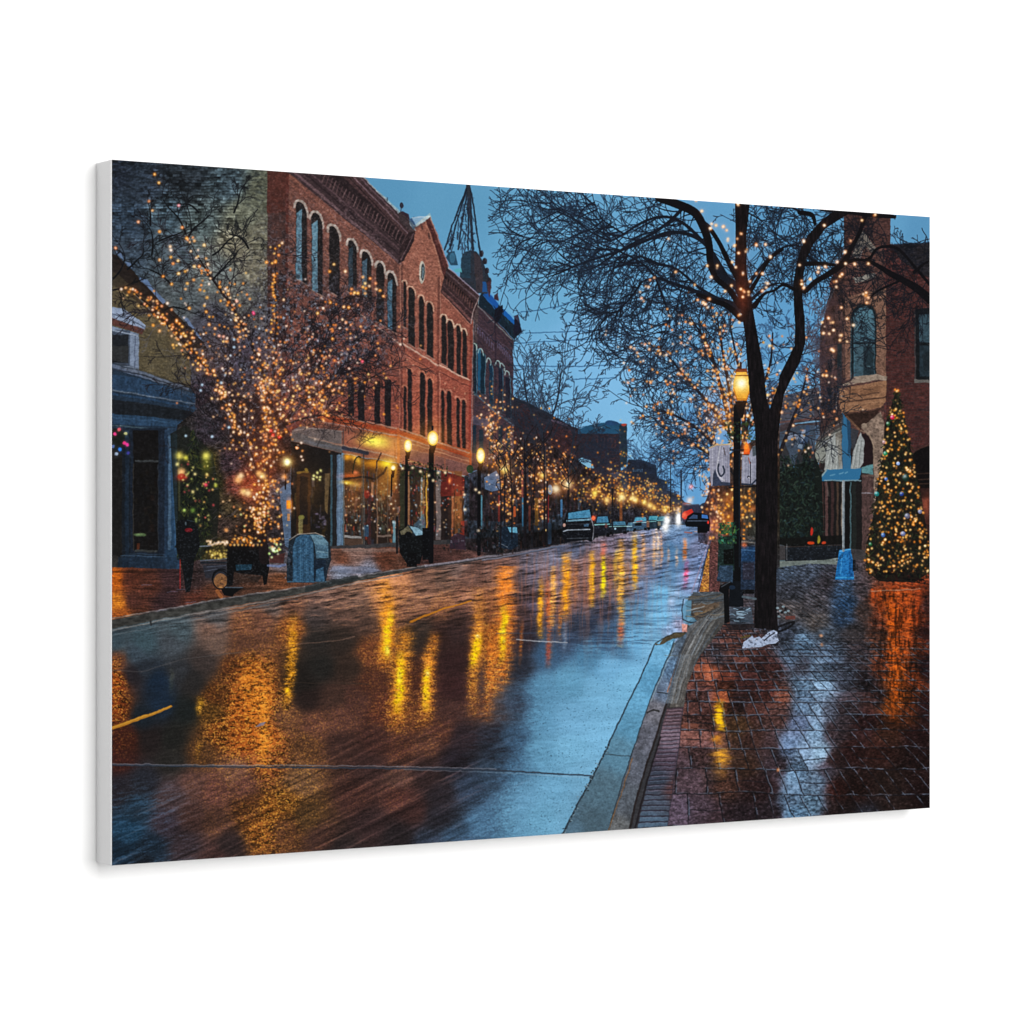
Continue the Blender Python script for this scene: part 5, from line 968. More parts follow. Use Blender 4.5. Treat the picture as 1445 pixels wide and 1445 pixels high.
for _ in range(50): glow(R.uniform(254, 304), R.uniform(650, 750), R.uniform(.8, 1.4), R.choice([(230, 210, 120), (190, 200, 90), (240, 170, 90), (200, 60, 70)]), R.uniform(.3, .8))
# ---- street-level darkness along the far left row
DK = [(655, 672), (724, 640), (740, 610), (800, 640), (830, 660), (880, 690), (960, 712), (960, 738), (905, 747), (850, 756), (795, 766), (700, 782), (655, 775)]
poly(DK, (36, 32, 36), .8); tex_noise(DK, .5, 3, 5, 64)
clutter([(680, 640), (830, 660), (830, 765), (680, 780)], 420, [(28, 28, 36), (60, 36, 34), (40, 48, 56), (24, 24, 28), (84, 48, 40), (36, 46, 42), (96, 66, 44), (50, 74, 92)], (1, 4), (3, 14), .5, 31)
clutter([(820, 665), (955, 700), (955, 735), (820, 745)], 220, [(28, 32, 40), (64, 52, 44), (36, 56, 62), (20, 22, 28), (100, 74, 44)], (1, 4), (2, 9), .5, 32)
for (x, y0, y1, w, c) in ((737.5, 702, 742, 2.4, (66, 128, 164)), (747, 715, 748, 3, (108, 60, 50)), (792, 706, 728, 3, (70, 124, 170)), (726, 716, 728, 3.4, (200, 96, 50)), (773, 700, 738, 2.4, (140, 30, 40)), (679, 700, 745, 3, (88, 140, 160)), (757, 705, 740, 5, (112, 84, 40)), (738, 655, 700, 5, (120, 66, 64)), (704, 700, 735, 3, (120, 50, 44)), (876, 705, 738, 4, (130, 80, 46)), (775, 740, 765, 6, (60, 90, 120))):
    line([(x, y0), (x, y1)], w, c, .75)
poly([(683, 674), (700, 664), (706, 674), (708, 690), (694, 694), (684, 690)], (84, 104, 132), .9); line([(684, 680), (706, 688)], 1, (50, 60, 80), .6); ell(776, 691, 3.5, 7, (84, 122, 156), .85)
# ---- behind the big tree, right of the road
RBG = [(985, 735), (998, 700), (1004, 660), (1030, 640), (1066, 620), (1100, 600), (1100, 800), (1024, 850), (1015, 800), (1003, 770), (985, 765)]
Fr2 = field([(990, 745, 60, 66, 88), (1005, 710, 66, 42, 36), (1010, 740, 96, 56, 44), (1030, 700, 52, 30, 22), (1050, 700, 50, 38, 26), (1030, 740, 46, 26, 20), (1060, 740, 48, 44, 36), (1010, 770, 90, 66, 60), (1050, 780, 40, 44, 52), (1080, 700, 40, 34, 28), (1085, 640, 60, 44, 36), (1030, 650, 60, 44, 34)], 14)
poly(RBG, Fr2, .92); tex_noise(RBG, .4, 3, 5, 65)
poly([(1003, 765), (1014, 765), (1016, 835), (1010, 835), (985, 835), (995, 800)], (92, 60, 58), .9); poly([(998, 780), (1001, 765), (1000, 835), (987, 835)], (196, 134, 60), .62); clutter([(998, 780), (1001, 765), (1000, 835), (987, 835)], 50, [(232, 170, 70), (110, 70, 50), (70, 56, 60), (250, 190, 90)], (2, 6), (1, 3), .7, 61); tex_noise([(985, 765), (1015, 765), (1015, 836), (985, 836)], .35, 2, 1.3, 66)
line([(1003, 762), (992, 800), (984, 835)], 1.8, (60, 66, 90), .8); line([(1000, 765), (988, 800), (976, 836)], 2, (150, 130, 150), .5)
poly([(1160, 560), (1190, 586), (1190, 600), (1150, 625), (1148, 560)], (60, 46, 46), .5)
poly([(1100, 560), (1156, 545), (1156, 600), (1128, 600), (1100, 610)], (66, 52, 52), .75); poly([(1130, 541), (1156, 541), (1156, 547), (1130, 547)], (104, 156, 196), .9); line([(1100, 596), (1156, 590)], 3, (104, 70, 62), .6); line([(1122, 598), (1156, 594)], 2, (120, 170, 206), .7)
for _ in range(60): x = R.uniform(1100, 1156); y = R.uniform(540, 620); line([(x, y), (x + R.uniform(3, 10), y)], 1.2, R.choice([(90, 60, 54), (60, 50, 54), (40, 38, 42)]), .6)

darken(715, 755, 45, 14, .45); darken(780, 752, 22, 10, .4)
# ---- bare trees above the far left row
g = [[(772, 700), (768, 640), (764, 600), (760, 560)], [(766, 610), (745, 570), (738, 520)], [(768, 610), (785, 570), (792, 520)], [(800, 690), (806, 640), (812, 600)], [(745, 680), (742, 630), (735, 600)], [(765, 640), (735, 610), (726, 570)], [(770, 630), (800, 590), (825, 560)]]
up = lambda x, y, a: -math.pi / 2 + (x - 770) / 75 + R.gauss(0, .35)
tw = []
for q in g[:5]: tw += limb_segs([(p[0], p[1], 3.0 - .7 * i) for i, p in enumerate(q)])
tw += sprout(g, 62, (34, 84), 1.4, 2, away=up, up=.5, bend=.09, spread=(.2, .5), wmin=.72)
draw_segs(tw, (38, 44, 56), .9)
for (x, y, h) in ((850, 640, 50), (905, 670, 40), (925, 690, 34), (945, 700, 30), (878, 660, 40)):
    o = []
    for _ in range(12): grow(x + R.uniform(-6, 6), y + 16, -math.pi / 2 + R.uniform(-.9, .9), R.uniform(.6, 1.15) * h, 1.1, o, 0, 3, spread=(.25, .6), wmin=.62)
    draw_segs(o, (36, 44, 60), .75)

# ---- big tree on the right
DKW = (20, 19, 22)
sky_fol = lambda x, y, a: a
L1 = [[(1050, 440), (1030, 428), (1005, 420), (978, 410), (950, 400), (925, 392), (905, 398)], [(1050, 425), (1040, 405), (1018, 388), (1005, 365), (1000, 335), (990, 310), (965, 292), (940, 284)],
      [(1030, 400), (1000, 350), (975, 332), (945, 328), (915, 338), (880, 352), (850, 362), (820, 372), (790, 385), (770, 392)], [(1000, 350), (968, 318), (940, 306), (910, 312), (880, 330), (860, 340), (820, 345)],
      [(1000, 320), (975, 300), (955, 290), (930, 280)], [(1010, 420), (985, 405), (955, 380), (930, 372), (905, 362), (880, 360)], [(965, 292), (945, 312), (920, 330), (890, 345), (865, 360), (838, 378), (815, 384)],
      [(925, 392), (910, 375), (885, 360), (862, 352), (830, 352), (800, 342), (760, 338), (720, 330), (690, 328)], [(860, 340), (830, 325), (800, 300), (780, 285), (760, 268)], [(880, 330), (850, 310), (840, 290), (835, 272)],
      [(1050, 410), (1060, 395), (1080, 370), (1100, 352), (1118, 346), (1132, 348)], [(1058, 425), (1075, 410), (1095, 400), (1120, 402)], [(1132, 350), (1145, 366), (1165, 374), (1185, 372)],
      [(1055, 300), (1075, 312), (1095, 330), (1115, 345)], [(1100, 290), (1125, 296), (1140, 310), (1148, 325)], [(905, 398), (890, 420), (870, 440), (850, 452)], [(925, 392), (935, 420), (945, 450), (940, 480), (925, 500)], [(850, 452), (835, 440), (815, 430)]]
tw = []
wts = [9, 12, 6.5, 5, 6, 4.5, 5, 3.2, 2.6, 2.4, 6, 5, 4, 2.2, 3, 3, 3.2, 1.6]
for g_, w_ in zip(L1, wts): tw += limb_segs([(p[0], p[1], max(1.1, w_ * (1 - .78 * i / (len(g_) - 1)))) for i, p in enumerate(g_)])
draw_segs(tw, (24, 27, 36), .95)
left = lambda x, y, a: math.pi + R.gauss(0, .42) - (.25 if y < 320 else 0) * 1 if x < 960 else a
o = sprout([g_ for i, g_ in enumerate(L1) if i in (2, 3, 5, 6, 7, 8, 9)], 66, (70, 165), 2.0, 2, away=lambda x, y, a: math.pi - .22 + R.gauss(0, .33), bend=.11, droop=-.25, kids=(.09, .2), wmin=.68, spread=(.25, .65))
o = [q for q in o if q[0] > 690]
draw_segs(o, (26, 33, 46), .95)
o = sprout([L1[8], L1[9], L1[7]], 13, (40, 110), 1.4, 2, away=lambda x, y, a: math.pi - .45 + R.gauss(0, .45), bend=.11, kids=(.1, .22), spread=(.25, .65), wmin=.72); draw_segs(o, (30, 40, 56), .9)
o = sprout([L1[0], L1[1], L1[4], L1[5], L1[15], L1[16]], 74, (45, 120), 1.8, 2, away=lambda x, y, a: R.uniform(1.7, 3.6), bend=.12, kids=(.1, .22), spread=(.25, .7), wmin=.72); draw_segs(o, (22, 27, 38), .95)
o = sprout([L1[10], L1[11], L1[12], L1[13], L1[14]], 84, (25, 90), 1.6, 2, away=lambda x, y, a: R.uniform(-math.pi, math.pi), bend=.13, kids=(.1, .22), spread=(.25, .7), wmin=.72); draw_segs(o, (22, 26, 36), .92)
o = []
for _ in range(26): grow(R.uniform(1140, 1215), R.uniform(300, 400), R.uniform(-.6, 3.6), R.uniform(30, 80), 1.3, o, 0, 2, bend=.13, wmin=.66)
for _ in range(24): grow(R.uniform(1230, 1316), R.uniform(306, 420), R.uniform(1.2, 5), R.uniform(40, 90), 1.5, o, 0, 3, bend=.13, wmin=.66)
for _ in range(16): grow(R.uniform(1240, 1316), R.uniform(400, 500), R.uniform(1.2, 4), R.uniform(30, 80), 1.2, o, 0, 2, bend=.13, wmin=.6)
draw_segs(o, (20, 23, 31), .9)
# second tree, behind, hung with lights
G2 = [[(1040, 690), (1036, 620), (1022, 560), (1005, 510), (985, 470)], [(1040, 640), (1030, 560), (1020, 500), (1012, 450)], [(1045, 640), (1060, 580), (1085, 520), (1090, 470)], [(1036, 620), (1000, 570), (965, 530), (940, 500), (915, 485)],
      [(1030, 600), (1015, 540), (1000, 490), (975, 450)], [(1020, 640), (990, 610), (960, 590), (935, 580)], [(1048, 620), (1050, 560), (1038, 500), (1030, 460)], [(1030, 660), (1000, 640), (975, 625)], [(1060, 600), (1080, 570), (1110, 530), (1130, 500)], [(1100, 640), (1115, 600), (1130, 560), (1140, 520)]]
tw = []
for g_ in G2: tw += limb_segs([(p[0], p[1], max(1.3, 5.5 - 1.2 * i)) for i, p in enumerate(g_)])
draw_segs(tw, (30, 28, 34), .9)
o = sprout(G2, 82, (35, 100), 1.7, 2, away=lambda x, y, a: -math.pi / 2 + (x - 1035) / 58 + R.gauss(0, .35), bend=.10, kids=(.1, .22), spread=(.25, .6), wmin=.72); draw_segs(o, (26, 29, 38), .95); o2 = o
o = sprout(G2[3:6] + [G2[7]], 70, (35, 95), 1.4, 2, away=lambda x, y, a: math.pi + R.gauss(0, .5), bend=.12, droop=-.3, kids=(.1, .22), spread=(.25, .7), wmin=.72); draw_segs(o, (26, 33, 46), .9); o3 = o
o = []
for _ in range(40): grow(R.uniform(900, 1000), R.uniform(600, 700), R.uniform(-2.8, -.6), R.uniform(22, 56), 1.0, o, 0, 2, bend=.1, wmin=.56)
for _ in range(26): grow(R.uniform(1085, 1150), R.uniform(440, 600), R.uniform(-2.8, -.3), R.uniform(20, 50), 1.2, o, 0, 3, wmin=.72)
draw_segs(o, (34, 46, 66), .6)
o = []
for _ in range(40): grow(R.uniform(1140, 1175), R.uniform(440, 560), R.uniform(-2.8, -.3), R.uniform(16, 40), 1.1, o, 0, 3, wmin=.72)
draw_segs(o, (70, 54, 58), .7)
lights(onsegs(o2, 230, 1), WARM, (.3, .95), .5); lights(onsegs(o3, 60, 1), WARM, (.3, .8), .4)
lights(along(G2, 230, 3.5), WARM + GOLD, (.4, 1.0), .8); lights(cloud(1020, 600, 26, 32, 90), WARM + GOLD, (.35, .9), .5); lights(cloud(1110, 570, 20, 34, 80), GOLD + WARM, (.3, .85), .35); lights(cloud(1000, 650, 12, 40, 60), WARM, (.35, .9), .4)
flush()
glow(1015, 592, 12, (200, 100, 30), .35, 14); glow(1000, 560, 10, (180, 90, 30), .2, 8)
lights(cloud(1030, 725, 16, 26, 80), GOLD, (.35, 1.0), .8, (240, 120, 30)); lights(cloud(1005, 715, 8, 26, 44), WARM, (.35, .9), .6, (230, 90, 40)); lights(cloud(1058, 710, 8, 30, 34), GOLD, (.35, .9), .5); flush(hg=30)
for (x, y, r, c) in ((1002, 742, 7, (200, 80, 50)), (1030, 735, 9, (190, 90, 20)), (1028, 705, 8, (190, 96, 20)), (1062, 718, 4, (200, 90, 20)), (1053, 632, 4, (240, 90, 20))): glow(x, y, r, c, .6)

# ---- lamp post with banners, before the big trunk
line([(1040, 575), (1039.5, 700), (1040, 850)], 10, (16, 17, 20)); line([(1040, 760), (1040, 852)], 12, (14, 15, 18)); poly([(1030, 820), (1048, 820), (1049, 856), (1028, 856)], (18, 22, 28)); line([(1043, 640), (1043, 800)], 1.2, (30, 40, 52), .8)
clutter([(1022, 596), (1066, 594), (1066, 622), (1024, 626)], 180, [(34, 62, 44), (24, 44, 34), (60, 74, 34), (44, 60, 58), (80, 84, 40)], (1, 4), (1, 4), .8, 40)
line([(1029, 635), (1054, 635)], 2.2, (22, 26, 34)); line([(1029, 688), (1070, 686)], 1.6, (20, 22, 26))
poly([(1000.5, 632), (1010, 628), (1029, 627), (1030, 684), (1003, 686), (1001, 656)], (140, 140, 156)); poly([(1047, 642), (1056, 643), (1062, 630), (1070, 628), (1070, 684), (1046, 682)], (136, 138, 154)); poly([(1061, 631), (1069, 628), (1069, 642), (1062, 644)], (70, 78, 84), .9)
for i, x in enumerate((1005, 1009, 1014, 1019, 1024, 1027, 1049, 1052, 1056, 1060, 1065, 1067)): line([(x, 631 if x < 1040 else 646), (x + R.uniform(-.6, .6), 683)], 1.1, ((176, 176, 188), (112, 112, 130), (96, 98, 116))[i % 3], .55)
line(curve([(1016, 630), (1013, 650), (1012, 665), (1016, 674), (1022, 678)], 5), 2, (174, 174, 184), .8); line(curve([(1014, 655), (1013, 664), (1017, 672), (1022, 666), (1020, 658)], 5), 2.4, (54, 60, 76), .9); poly([(1005, 686), (1006, 670), (1009, 662), (1012, 672), (1018, 680), (1030, 681), (1030, 685)], (48, 56, 74), .9); line([(1021, 632), (1023, 642)], 1.4, (70, 60, 60), .8)
line([(1001, 632), (1010, 628), (1029, 627)], 2, (186, 160, 120), .8); line([(1059, 652), (1059, 682)], 1.4, (44, 46, 60), .9); line([(1056, 646), (1058, 654)], 1.2, (150, 80, 60), .8); line([(1047, 683), (1060, 684), (1068, 676)], 2.4, (40, 50, 66), .9); ell(1056, 673, 2, 2, (60, 62, 76)); ell(1056.5, 674, .8, .8, (230, 230, 235))
poly([(1049, 641), (1051, 626), (1054, 624), (1057, 632), (1058, 641)], (220, 84, 30), .9); glow(1053, 630, 3, (255, 110, 30), .8, 5)
# lantern
poly([(1037, 566), (1054, 566), (1051, 574), (1048, 590), (1042, 590), (1039, 574)], (26, 22, 24)); poly([(1039, 520), (1053, 520), (1055, 526), (1037, 526)], (96, 44, 30)); line([(1045, 512), (1045, 520)], 3, (60, 36, 34))
glow(1046, 545, 16, (170, 90, 20), .5); poly([(1039, 525), (1053, 525), (1058, 538), (1059, 548), (1053, 565), (1040, 565), (1034, 549), (1035, 538)], (226, 158, 58)); glow(1046, 541, 8, (255, 220, 120), 1, 8); glow(1046, 541, 4, (255, 250, 210), 1, 4); line([(1037, 530), (1055, 530)], 1.4, (120, 66, 24), .9); line([(1035, 548), (1040, 565), (1053, 565), (1059, 548)], 1.4, (180, 104, 30), .8); line([(1038, 563), (1055, 563)], 1, (150, 84, 24), .8)

# ---- main trunk
TR = [(1064, 886), (1066, 760), (1067, 650), (1065, 600), (1058, 560), (1055, 520), (1051, 470), (1046, 440), (1039, 410), (1037, 380), (1038, 330), (1037, 284), (1058, 284), (1053, 330), (1053, 380), (1058, 412), (1062, 436), (1068, 470), (1077, 520), (1081, 560), (1086, 578), (1092, 560), (1098, 545), (1100, 530), (1110, 510), (1121, 488), (1122, 460), (1120, 430), (1120, 395), (1124, 372), (1130, 350), (1140, 332), (1158, 312), (1178, 296), (1192, 290), (1204, 298), (1190, 306), (1165, 322), (1148, 344), (1137, 366), (1133, 392), (1132, 420), (1135, 450), (1136, 484), (1128, 512), (1116, 535), (1106, 556), (1102, 580), (1097, 620), (1097, 700), (1096, 780), (1095, 840), (1096, 870), (1098, 890), (1080, 888)]
poly(TR, (19, 17, 19)); r_ = pmask(TR)
sl, m = r_; b = fbm(XX[sl] / 2.0, YY[sl] / 12, 160, 3); img[sl] = img[sl] * (1 - m[..., None]) + (C_((14, 13, 15)) + (b[..., None] ** 2) * C_((26, 20, 22))) * m[..., None]
for pts in ([(1135, 412, 6), (1150, 398, 7), (1170, 386, 8), (1190, 371, 9), (1200, 352, 6), (1212, 330, 5), (1218, 312, 6), (1222, 300, 8)], [(1185, 374, 6), (1205, 367, 5), (1225, 366, 4), (1236, 352, 3.5), (1250, 348, 4), (1268, 352, 4), (1290, 376, 4), (1312, 402, 4)], [(1222, 366, 4), (1240, 376, 6), (1256, 386, 8), (1275, 396, 9), (1295, 408, 11), (1318, 428, 13)],
            [(1128, 374, 5), (1150, 372, 6), (1178, 374, 4)], [(1270, 396, 3), (1250, 405, 3), (1236, 412, 2.5), (1228, 420, 2)], [(1290, 384, 5), (1304, 372, 3), (1318, 366, 2.4)], [(1128, 300, 6), (1145, 303, 6), (1150, 316, 4)], [(1160, 294, 8), (1200, 298, 9), (1230, 302, 9), (1262, 306, 5)], [(1120, 408, 5), (1105, 402, 4), (1092, 410, 3), (1078, 415, 4), (1064, 432, 8)],
            [(1054, 418, 7), (1070, 392, 5), (1086, 366, 4), (1104, 352, 4)], [(1046, 450, 9), (1026, 432, 8), (1005, 424, 7), (985, 416, 6)], [(1044, 432, 8), (1028, 408, 8), (1010, 392, 8), (1002, 370, 9), (1000, 345, 10), (992, 320, 11), (980, 300, 12), (955, 288, 12), (930, 280, 10)], [(1042, 395, 8), (1028, 370, 7), (1016, 345, 6), (1004, 326, 6)]):
    limb(pts, (18, 17, 21), .98)
glow(1046, 400, 7, (90, 30, 10), .5, 40); glow(1050, 425, 8, (70, 24, 8), .5, 12)
BIG = [(1046, 330), (1040, 337), (1036, 347), (1042, 357), (1052, 355), (1038, 377), (1048, 387), (1058, 397), (1045, 408), (1050, 412), (1056, 412), (1048, 419), (1044, 444), (1043, 455), (1001, 422), (995, 429), (992, 427), (998, 434), (1076, 386), (1067, 386), (1087, 362), (1080, 345), (1067, 346), (1128, 374), (1134, 341), (1163, 318), (1041, 288), (982, 283), (990, 298), (1004, 316), (1002, 322), (1010, 318), (1020, 320), (1025, 325), (1027, 337), (1033, 370), (1012, 375), (998, 375), (1003, 391), (1023, 411), (1032, 403), (980, 402), (1076, 410), (1081, 406), (1083, 400), (1143, 394), (1134, 406), (1131, 396), (1131, 401), (1155, 378), (1164, 376), (1154, 384), (1181, 370), (1193, 372), (1206, 373), (1225, 372), (1188, 387), (1185, 390), (1180, 397), (1180, 405), (1218, 415), (1225, 420), (1223, 427), (1200, 340), (1192, 356), (1216, 311), (1235, 303), (1187, 434), (1195, 450), (1204, 459), (1169, 449), (1160, 455), (1175, 455), (1176, 466), (1162, 470), (1170, 471), (953, 384), (943, 337), (1166, 530), (1176, 495), (1174, 493), (1103, 582), (1187, 473), (1185, 480), (1222, 413)]
lights(BIG, [(255, 216, 176), (255, 200, 140), (255, 190, 140)], (.85, 1.35), 1.0); lights([(x + R.gauss(0, 1.5), y + R.gauss(0, 1.5)) for x, y in BIG[::2]], WARM, (.4, .9), .7)
lights([(915, 405), (911, 404), (923, 392), (917, 395), (905, 421), (908, 425), (903, 412), (890, 490), (899, 498), (895, 492), (916, 493), (910, 486), (960, 512), (966, 508), (970, 484), (975, 475), (961, 484), (973, 478), (930, 478), (886, 540), (892, 537), (963, 600), (966, 606), (955, 598), (974, 563), (978, 627), (1002, 549), (1008, 552)], [(255, 196, 150), (255, 180, 140)], (.6, 1.1), .6)
flush(cs=1.15, cg=24)

# ---- things on the right pavement
poly([(1014, 758), (1035, 756), (1036, 806), (1012, 806)], (30, 46, 44)); poly([(1021, 776), (1035, 774), (1035, 796), (1021, 796)], (14, 16, 16)); poly([(1015, 798), (1034, 798), (1034, 822), (1011, 820)], (46, 64, 82)); clutter([(1013, 738), (1040, 736), (1040, 768), (1013, 768)], 120, [(36, 90, 70), (28, 66, 50), (60, 120, 96), (24, 50, 40), (80, 110, 60)], (1, 5), (2, 5), .85, 41)
for i in range(22): x = R.uniform(1018, 1036); line([(x, 752), (x + R.uniform(-8, 8), 738 + R.uniform(0, 16))], 1.2, R.choice([(50, 92, 50), (36, 74, 54), (84, 110, 60)]), .8)
poly([(1045, 770), (1065, 770), (1065, 832), (1045, 832)], (36, 48, 66)); rect(1046, 772, 1065, 792, (34, 62, 92)); rect(1048, 794, 1064, 818, (48, 46, 58), .8); line([(1046, 756), (1064, 760)], 3, (70, 66, 64)); line([(1047, 764), (1064, 766)], 2, (110, 104, 98), .8); glow(1050, 769, 2.6, (230, 100, 40), .8); line([(1046, 776), (1065, 777)], 1.4, (66, 100, 134), .7); rect(1048, 832, 1064, 838, (16, 16, 18))
poly([(1016, 826), (1030, 820), (1034, 824), (1028, 832), (1029, 878), (1022, 880), (1021, 838), (1014, 834)], (16, 17, 20)); line([(1018, 828), (1030, 821)], 1.6, (74, 80, 88), .7); ell(1033, 829, 4.5, 3, (30, 46, 66), .8)
poly([(1029, 856), (1060, 857), (1063, 880), (1030, 882)], (70, 80, 92), .85)
for i in range(34):
    y = R.uniform(858, 880); x = R.uniform(1029, 1050); l = R.uniform(5, 14); line(curve([(x, y), (x + l * .5, y + R.uniform(-1.2, 1.2)), (x + l, y + R.uniform(-1.5, 1.5))], 3), R.uniform(.8, 1.7), R.choice([(140, 166, 186), (44, 52, 62), (104, 124, 142), (60, 72, 84), (30, 34, 40)]), .8)
line([(1048, 842), (1066, 845)], 3.4, (84, 96, 104), .9); poly([(1022, 880), (1066, 880), (1064, 888), (1030, 890)], (34, 32, 36), .7)
line(curve([(1095, 886), (1110, 880), (1120, 878), (1112, 886), (1096, 892)], 4), 3, (22, 22, 26), .8)
for (x, y) in ((1097, 858), (1101, 862), (1105, 856), (1108, 864), (1112, 862), (1099, 870)): ell(x, y, 2.2, 1.6, (130, 150, 160), .8)
for (x, y) in ((1103, 864), (1098, 866), (1108, 859)): ell(x, y, 1.6, 2, (24, 26, 30), .9)
SN = [(1047, 915), (1049, 906), (1056, 901), (1061, 897), (1064, 901), (1071, 898), (1074, 901), (1080, 896), (1084, 892), (1092, 889), (1097, 892), (1096, 898), (1099, 904), (1094, 908), (1084, 909), (1074, 913), (1060, 914)]
poly(SN, (158, 172, 198)); clutter([(1046, 886), (1100, 886), (1102, 916), (1046, 918)], 60, [(186, 198, 220), (60, 56, 62), (40, 38, 44), (150, 162, 186)], (2, 5), (1, 2.4), .45, 47); clutter(SN, 90, [(206, 214, 232), (112, 124, 146), (60, 62, 72), (170, 182, 204), (146, 160, 186)], (1.5, 4.5), (.8, 2.6), .8, 42); line([(1078, 904), (1086, 897), (1093, 893)], 1.8, (34, 34, 42), .8)
line([(1046, 900), (1058, 897)], 3, (92, 92, 44), .5); rect(1108, 869, 1122, 874, (110, 60, 52), .7)
# planter trough, blue post foot
poly([(1108, 772), (1187, 768), (1186, 786), (1165, 790), (1108, 792)], (26, 30, 36)); line([(1108, 772), (1187, 769)], 1.4, (58, 50, 48), .8); line([(1110, 768), (1110, 790)], 1.6, (90, 92, 96), .7)
poly([(1184, 776), (1200, 774), (1203, 790), (1205, 818), (1178, 818), (1182, 790)], (34, 104, 160)); poly([(1198, 778), (1202, 790), (1204, 816), (1198, 816)], (24, 80, 130), .9); line([(1184, 778), (1200, 775)], 1.5, (90, 156, 200), .8); line([(1180, 815), (1204, 815)], 2, (60, 140, 190), .8); line([(1188, 782), (1186, 812)], 1.2, (70, 140, 190), .6); rect(1203, 790, 1207, 806, (20, 24, 30), .9)
line([(1190, 679), (1190, 730), (1190, 777)], 3.4, (112, 122, 130), .95); line([(1189, 679), (1189, 777)], 1.2, (158, 164, 166), .7)
# decorated fir
FT = [(1265, 548), (1270, 575), (1276, 600), (1284, 630), (1292, 660), (1300, 700), (1306, 740), (1314, 770), (1314, 806), (1290, 822), (1240, 820), (1222, 806), (1222, 770), (1232, 730), (1236, 700), (1240, 672), (1246, 640), (1248, 600), (1257, 575)]
poly(FT, (22, 22, 20), .92); shrub(1216, 1318, 552, 812, n=1900, seed=5, apex=1265, cols=((26, 34, 26), (20, 22, 20), (38, 50, 34), (18, 18, 18), (46, 40, 28)))
o = []
for _ in range(620):
    t = R.random() ** .62; y = 556 + 252 * t; hw = 5 + 46 * t ** .92; x = 1265 + 2 * t + R.uniform(-1, 1) * hw
    if x < 1311: o.append((x, y))
lights(o[:430], GOLD + [(255, 190, 120)], (.35, 1.15), .3, (200, 100, 30)); lights([(1265, 552), (1263, 550), (1267, 551), (1226, 790), (1230, 793), (1236, 797)], GOLD, (.9, 1.2), .6); flush(cs=.95, cg=15)
for (x, y, c, r) in ((1259, 589, (214, 26, 74), 3.2), (1253, 598, (34, 84, 44), 3), (1249, 640, (20, 120, 76), 3), (1267, 654, (150, 180, 250), 2.6), (1250, 676, (60, 100, 190), 2.4), (1237, 697, (20, 120, 120), 3.4), (1272, 697, (30, 60, 140), 3), (1246, 755, (40, 90, 170), 3), (1274, 753, (110, 120, 170), 3.4), (1280, 728, (96, 100, 130), 3.8), (1298, 722, (110, 116, 150), 3), (1247, 624, (180, 130, 130), 2.6), (1278, 674, (24, 50, 40), 5), (1228, 768, (30, 96, 50), 2.6)):
    ell(x, y, r, r, c, .85); glow(x - r * .3, y - r * .4, r * .4, (230, 240, 250), .6)
clutter([(1232, 802), (1308, 802), (1306, 824), (1240, 824)], 120, [(20, 18, 18), (50, 24, 26), (28, 24, 24), (14, 14, 16)], (2, 6), (1, 4), .8, 43); glow(1308, 712, 5, (180, 80, 50), .5, 10)

for P_ in ([(1010, 756), (1036, 756), (1036, 824), (1010, 824)], [(1045, 756), (1066, 756), (1066, 840), (1045, 840)], [(1108, 768), (1190, 768), (1190, 792), (1108, 792)], [(1178, 774), (1206, 774), (1206, 820), (1178, 820)]): grime(P_, .3, 2.6, 230, (96, 110, 124), .22)
# ---- cars
def car(x0, y0, x1, y1, body, glass, seed=0):
    w = x1 - x0; h = y1 - y0
    poly([(x0, y0 + .5 * h), (x0 + .06 * w, y0 + .40 * h), (x0 + .16 * w, y0 + .05 * h), (x0 + .3 * w, y0), (x0 + .8 * w, y0), (x0 + .92 * w, y0 + .1 * h), (x1, y0 + .45 * h), (x1, y0 + .92 * h), (x0, y0 + h)], body)
    poly([(x0 + .14 * w, y0 + .36 * h), (x0 + .22 * w, y0 + .07 * h), (x0 + .84 * w, y0 + .05 * h), (x0 + .9 * w, y0 + .34 * h)], glass)
    line([(x0 + .05 * w, y0 + .45 * h), (x1 - .04 * w, y0 + .42 * h)], max(1, h * .05), tuple(min(255, c * 2 + 40) for c in glass), .7)
    rect(x0 + .08 * w, y0 + .86 * h, x0 + .25 * w, y0 + 1.05 * h, (10, 11, 14)); rect(x1 - .24 * w, y0 + .82 * h, x1 - .06 * w, y0 + 1.02 * h, (10, 11, 14))
poly([(793, 742), (797, 732), (799, 724), (803, 722), (832, 719), (835, 722), (836, 735), (839, 745), (839, 760), (834, 765), (828, 762), (798, 765), (794, 760)], (18, 20, 26))
poly([(801, 724), (832, 719), (834, 731), (800, 733)], (72, 126, 158)); line([(800, 735), (833, 733)], 2.6, (112, 150, 170), .9); line([(800, 733), (832, 731)], 1.2, (30, 40, 52)); line([(800, 740), (832, 739)], 1, (60, 64, 72), .8); line([(795, 750), (800, 748), (832, 747)], 1.6, (150, 160, 172), .85); line([(800, 760), (830, 759)], 1.2, (84, 90, 98), .7); line([(834, 732), (838, 745), (836, 762)], 1.6, (130, 132, 140), .8)
ell(796, 741, 2.2, 2.6, (176, 140, 130)); poly([(823, 740), (831, 739), (830, 743), (824, 743)], (70, 100, 126), .9); ell(837, 731, 2.5, 3.5, (224, 84, 60)); glow(838, 731, 3, (220, 70, 40), .7); rect(792, 764, 840, 767, (20, 22, 28), .5)
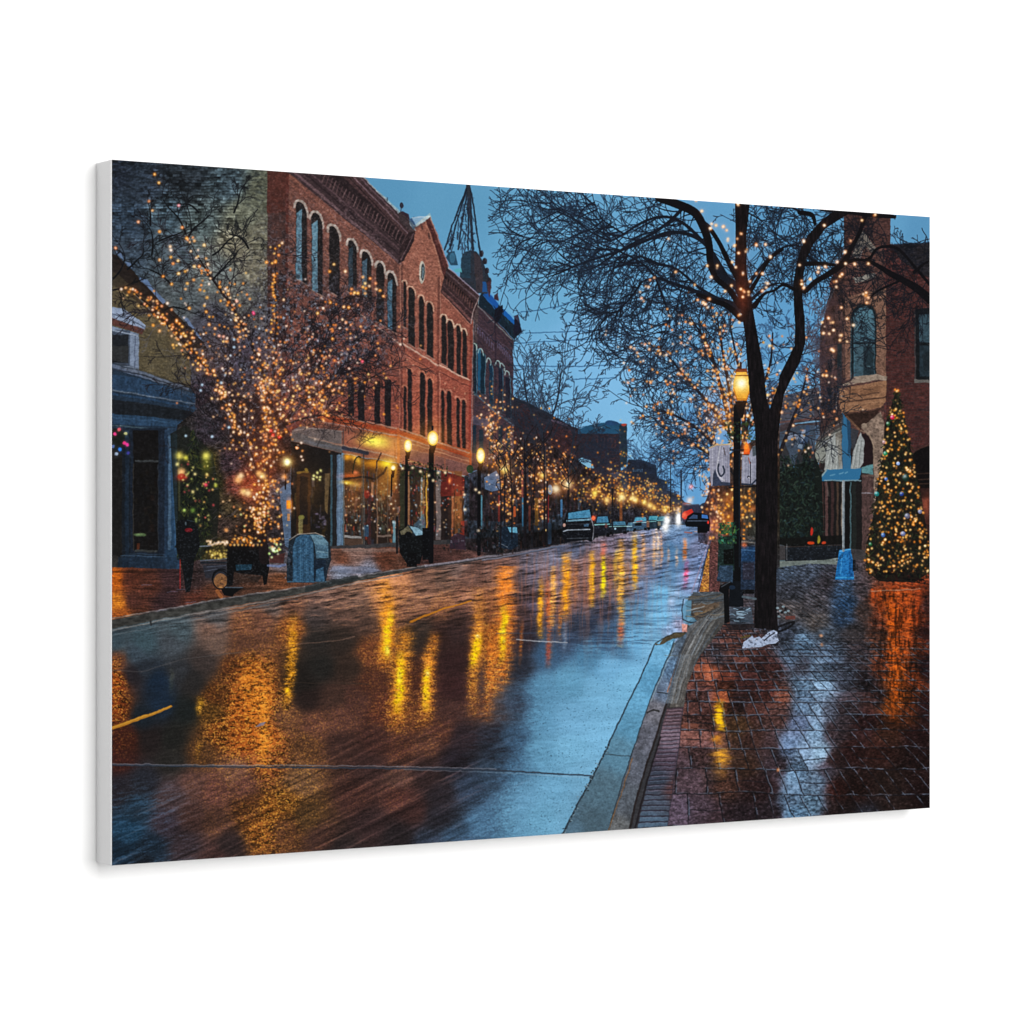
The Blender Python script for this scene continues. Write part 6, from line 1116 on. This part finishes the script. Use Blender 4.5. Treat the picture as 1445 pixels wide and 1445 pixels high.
car(838, 727, 861, 757, (26, 28, 36), (66, 116, 146)); ell(855, 742, 2, 3, (110, 70, 66), .8); car(858, 735, 886, 753, (30, 34, 42), (70, 112, 136)); ell(868, 746, 1.4, 1.6, (160, 200, 220), .9); car(884, 737, 896, 750, (70, 92, 112), (84, 120, 140)); car(892, 729, 914, 748, (60, 84, 104), (84, 150, 176)); poly([(896, 738), (905, 737), (905, 742), (896, 742)], (18, 20, 26)); car(912, 727, 932, 747, (34, 50, 62), (66, 136, 156)); car(926, 728, 940, 742, (30, 48, 58), (50, 110, 130)); line([(898, 736), (906, 735)], 1.2, (190, 80, 60), .8)
rect(912, 735, 916, 744, (170, 110, 80), .6); rect(928, 736, 932, 742, (180, 150, 110), .5)
for (x, y, r, ry) in ((941, 734, 2.6, 3.6), (957, 732, 2.6, 6), (939, 744, 2.8, 4.5)): glow(x, y, r, (255, 255, 255), 1.2, ry); glow(x, y, r * 2.4, (130, 150, 170), .35, ry * 2)
poly([(962, 724), (968, 712), (986, 711), (990, 722), (992, 734), (966, 738), (961, 732)], (50, 52, 70)); poly([(960, 728), (965, 722), (976, 718), (980, 726), (966, 733)], (196, 56, 46)); glow(965, 727, 3.4, (240, 90, 60), .8); glow(968, 711, 4, (190, 80, 50), .6, 1.6); line([(968, 712), (988, 712)], 1.2, (100, 130, 160), .7)
poly([(966, 738), (970, 728), (978, 723), (990, 724), (1000, 727), (1002, 738), (1001, 750), (992, 750), (988, 744), (968, 743)], (14, 17, 24)); poly([(971, 732), (978, 726), (984, 727), (984, 732)], (66, 88, 120), .9); poly([(990, 726), (998, 727), (999, 732), (990, 731)], (70, 120, 190), .9); line([(970, 735), (998, 735)], 1.2, (110, 126, 150), .7); ell(999, 737, 1.4, 2.4, (220, 60, 50)); line([(980, 750), (996, 751)], 1.6, (170, 150, 150), .7); rect(984, 742, 998, 752, (12, 13, 18)); line([(966, 751), (976, 752)], 2, (150, 90, 80), .7)
line([(961, 664), (961, 735)], 2.2, (34, 42, 58), .9); line([(963.5, 672), (963.5, 700)], .9, (150, 190, 215), .6); glow(975, 687, 2.4, (240, 110, 90), .9); glow(973, 706, 3, (236, 170, 50), .9)

# ---- gold-lit trees far along both sides
def gold(poly_c, n, cols=GOLD, amp=(.3, .9), hal=.6): lights([(R.gauss(cx, sx), R.gauss(cy, sy)) for cx, cy, sx, sy, k in poly_c for _ in range(int(n * k))], cols, amp, hal)
gold([(712, 640, 14, 26, 1), (700, 610, 10, 26, .5), (735, 660, 16, 28, 1), (765, 660, 12, 34, .9), (790, 660, 12, 22, .6), (704, 700, 8, 16, .3), (720, 715, 9, 18, .5), (765, 710, 4, 20, .35)], 95, WARM + GOLD, (.3, .95), .55)
gold([(690, 590, 8, 16, .5), (697, 620, 5, 24, .4)], 80, WARM, (.4, 1), .6)
gold([(830, 690, 14, 12, .8), (860, 680, 14, 18, .8), (890, 690, 16, 14, 1.3), (915, 695, 12, 12, .9), (940, 712, 9, 8, .6), (880, 640, 4, 20, .2), (850, 700, 14, 10, .4)], 90, GOLD + [(250, 200, 80)], (.25, .8), .5)
flush(cs=.8, cg=13, hs=2.4)
for (x, y, r, c) in ((712, 663, 4.2, (255, 200, 90)), (784, 690, 3.8, (255, 226, 180)), (801, 683, 4, (255, 214, 150)), (765, 671, 2.8, (255, 186, 80)), (839, 696, 2.6, (250, 200, 60)), (856, 706, 2.6, (255, 190, 90)), (877, 702, 3.2, (255, 220, 130)), (893, 703, 2.6, (255, 200, 100)), (897, 706, 2.2, (255, 190, 80)), (909, 709, 2.4, (250, 190, 70)), (917, 713, 2.8, (250, 190, 90)), (923, 717, 2, (220, 150, 50)), (938, 719, 3, (220, 150, 40)), (957, 718, 2, (220, 160, 110))):
    glow(x, y, r * 2.3, (210, 110, 30), .45); glow(x, y, r, c, 1)
for (x, y0, y1, w) in ((712, 670, 760, 2), (801, 692, 740, 1.4), (772, 680, 768, 2.2), (740, 640, 770, 3.2), (864, 690, 755, 2.4), (946, 650, 720, 1.2)): line([(x, y0), (x, y1)], w, (26, 26, 32), .8)
shrub(700, 724, 740, 780, n=120, seed=11, cols=((24, 30, 30), (30, 36, 44), (60, 50, 50)))
poly([(703, 772), (705, 748), (712, 742), (730, 744), (731, 770), (722, 776)], (26, 38, 52)); poly([(716, 744), (729, 744), (730, 752), (719, 751)], (96, 152, 178)); line([(704, 766), (716, 772)], 1.4, (110, 116, 124), .6)

# ---- lamp posts, bins and letter box on the left
def lampL(x, y, rx, ry, base, w=4, seed=0):
    line([(x - 2, y + ry + 6), (x - 2.5, base)], w, (16, 16, 20)); poly([(x - rx * .7, y + ry * .8), (x + rx * .7, y + ry * .8), (x + rx * .3, y + ry + 10), (x - rx * .3, y + ry + 10)], (34, 24, 22))
    glow(x, y, rx * 2.2, (170, 90, 10), .5); ell(x, y, rx, ry, (240, 176, 40)); ell(x, y, rx * .75, ry * .8, (255, 216, 110)); glow(x, y, rx * .55, (255, 255, 225), 1, ry * .5)
lampL(575.5, 629, 5.6, 9, 776, 4); lampL(610.5, 618.5, 7.6, 10.5, 792, 7); line([(610, 606), (610, 602)], 3, (40, 32, 34)); lampL(554.5, 660, 3.6, 4, 700, 2); lampL(678, 643, 6, 11, 782, 5); lampL(405, 652, 4, 5, 690, 2)
clutter([(566, 648), (632, 656), (630, 680), (568, 672)], 170, [(26, 40, 28), (36, 52, 34), (20, 24, 24), (48, 60, 36)], (1, 4), (1, 4), .8, 44)
for (x, y) in ((593, 665), (605, 671), (618, 667), (628, 667), (568, 661), (582, 660), (611, 678), (655, 698), (671, 691), (676, 695), (656, 719), (675, 749)): glow(x, y, 1.5, (250, 220, 170), .9)
ell(663, 662, 5, 6, (40, 62, 40), .9)
poly([(562, 748), (575, 744), (583, 750), (597, 752), (597, 780), (592, 796), (574, 796), (564, 780)], (18, 20, 22)); poly([(564, 750), (577, 741), (582, 752), (566, 755)], (92, 88, 72)); poly([(577, 742), (590, 745), (600, 754), (586, 756)], (124, 158, 176)); line([(576, 741), (586, 756)], 1.4, (36, 50, 60)); ell(576, 755, 5, 5, (14, 15, 17)); rect(574, 780, 588, 800, (14, 14, 16)); rect(596, 745, 606, 790, (14, 15, 18))
line([(560, 730), (560, 780)], 3, (24, 24, 28), .9)
poly([(634, 774), (636, 758), (645, 752), (656, 756), (657, 776)], (52, 38, 50), .9); clutter([(624, 745), (700, 740), (700, 778), (624, 780)], 100, [(22, 22, 26), (70, 52, 60), (34, 44, 52), (110, 110, 120), (30, 30, 30)], (1, 5), (1, 5), .6, 45)
# blue letter box
poly([(404, 818), (405, 790), (408, 760), (420, 754), (445, 753), (458, 757), (466, 770), (467, 790), (462, 806), (460, 820), (440, 822), (406, 822)], (34, 44, 54))
poly([(413, 821), (413, 772), (417, 760), (426, 754), (437, 755), (442, 766), (443, 822)], (52, 84, 108)); poly([(437, 754), (454, 755), (463, 766), (463, 787), (447, 788), (444, 768)], (92, 120, 136)); poly([(444, 768), (463, 770), (462, 787), (446, 788)], (76, 104, 122)); poly([(443, 790), (460, 790), (458, 820), (443, 821)], (28, 40, 54)); poly([(446, 804), (456, 800), (458, 820), (445, 820)], (56, 90, 114), .9)
for i in range(7): line([(416 + i * 4, 764 - (3 if 1 < i < 5 else 0)), (416 + i * 4, 820)], 1, (40, 66, 88) if i % 2 else (70, 104, 128), .7)
line([(408, 762), (420, 754), (445, 752), (458, 757)], 1.4, (150, 140, 130), .8); line([(447, 778), (462, 780)], 1.2, (120, 146, 158), .7); line([(405, 821), (460, 821)], 1.4, (66, 100, 120), .7)
clutter([(400, 776), (412, 776), (412, 824), (402, 820)], 16, [(24, 26, 30), (90, 96, 110)], (2, 5), (2, 6), .8, 46)

# ---- dark figure-shaped post, bench, bicycle, planter at the left kerb
poly([(249, 736), (256, 733), (270, 734), (279, 744), (282, 770), (274, 790), (272, 808), (268, 835), (262, 836), (258, 806), (254, 790), (248, 772)], (20, 22, 25)); ell(266, 748, 5.5, 3, (110, 28, 36), .9); line([(264, 734), (274, 736)], 1.2, (54, 70, 78), .8); ell(262, 739, 1.4, 2.4, (84, 96, 104), .8)
line([(254, 790), (254, 830)], 2, (150, 40, 40), .6)
line(curve([(282, 771), (296, 770), (308, 765), (320, 766)], 4), 1.8, (96, 104, 114), .9); line([(283, 791), (300, 790), (320, 788)], 2, (92, 100, 112), .8); line([(284, 794), (320, 794)], 3, (28, 34, 42), .8)
poly([(286, 798), (320, 796), (320, 812), (290, 816)], (44, 48, 58), .7); line([(292, 800), (318, 798)], 1.2, (84, 90, 104), .7); line([(288, 806), (306, 803)], 1.2, (90, 96, 110), .6)
poly([(290, 776), (318, 774), (318, 788), (292, 789)], (52, 46, 28), .8); lights([(290 + 30 * R.random(), 776 + 12 * R.random()) for _ in range(40)], [(230, 200, 110), (200, 180, 90)], (.3, .7), .2)
ell(311, 820, 9.5, 11, (150, 108, 70), .75); clutter([(303, 812), (320, 812), (320, 832), (303, 832)], 40, [(200, 150, 90), (110, 76, 50), (80, 60, 48)], (2, 6), (1, 2.4), .6, 62); line([(311 + 11 * math.cos(a_ / 3.), 818 + 13 * math.sin(a_ / 3.)) for a_ in range(20)], 1.6, (24, 25, 28), .95); line(curve([(299, 818), (302, 808), (311, 803), (320, 805)], 4), 1.6, (20, 22, 26)); line([(306, 834), (312, 842)], 5, (176, 112, 60), .5)
poly([(320, 770), (378, 768), (380, 800), (376, 824), (372, 826), (370, 812), (362, 822), (330, 806), (328, 826), (320, 828)], (17, 17, 19)); poly([(332, 797), (356, 796), (354, 804), (333, 805)], (32, 60, 76), .9); line([(346, 812), (366, 813)], 1.4, (120, 84, 70), .7); poly([(330, 808), (370, 812), (364, 822), (332, 822)], (58, 44, 38), .8)
poly([(312, 832), (322, 828), (342, 830), (330, 838), (328, 842), (316, 840)], (16, 17, 19)); line([(318, 829), (342, 829)], 1.6, (84, 96, 108), .8)
line([(378, 798), (394, 799), (402, 797)], 3.4, (104, 116, 150), .8); poly([(380, 786), (402, 780), (400, 795), (380, 794)], (70, 38, 36), .8)
lights([(380 + R.gauss(8, 7), 775 + R.gauss(0, 4)) for _ in range(26)], [(200, 230, 170), (230, 230, 190), (170, 210, 120)], (.4, .9), .2)

for P_ in ([(248, 732), (284, 732), (284, 838), (248, 838)], [(318, 768), (380, 768), (380, 828), (318, 828)], [(402, 752), (468, 752), (468, 824), (402, 824)], [(560, 740), (606, 740), (606, 800), (560, 800)], [(786, 716), (960, 716), (960, 768), (786, 768)], [(700, 740), (734, 740), (734, 780), (700, 780)]): grime(P_, .26, 2.4, 235, (104, 114, 124), .2)
# ---- left tree wrapped in fairy lights
T1 = [[(372, 790), (370, 740), (373, 700), (376, 650), (379, 600), (378, 560), (372, 530), (366, 500)], [(376, 690), (352, 650), (335, 610), (322, 570), (300, 530), (275, 500), (245, 468), (215, 435), (185, 410)], [(379, 600), (384, 550), (388, 500), (390, 450), (388, 400), (390, 350)],
      [(378, 560), (360, 500), (342, 460), (322, 425), (300, 395), (278, 360), (262, 330)], [(380, 640), (400, 600), (425, 570), (455, 550), (490, 545), (520, 535), (545, 520)], [(384, 590), (410, 560), (440, 540), (455, 500), (462, 460), (470, 420)], [(360, 660), (340, 600), (325, 560), (318, 520), (322, 490), (340, 460)],
      [(345, 640), (320, 600), (290, 560), (262, 540)], [(380, 560), (405, 530), (430, 510), (445, 480)], [(450, 555), (480, 520), (500, 490), (520, 470)], [(400, 600), (430, 590), (455, 585), (470, 560)]]
tw = []
for g_, w_ in zip(T1, (13, 8, 6, 5, 6, 4, 4, 3.4, 3, 3, 3)): tw += limb_segs([(p[0], p[1], max(1.2, w_ * (1 - .8 * i / (len(g_) - 1)))) for i, p in enumerate(g_)])
draw_segs(tw, (30, 24, 26), .92)
crown = lambda x, y, a: -math.pi / 2 + (x - 372) / 110 + R.gauss(0, .6)
# misty twig mass
cx_ = np.exp(-.5 * (((XX - 440) / 62) ** 2 + ((YY - 490) / 62) ** 2)) + np.exp(-.5 * (((XX - 340) / 46) ** 2 + ((YY - 540) / 66) ** 2)) + .8 * np.exp(-.5 * (((XX - 500) / 42) ** 2 + ((YY - 470) / 40) ** 2))+ .6 * np.exp(-.5 * (((XX - 395) / 28) ** 2 + ((YY - 380) / 60) ** 2))
mist = np.clip(cx_, 0, 1) * np.clip((fbm(XX / 5.2, YY / 5.2, 170, 4) - .36) * 4.2, 0, 1)
vv = fbm(XX / 2.6, YY / 2.6, 175, 3)[..., None]; col = C_((32, 29, 33)) + (C_((98, 104, 118)) - C_((32, 29, 33))) * np.clip((vv - .42) * 3.4, 0, 1)
img[:] = img * (1 - .86 * mist[..., None]) + col * (.86 * mist[..., None])
for k_, (cc, aa) in enumerate((((28, 25, 30), .9), ((92, 94, 114), .42), ((30, 26, 32), .9), ((104, 98, 110), .35), ((24, 22, 28), .9))):
    o = sprout(T1[1:], 34, (35, 95), 1.4, 2, away=crown, bend=.13, kids=(.09, .2), wmin=.7, spread=(.4, 1.1)); draw_segs(o, cc, aa)
o = []
for p in ((150, 400, -.55, 90), (180, 380, -.7, 70), (150, 412, -.3, 60), (214, 360, -1.2, 60), (212, 318, -1.7, 40), (262, 330, -1.9, 90), (265, 335, -1.0, 80), (300, 395, -.9, 90), (195, 430, -.2, 60), (230, 440, -.8, 60), (300, 360, -.5, 70), (280, 300, -2.2, 60), (330, 300, -1.2, 50), (240, 400, -2.4, 60), (350, 350, -2, 60), (225, 340, -.5, 60)):
    grow(p[0], p[1], p[2], p[3], 2.6, o, 0, 3, bend=.14, kids=(.12, .25), wmin=.8)
draw_segs(o, (20, 22, 26), .85)
o = []
for _ in range(60): grow(R.uniform(240, 520), R.uniform(420, 640), R.uniform(-3, 0), R.uniform(15, 45), 1, o, 0, 2, wmin=.7)
draw_segs(o, (30, 26, 30), .6)
glow(380, 600, 34, (120, 46, 14), .16, 70); glow(430, 560, 34, (110, 46, 14), .14, 24); glow(372, 665, 18, (130, 46, 12), .3, 30); glow(300, 500, 16, (90, 44, 16), .2, 20)
allg = [T1[0][1:], T1[0][2:], T1[1], T1[2][:4], T1[4], T1[5][:4], T1[6], T1[10], T1[8]]
lights(along([T1[0][1:6]], 95, 10, 1), WARM + GOLD[:2], (.45, 1.05), 1.1); lights(along(allg, 300, 8), WARM + GOLD, (.4, 1.05), 1.0)
lights(along([T1[1][4:], T1[1][2:5]], 95, 4.5), GOLD + WARM, (.45, 1.15), .6); lights(along([T1[3][2:]], 34, 4), WARM, (.5, 1), .5); lights(cloud(370, 600, 38, 56, 120), WARM, (.3, .95), .8); lights(cloud(440, 560, 44, 22, 90), WARM + GOLD, (.35, 1), .6)
lights(cloud(470, 500, 46, 36, 95), WARM, (.3, .85), .3); lights(cloud(300, 440, 40, 40, 70), WARM + GOLD, (.3, .9), .35); lights(cloud(330, 500, 34, 40, 80), WARM + [(200, 220, 235)], (.3, .85), .35); lights(cloud(430, 470, 40, 40, 70), [(190, 205, 225), (220, 200, 190)], (.25, .6), .1)
lights([(388 + R.gauss(0, 3), 345 + R.random() * 130) for _ in range(26)], GOLD, (.5, 1), .4); lights([(365 + R.gauss(0, 18), 730 + R.gauss(0, 18)) for _ in range(120)], WARM + GOLD + [(230, 240, 160)], (.35, .9), .45)
lights([(327 + R.random() * 75, 762 + R.gauss(0, 2.5)) for _ in range(40)], GOLD, (.4, .9), .4); lights([(325 + i * 5.5, 769) for i in range(8)], GOLD, (.5, .8), .3); lights([(291 + R.random() * 30, 766 + R.gauss(0, 1.5)) for _ in range(26)], [(250, 210, 170)], (.4, .8), .3)
flush()
XL = [(218, 246), (224, 258), (210, 284), (215, 297), (195, 313), (225, 327), (257, 321), (263, 336), (274, 340), (288, 346), (240, 348), (241, 353), (241, 363), (225, 367), (244, 372), (251, 368), (163, 350), (274, 376), (281, 376), (293, 373), (252, 386), (261, 383), (230, 390), (242, 401), (273, 395), (264, 400), (282, 409), (292, 420), (310, 405), (318, 408), (322, 415), (322, 427), (338, 431), (221, 425), (228, 432), (236, 428), (242, 437), (249, 452), (253, 457), (257, 461), (171, 408), (177, 406), (182, 412), (249, 454), (262, 474), (270, 470), (268, 484), (216, 459), (225, 467), (242, 474), (295, 458), (267, 435), (291, 440), (398, 343), (393, 360), (388, 370), (376, 370), (386, 388), (400, 423), (384, 405), (386, 417), (471, 373), (465, 383), (487, 383), (512, 391), (522, 393), (495, 414), (500, 413), (505, 414), (496, 408), (512, 405), (516, 407), (515, 414), (521, 404), (515, 400), (530, 400), (531, 408), (536, 410), (541, 418), (466, 427), (456, 435), (448, 442), (485, 433), (492, 434), (483, 451), (488, 455), (469, 467), (469, 478)]
lights(XL, WARM + GOLD, (.9, 1.3), .8)
lights([(252, 290)], [(255, 150, 160)], (1.2, 1.2), .3); lights([(358, 443), (357, 441)], [(255, 60, 120)], (.9, .9), .2); lights([(511, 510)], [(255, 80, 110)], (1, 1), .2); lights([(394, 617), (385, 614), (382, 608)], [(255, 50, 30)], (1.1, 1.2), 1.0, (220, 20, 10)); lights([(309, 474), (315, 475), (334, 425)], [(255, 170, 140)], (1, 1.2), .5)
lights([(330, 479), (312, 540), (283, 551), (262, 615), (299, 616), (323, 603), (285, 543), (330, 490)], [(190, 225, 250)], (.8, 1), .1)
flush(cs=1.15, cg=24)
for (x, y, r, c) in ((291, 643, 4, (240, 226, 90)), (253, 643, 4, (230, 210, 80)), (262, 646, 2.6, (210, 200, 60)), (256, 666, 4, (255, 180, 110)), (250, 655, 2, (230, 210, 120)), (405, 652, 4.6, (255, 236, 150)), (336, 677, 4, (255, 160, 80)), (340, 671, 3, (255, 200, 140)), (343, 694, 3.4, (255, 180, 100)), (350, 696, 3.4, (255, 200, 130)), (371, 672, 3.2, (255, 190, 110)), (365, 668, 3, (255, 170, 90)), (401, 673, 3, (255, 150, 70)), (275, 669, 1.6, (220, 200, 130)), (292, 670, 1.8, (230, 170, 90)), (290, 684, 2, (240, 50, 80)), (304, 685, 2, (180, 180, 60)), (272, 694, 1.8, (200, 180, 110)), (260, 720, 1.8, (170, 200, 90)), (272, 720, 2.6, (90, 120, 40)), (319, 748, 2, (240, 140, 60))):
    glow(x, y, r, c, .95)
glow(291, 655, 5, (90, 90, 10), .6, 10); glow(256, 674, 5, (200, 20, 10), .7, 3); ell(256, 672, 5.5, 4, (150, 30, 24), .5); glow(350, 690, 14, (140, 50, 16), .5, 12)

# trunks and limbs of the lit trees down the row, in front of their lights
for (x, y0, y1, w) in ((741, 620, 772, 3), (768, 610, 768, 2.6), (706, 640, 772, 2.4), (802, 650, 720, 2), (722, 640, 760, 2.2), (752, 640, 768, 2)):
    limb([(x, y1, w), (x + R.uniform(-1.5, 1.5), (y0 + y1) / 2, w * .8), (x + R.uniform(-4, 4), y0, w * .5)], (26, 22, 26), .75)
    for _ in range(7):
        yy = R.uniform(y0, y0 + 60); limb([(x, yy, w * .6), (x + R.choice((-1, 1)) * R.uniform(5, 10), yy - R.uniform(8, 16), 1.3), (x + R.choice((-1, 1)) * R.uniform(8, 20), yy - R.uniform(20, 40), .8)], (28, 25, 30), .6)
for (x, y, r, ry) in ((941, 734, 2.2, 3.2), (957, 733, 2.2, 5.5)): glow(x, y, r, (255, 255, 255), 1.2, ry)
# ---- camera look and paper/weave finish of the print
skyl = np.clip((img[..., 2] - img[..., 0]) * 4.5 - .7, 0, 1); skyl = np.clip(blur(skyl, 1.2) * 1.3, 0, 1)
mc = (fbm(XX / 2.3, YY / 1.7, 340, 3) - .5) * .30 + (fbm(XX / 7, YY / 5, 345, 2) - .5) * .22
mc = mc * (1 - .55 * RM)
img *= (1 + mc * (1 - skyl) * (1 - .5 * np.clip(img.max(2) * 1.6 - .8, 0, 1)))[..., None]
warp(.22, 3.2, 330)
soft = blur(img, .22)
img[:] = soft + .75 * (soft - blur(soft, .95))
lum = img.mean(2, keepdims=True)
g1 = rs.randn(IH, IW, 1).astype(f4); img += blur(g1, .35) * .010
np.clip(img, 0, 1, out=img); img[:] = img - .028 * np.sin(2 * np.pi * img) * (img < .5) - .012 * np.sin(2 * np.pi * img) * (img >= .5)
np.clip(img, 0.03, 1, out=img)
# ------------------------------------------------------------------ square the picture up to the sheet
TW, TH = 2048, 1366
EXPOSE = 1.0
def print_pixels():
    u = (np.arange(TW) + .5) / TW * W_REAL; z = (np.arange(TH) + .5) / TH * H_CANVAS      # row 0 = bottom of the sheet
    px = ORIGIN.x + U.x * u; py = ORIGIN.y + U.y * u
    X = 722.5 + FOCAL_PX * px / py
    Y = 722.5 - FOCAL_PX * (ORIGIN.z + z)[:, None] / py[None, :]
    fx = np.broadcast_to((X - OX) * S - .5, Y.shape); fy = (Y - OY) * S - .5
    fx = np.clip(fx, 0, IW - 1.01); fy = np.clip(fy, 0, IH - 1.01)
    x0 = fx.astype(int); y0 = fy.astype(int); ax = (fx - x0)[..., None].astype(f4); ay = (fy - y0)[..., None].astype(f4)
    out = (img[y0, x0] * (1 - ax) + img[y0, x0 + 1] * ax) * (1 - ay) + (img[y0 + 1, x0] * (1 - ax) + img[y0 + 1, x0 + 1] * ax) * ay
    return np.clip(out, 0, 1)
pic = bpy.data.images.new('street_print', TW, TH, alpha=False, float_buffer=False)
pic.colorspace_settings.name = 'sRGB'
buf = np.ones((TH, TW, 4), f4); buf[..., :3] = print_pixels()
pic.pixels.foreach_set(buf.ravel()); pic.update(); pic.pack()

# ------------------------------------------------------------------ materials
def mat(name):
    m = bpy.data.materials.new(name); m.use_nodes = True
    return m, m.node_tree.nodes, m.node_tree.links, m.node_tree.nodes['Principled BSDF']
def weave(nodes, links, bsdf, scale, strength):
    """woven canvas threads as bump"""
    tc = nodes.new('ShaderNodeTexCoord'); hs = []
    for d in ('X', 'Z'):
        w = nodes.new('ShaderNodeTexWave'); w.wave_type = 'BANDS'; w.bands_direction = d
        w.inputs['Scale'].default_value = scale; w.inputs['Distortion'].default_value = .4; w.inputs['Detail'].default_value = 1.0
        links.new(tc.outputs['Object'], w.inputs['Vector']); hs.append(w)
    mx = nodes.new('ShaderNodeMath'); mx.operation = 'MULTIPLY'
    links.new(hs[0].outputs['Fac'], mx.inputs[0]); links.new(hs[1].outputs['Fac'], mx.inputs[1])
    b = nodes.new('ShaderNodeBump'); b.inputs['Strength'].default_value = strength; b.inputs['Distance'].default_value = .0004
    links.new(mx.outputs[0], b.inputs['Height']); links.new(b.outputs['Normal'], bsdf.inputs['Normal'])
    return tc

m_wall, n_, l_, b_ = mat('matte_white_wall')
b_.inputs['Base Color'].default_value = (.90, .90, .90, 1); b_.inputs['Roughness'].default_value = .95; b_.inputs['Specular IOR Level'].default_value = 0.1
m_wrap, n_, l_, b_ = mat('white_canvas')
b_.inputs['Base Color'].default_value = (.84, .84, .845, 1); b_.inputs['Roughness'].default_value = .9; b_.inputs['Specular IOR Level'].default_value = 0.1
nz = n_.new('ShaderNodeTexNoise'); nz.inputs['Scale'].default_value = 900
bp = n_.new('ShaderNodeBump'); bp.inputs['Strength'].default_value = .12; bp.inputs['Distance'].default_value = .0003
tc = n_.new('ShaderNodeTexCoord'); l_.new(tc.outputs['Object'], nz.inputs['Vector']); l_.new(nz.outputs['Fac'], bp.inputs['Height']); l_.new(bp.outputs['Normal'], b_.inputs['Normal'])
m_pic, n_, l_, b_ = mat('printed_canvas')
tx = n_.new('ShaderNodeTexImage'); tx.image = pic; tx.interpolation = 'Linear'; tx.extension = 'EXTEND'
uvn = n_.new('ShaderNodeUVMap'); uvn.uv_map = 'UVMap'; l_.new(uvn.outputs['UV'], tx.inputs['Vector'])
mul = n_.new('ShaderNodeMix'); mul.data_type = 'RGBA'; mul.blend_type = 'MULTIPLY'; mul.inputs['Factor'].default_value = 1.0
mul.inputs['B'].default_value = (PRINT_GAIN, PRINT_GAIN, PRINT_GAIN, 1)
l_.new(tx.outputs['Color'], mul.inputs['A']); l_.new(mul.outputs['Result'], b_.inputs['Base Color'])
b_.inputs['Roughness'].default_value = .8; b_.inputs['Specular IOR Level'].default_value = .03
weave(n_, l_, b_, 420.0, .10)

# ------------------------------------------------------------------ objects
def link(name, me, m, parent=None):
    o = bpy.data.objects.new(name, me); scn.collection.objects.link(o)
    me.materials.append(m)
    if parent: o.parent = parent
    return o
def rounded_box(x0, x1, y0, y1, z0, z1, r, seg_):
    bm = bmesh.new(); bmesh.ops.create_cube(bm, size=1)
    for v in bm.verts:
        v.co = Vector((x0 if v.co.x < 0 else x1, y0 if v.co.y < 0 else y1, z0 if v.co.z < 0 else z1))
    if r: bmesh.ops.bevel(bm, geom=[e for e in bm.edges if min(e.verts[0].co.y, e.verts[1].co.y) < y0 + 1e-5], offset=r, segments=seg_, affect='EDGES', profile=.5)
    me = bpy.data.meshes.new('m'); bm.to_mesh(me); bm.free()
    for p in me.polygons: p.use_smooth = True
    me.set_sharp_from_angle(angle=math.radians(50))
    return me
GAP = .0002
root = bpy.data.objects.new('canvas_print', None); root.empty_display_size = .1; scn.collection.objects.link(root)
root.location = ORIGIN - N * (T_CANVAS)                  # lower back corner, against the wall
root.rotation_euler = (0, 0, PHI)                        # local x along the sheet, local -y towards the viewer
root['label'] = 'gallery-wrapped canvas print of a rainy lamplit street, hanging on the bright white wall'
root['category'] = 'canvas print'
# local frame: x 0..W, y -T..0 (front at -T), z 0..H
sides = link('canvas_side', rounded_box(0, W_REAL, -T_CANVAS, 0, 0, H_CANVAS, .0012, 3), m_wrap, root)
sides['label'] = 'plain white canvas wrapped round the sides of the frame'
i_ = .0009
bm = bmesh.new(); NX, NZ = 24, 16
vs = [[bm.verts.new((i_ + (W_REAL - 1.2 * i_) * a / NX, -T_CANVAS - .0003, .3 * i_ + (H_CANVAS - .6 * i_) * c / NZ)) for c in range(NZ + 1)] for a in range(NX + 1)]
uvl = bm.loops.layers.uv.new('UVMap')
for a in range(NX):
    for c in range(NZ):
        f = bm.faces.new((vs[a][c], vs[a + 1][c], vs[a + 1][c + 1], vs[a][c + 1]))
        for lp in f.loops: lp[uvl].uv = (lp.vert.co.x / W_REAL, lp.vert.co.z / H_CANVAS)
me = bpy.data.meshes.new('printed_picture'); bm.to_mesh(me); bm.free()
face = link('printed_picture', me, m_pic, root)
face['label'] = 'printed photograph of a wet street at dusk with lit trees, lamps and brick buildings'
# wall behind, in the same plane as the canvas back
me = bpy.data.meshes.new('wall'); h = 5.0
c0 = ORIGIN + U * (W_REAL / 2) - N * (T_CANVAS + GAP)
q = [c0 - U * h, c0 + U * h, c0 + U * h, c0 - U * h]; zz = (-1.5, -1.5, 2.2, 2.2)
me.from_pydata([(q[i].x, q[i].y, zz[i]) for i in range(4)], [], [(0, 1, 2, 3)]); me.update()
wall = link('wall', me, m_wall); wall['kind'] = 'structure'
wall['label'] = 'plain bright white wall behind the canvas print'
wall['category'] = 'wall'
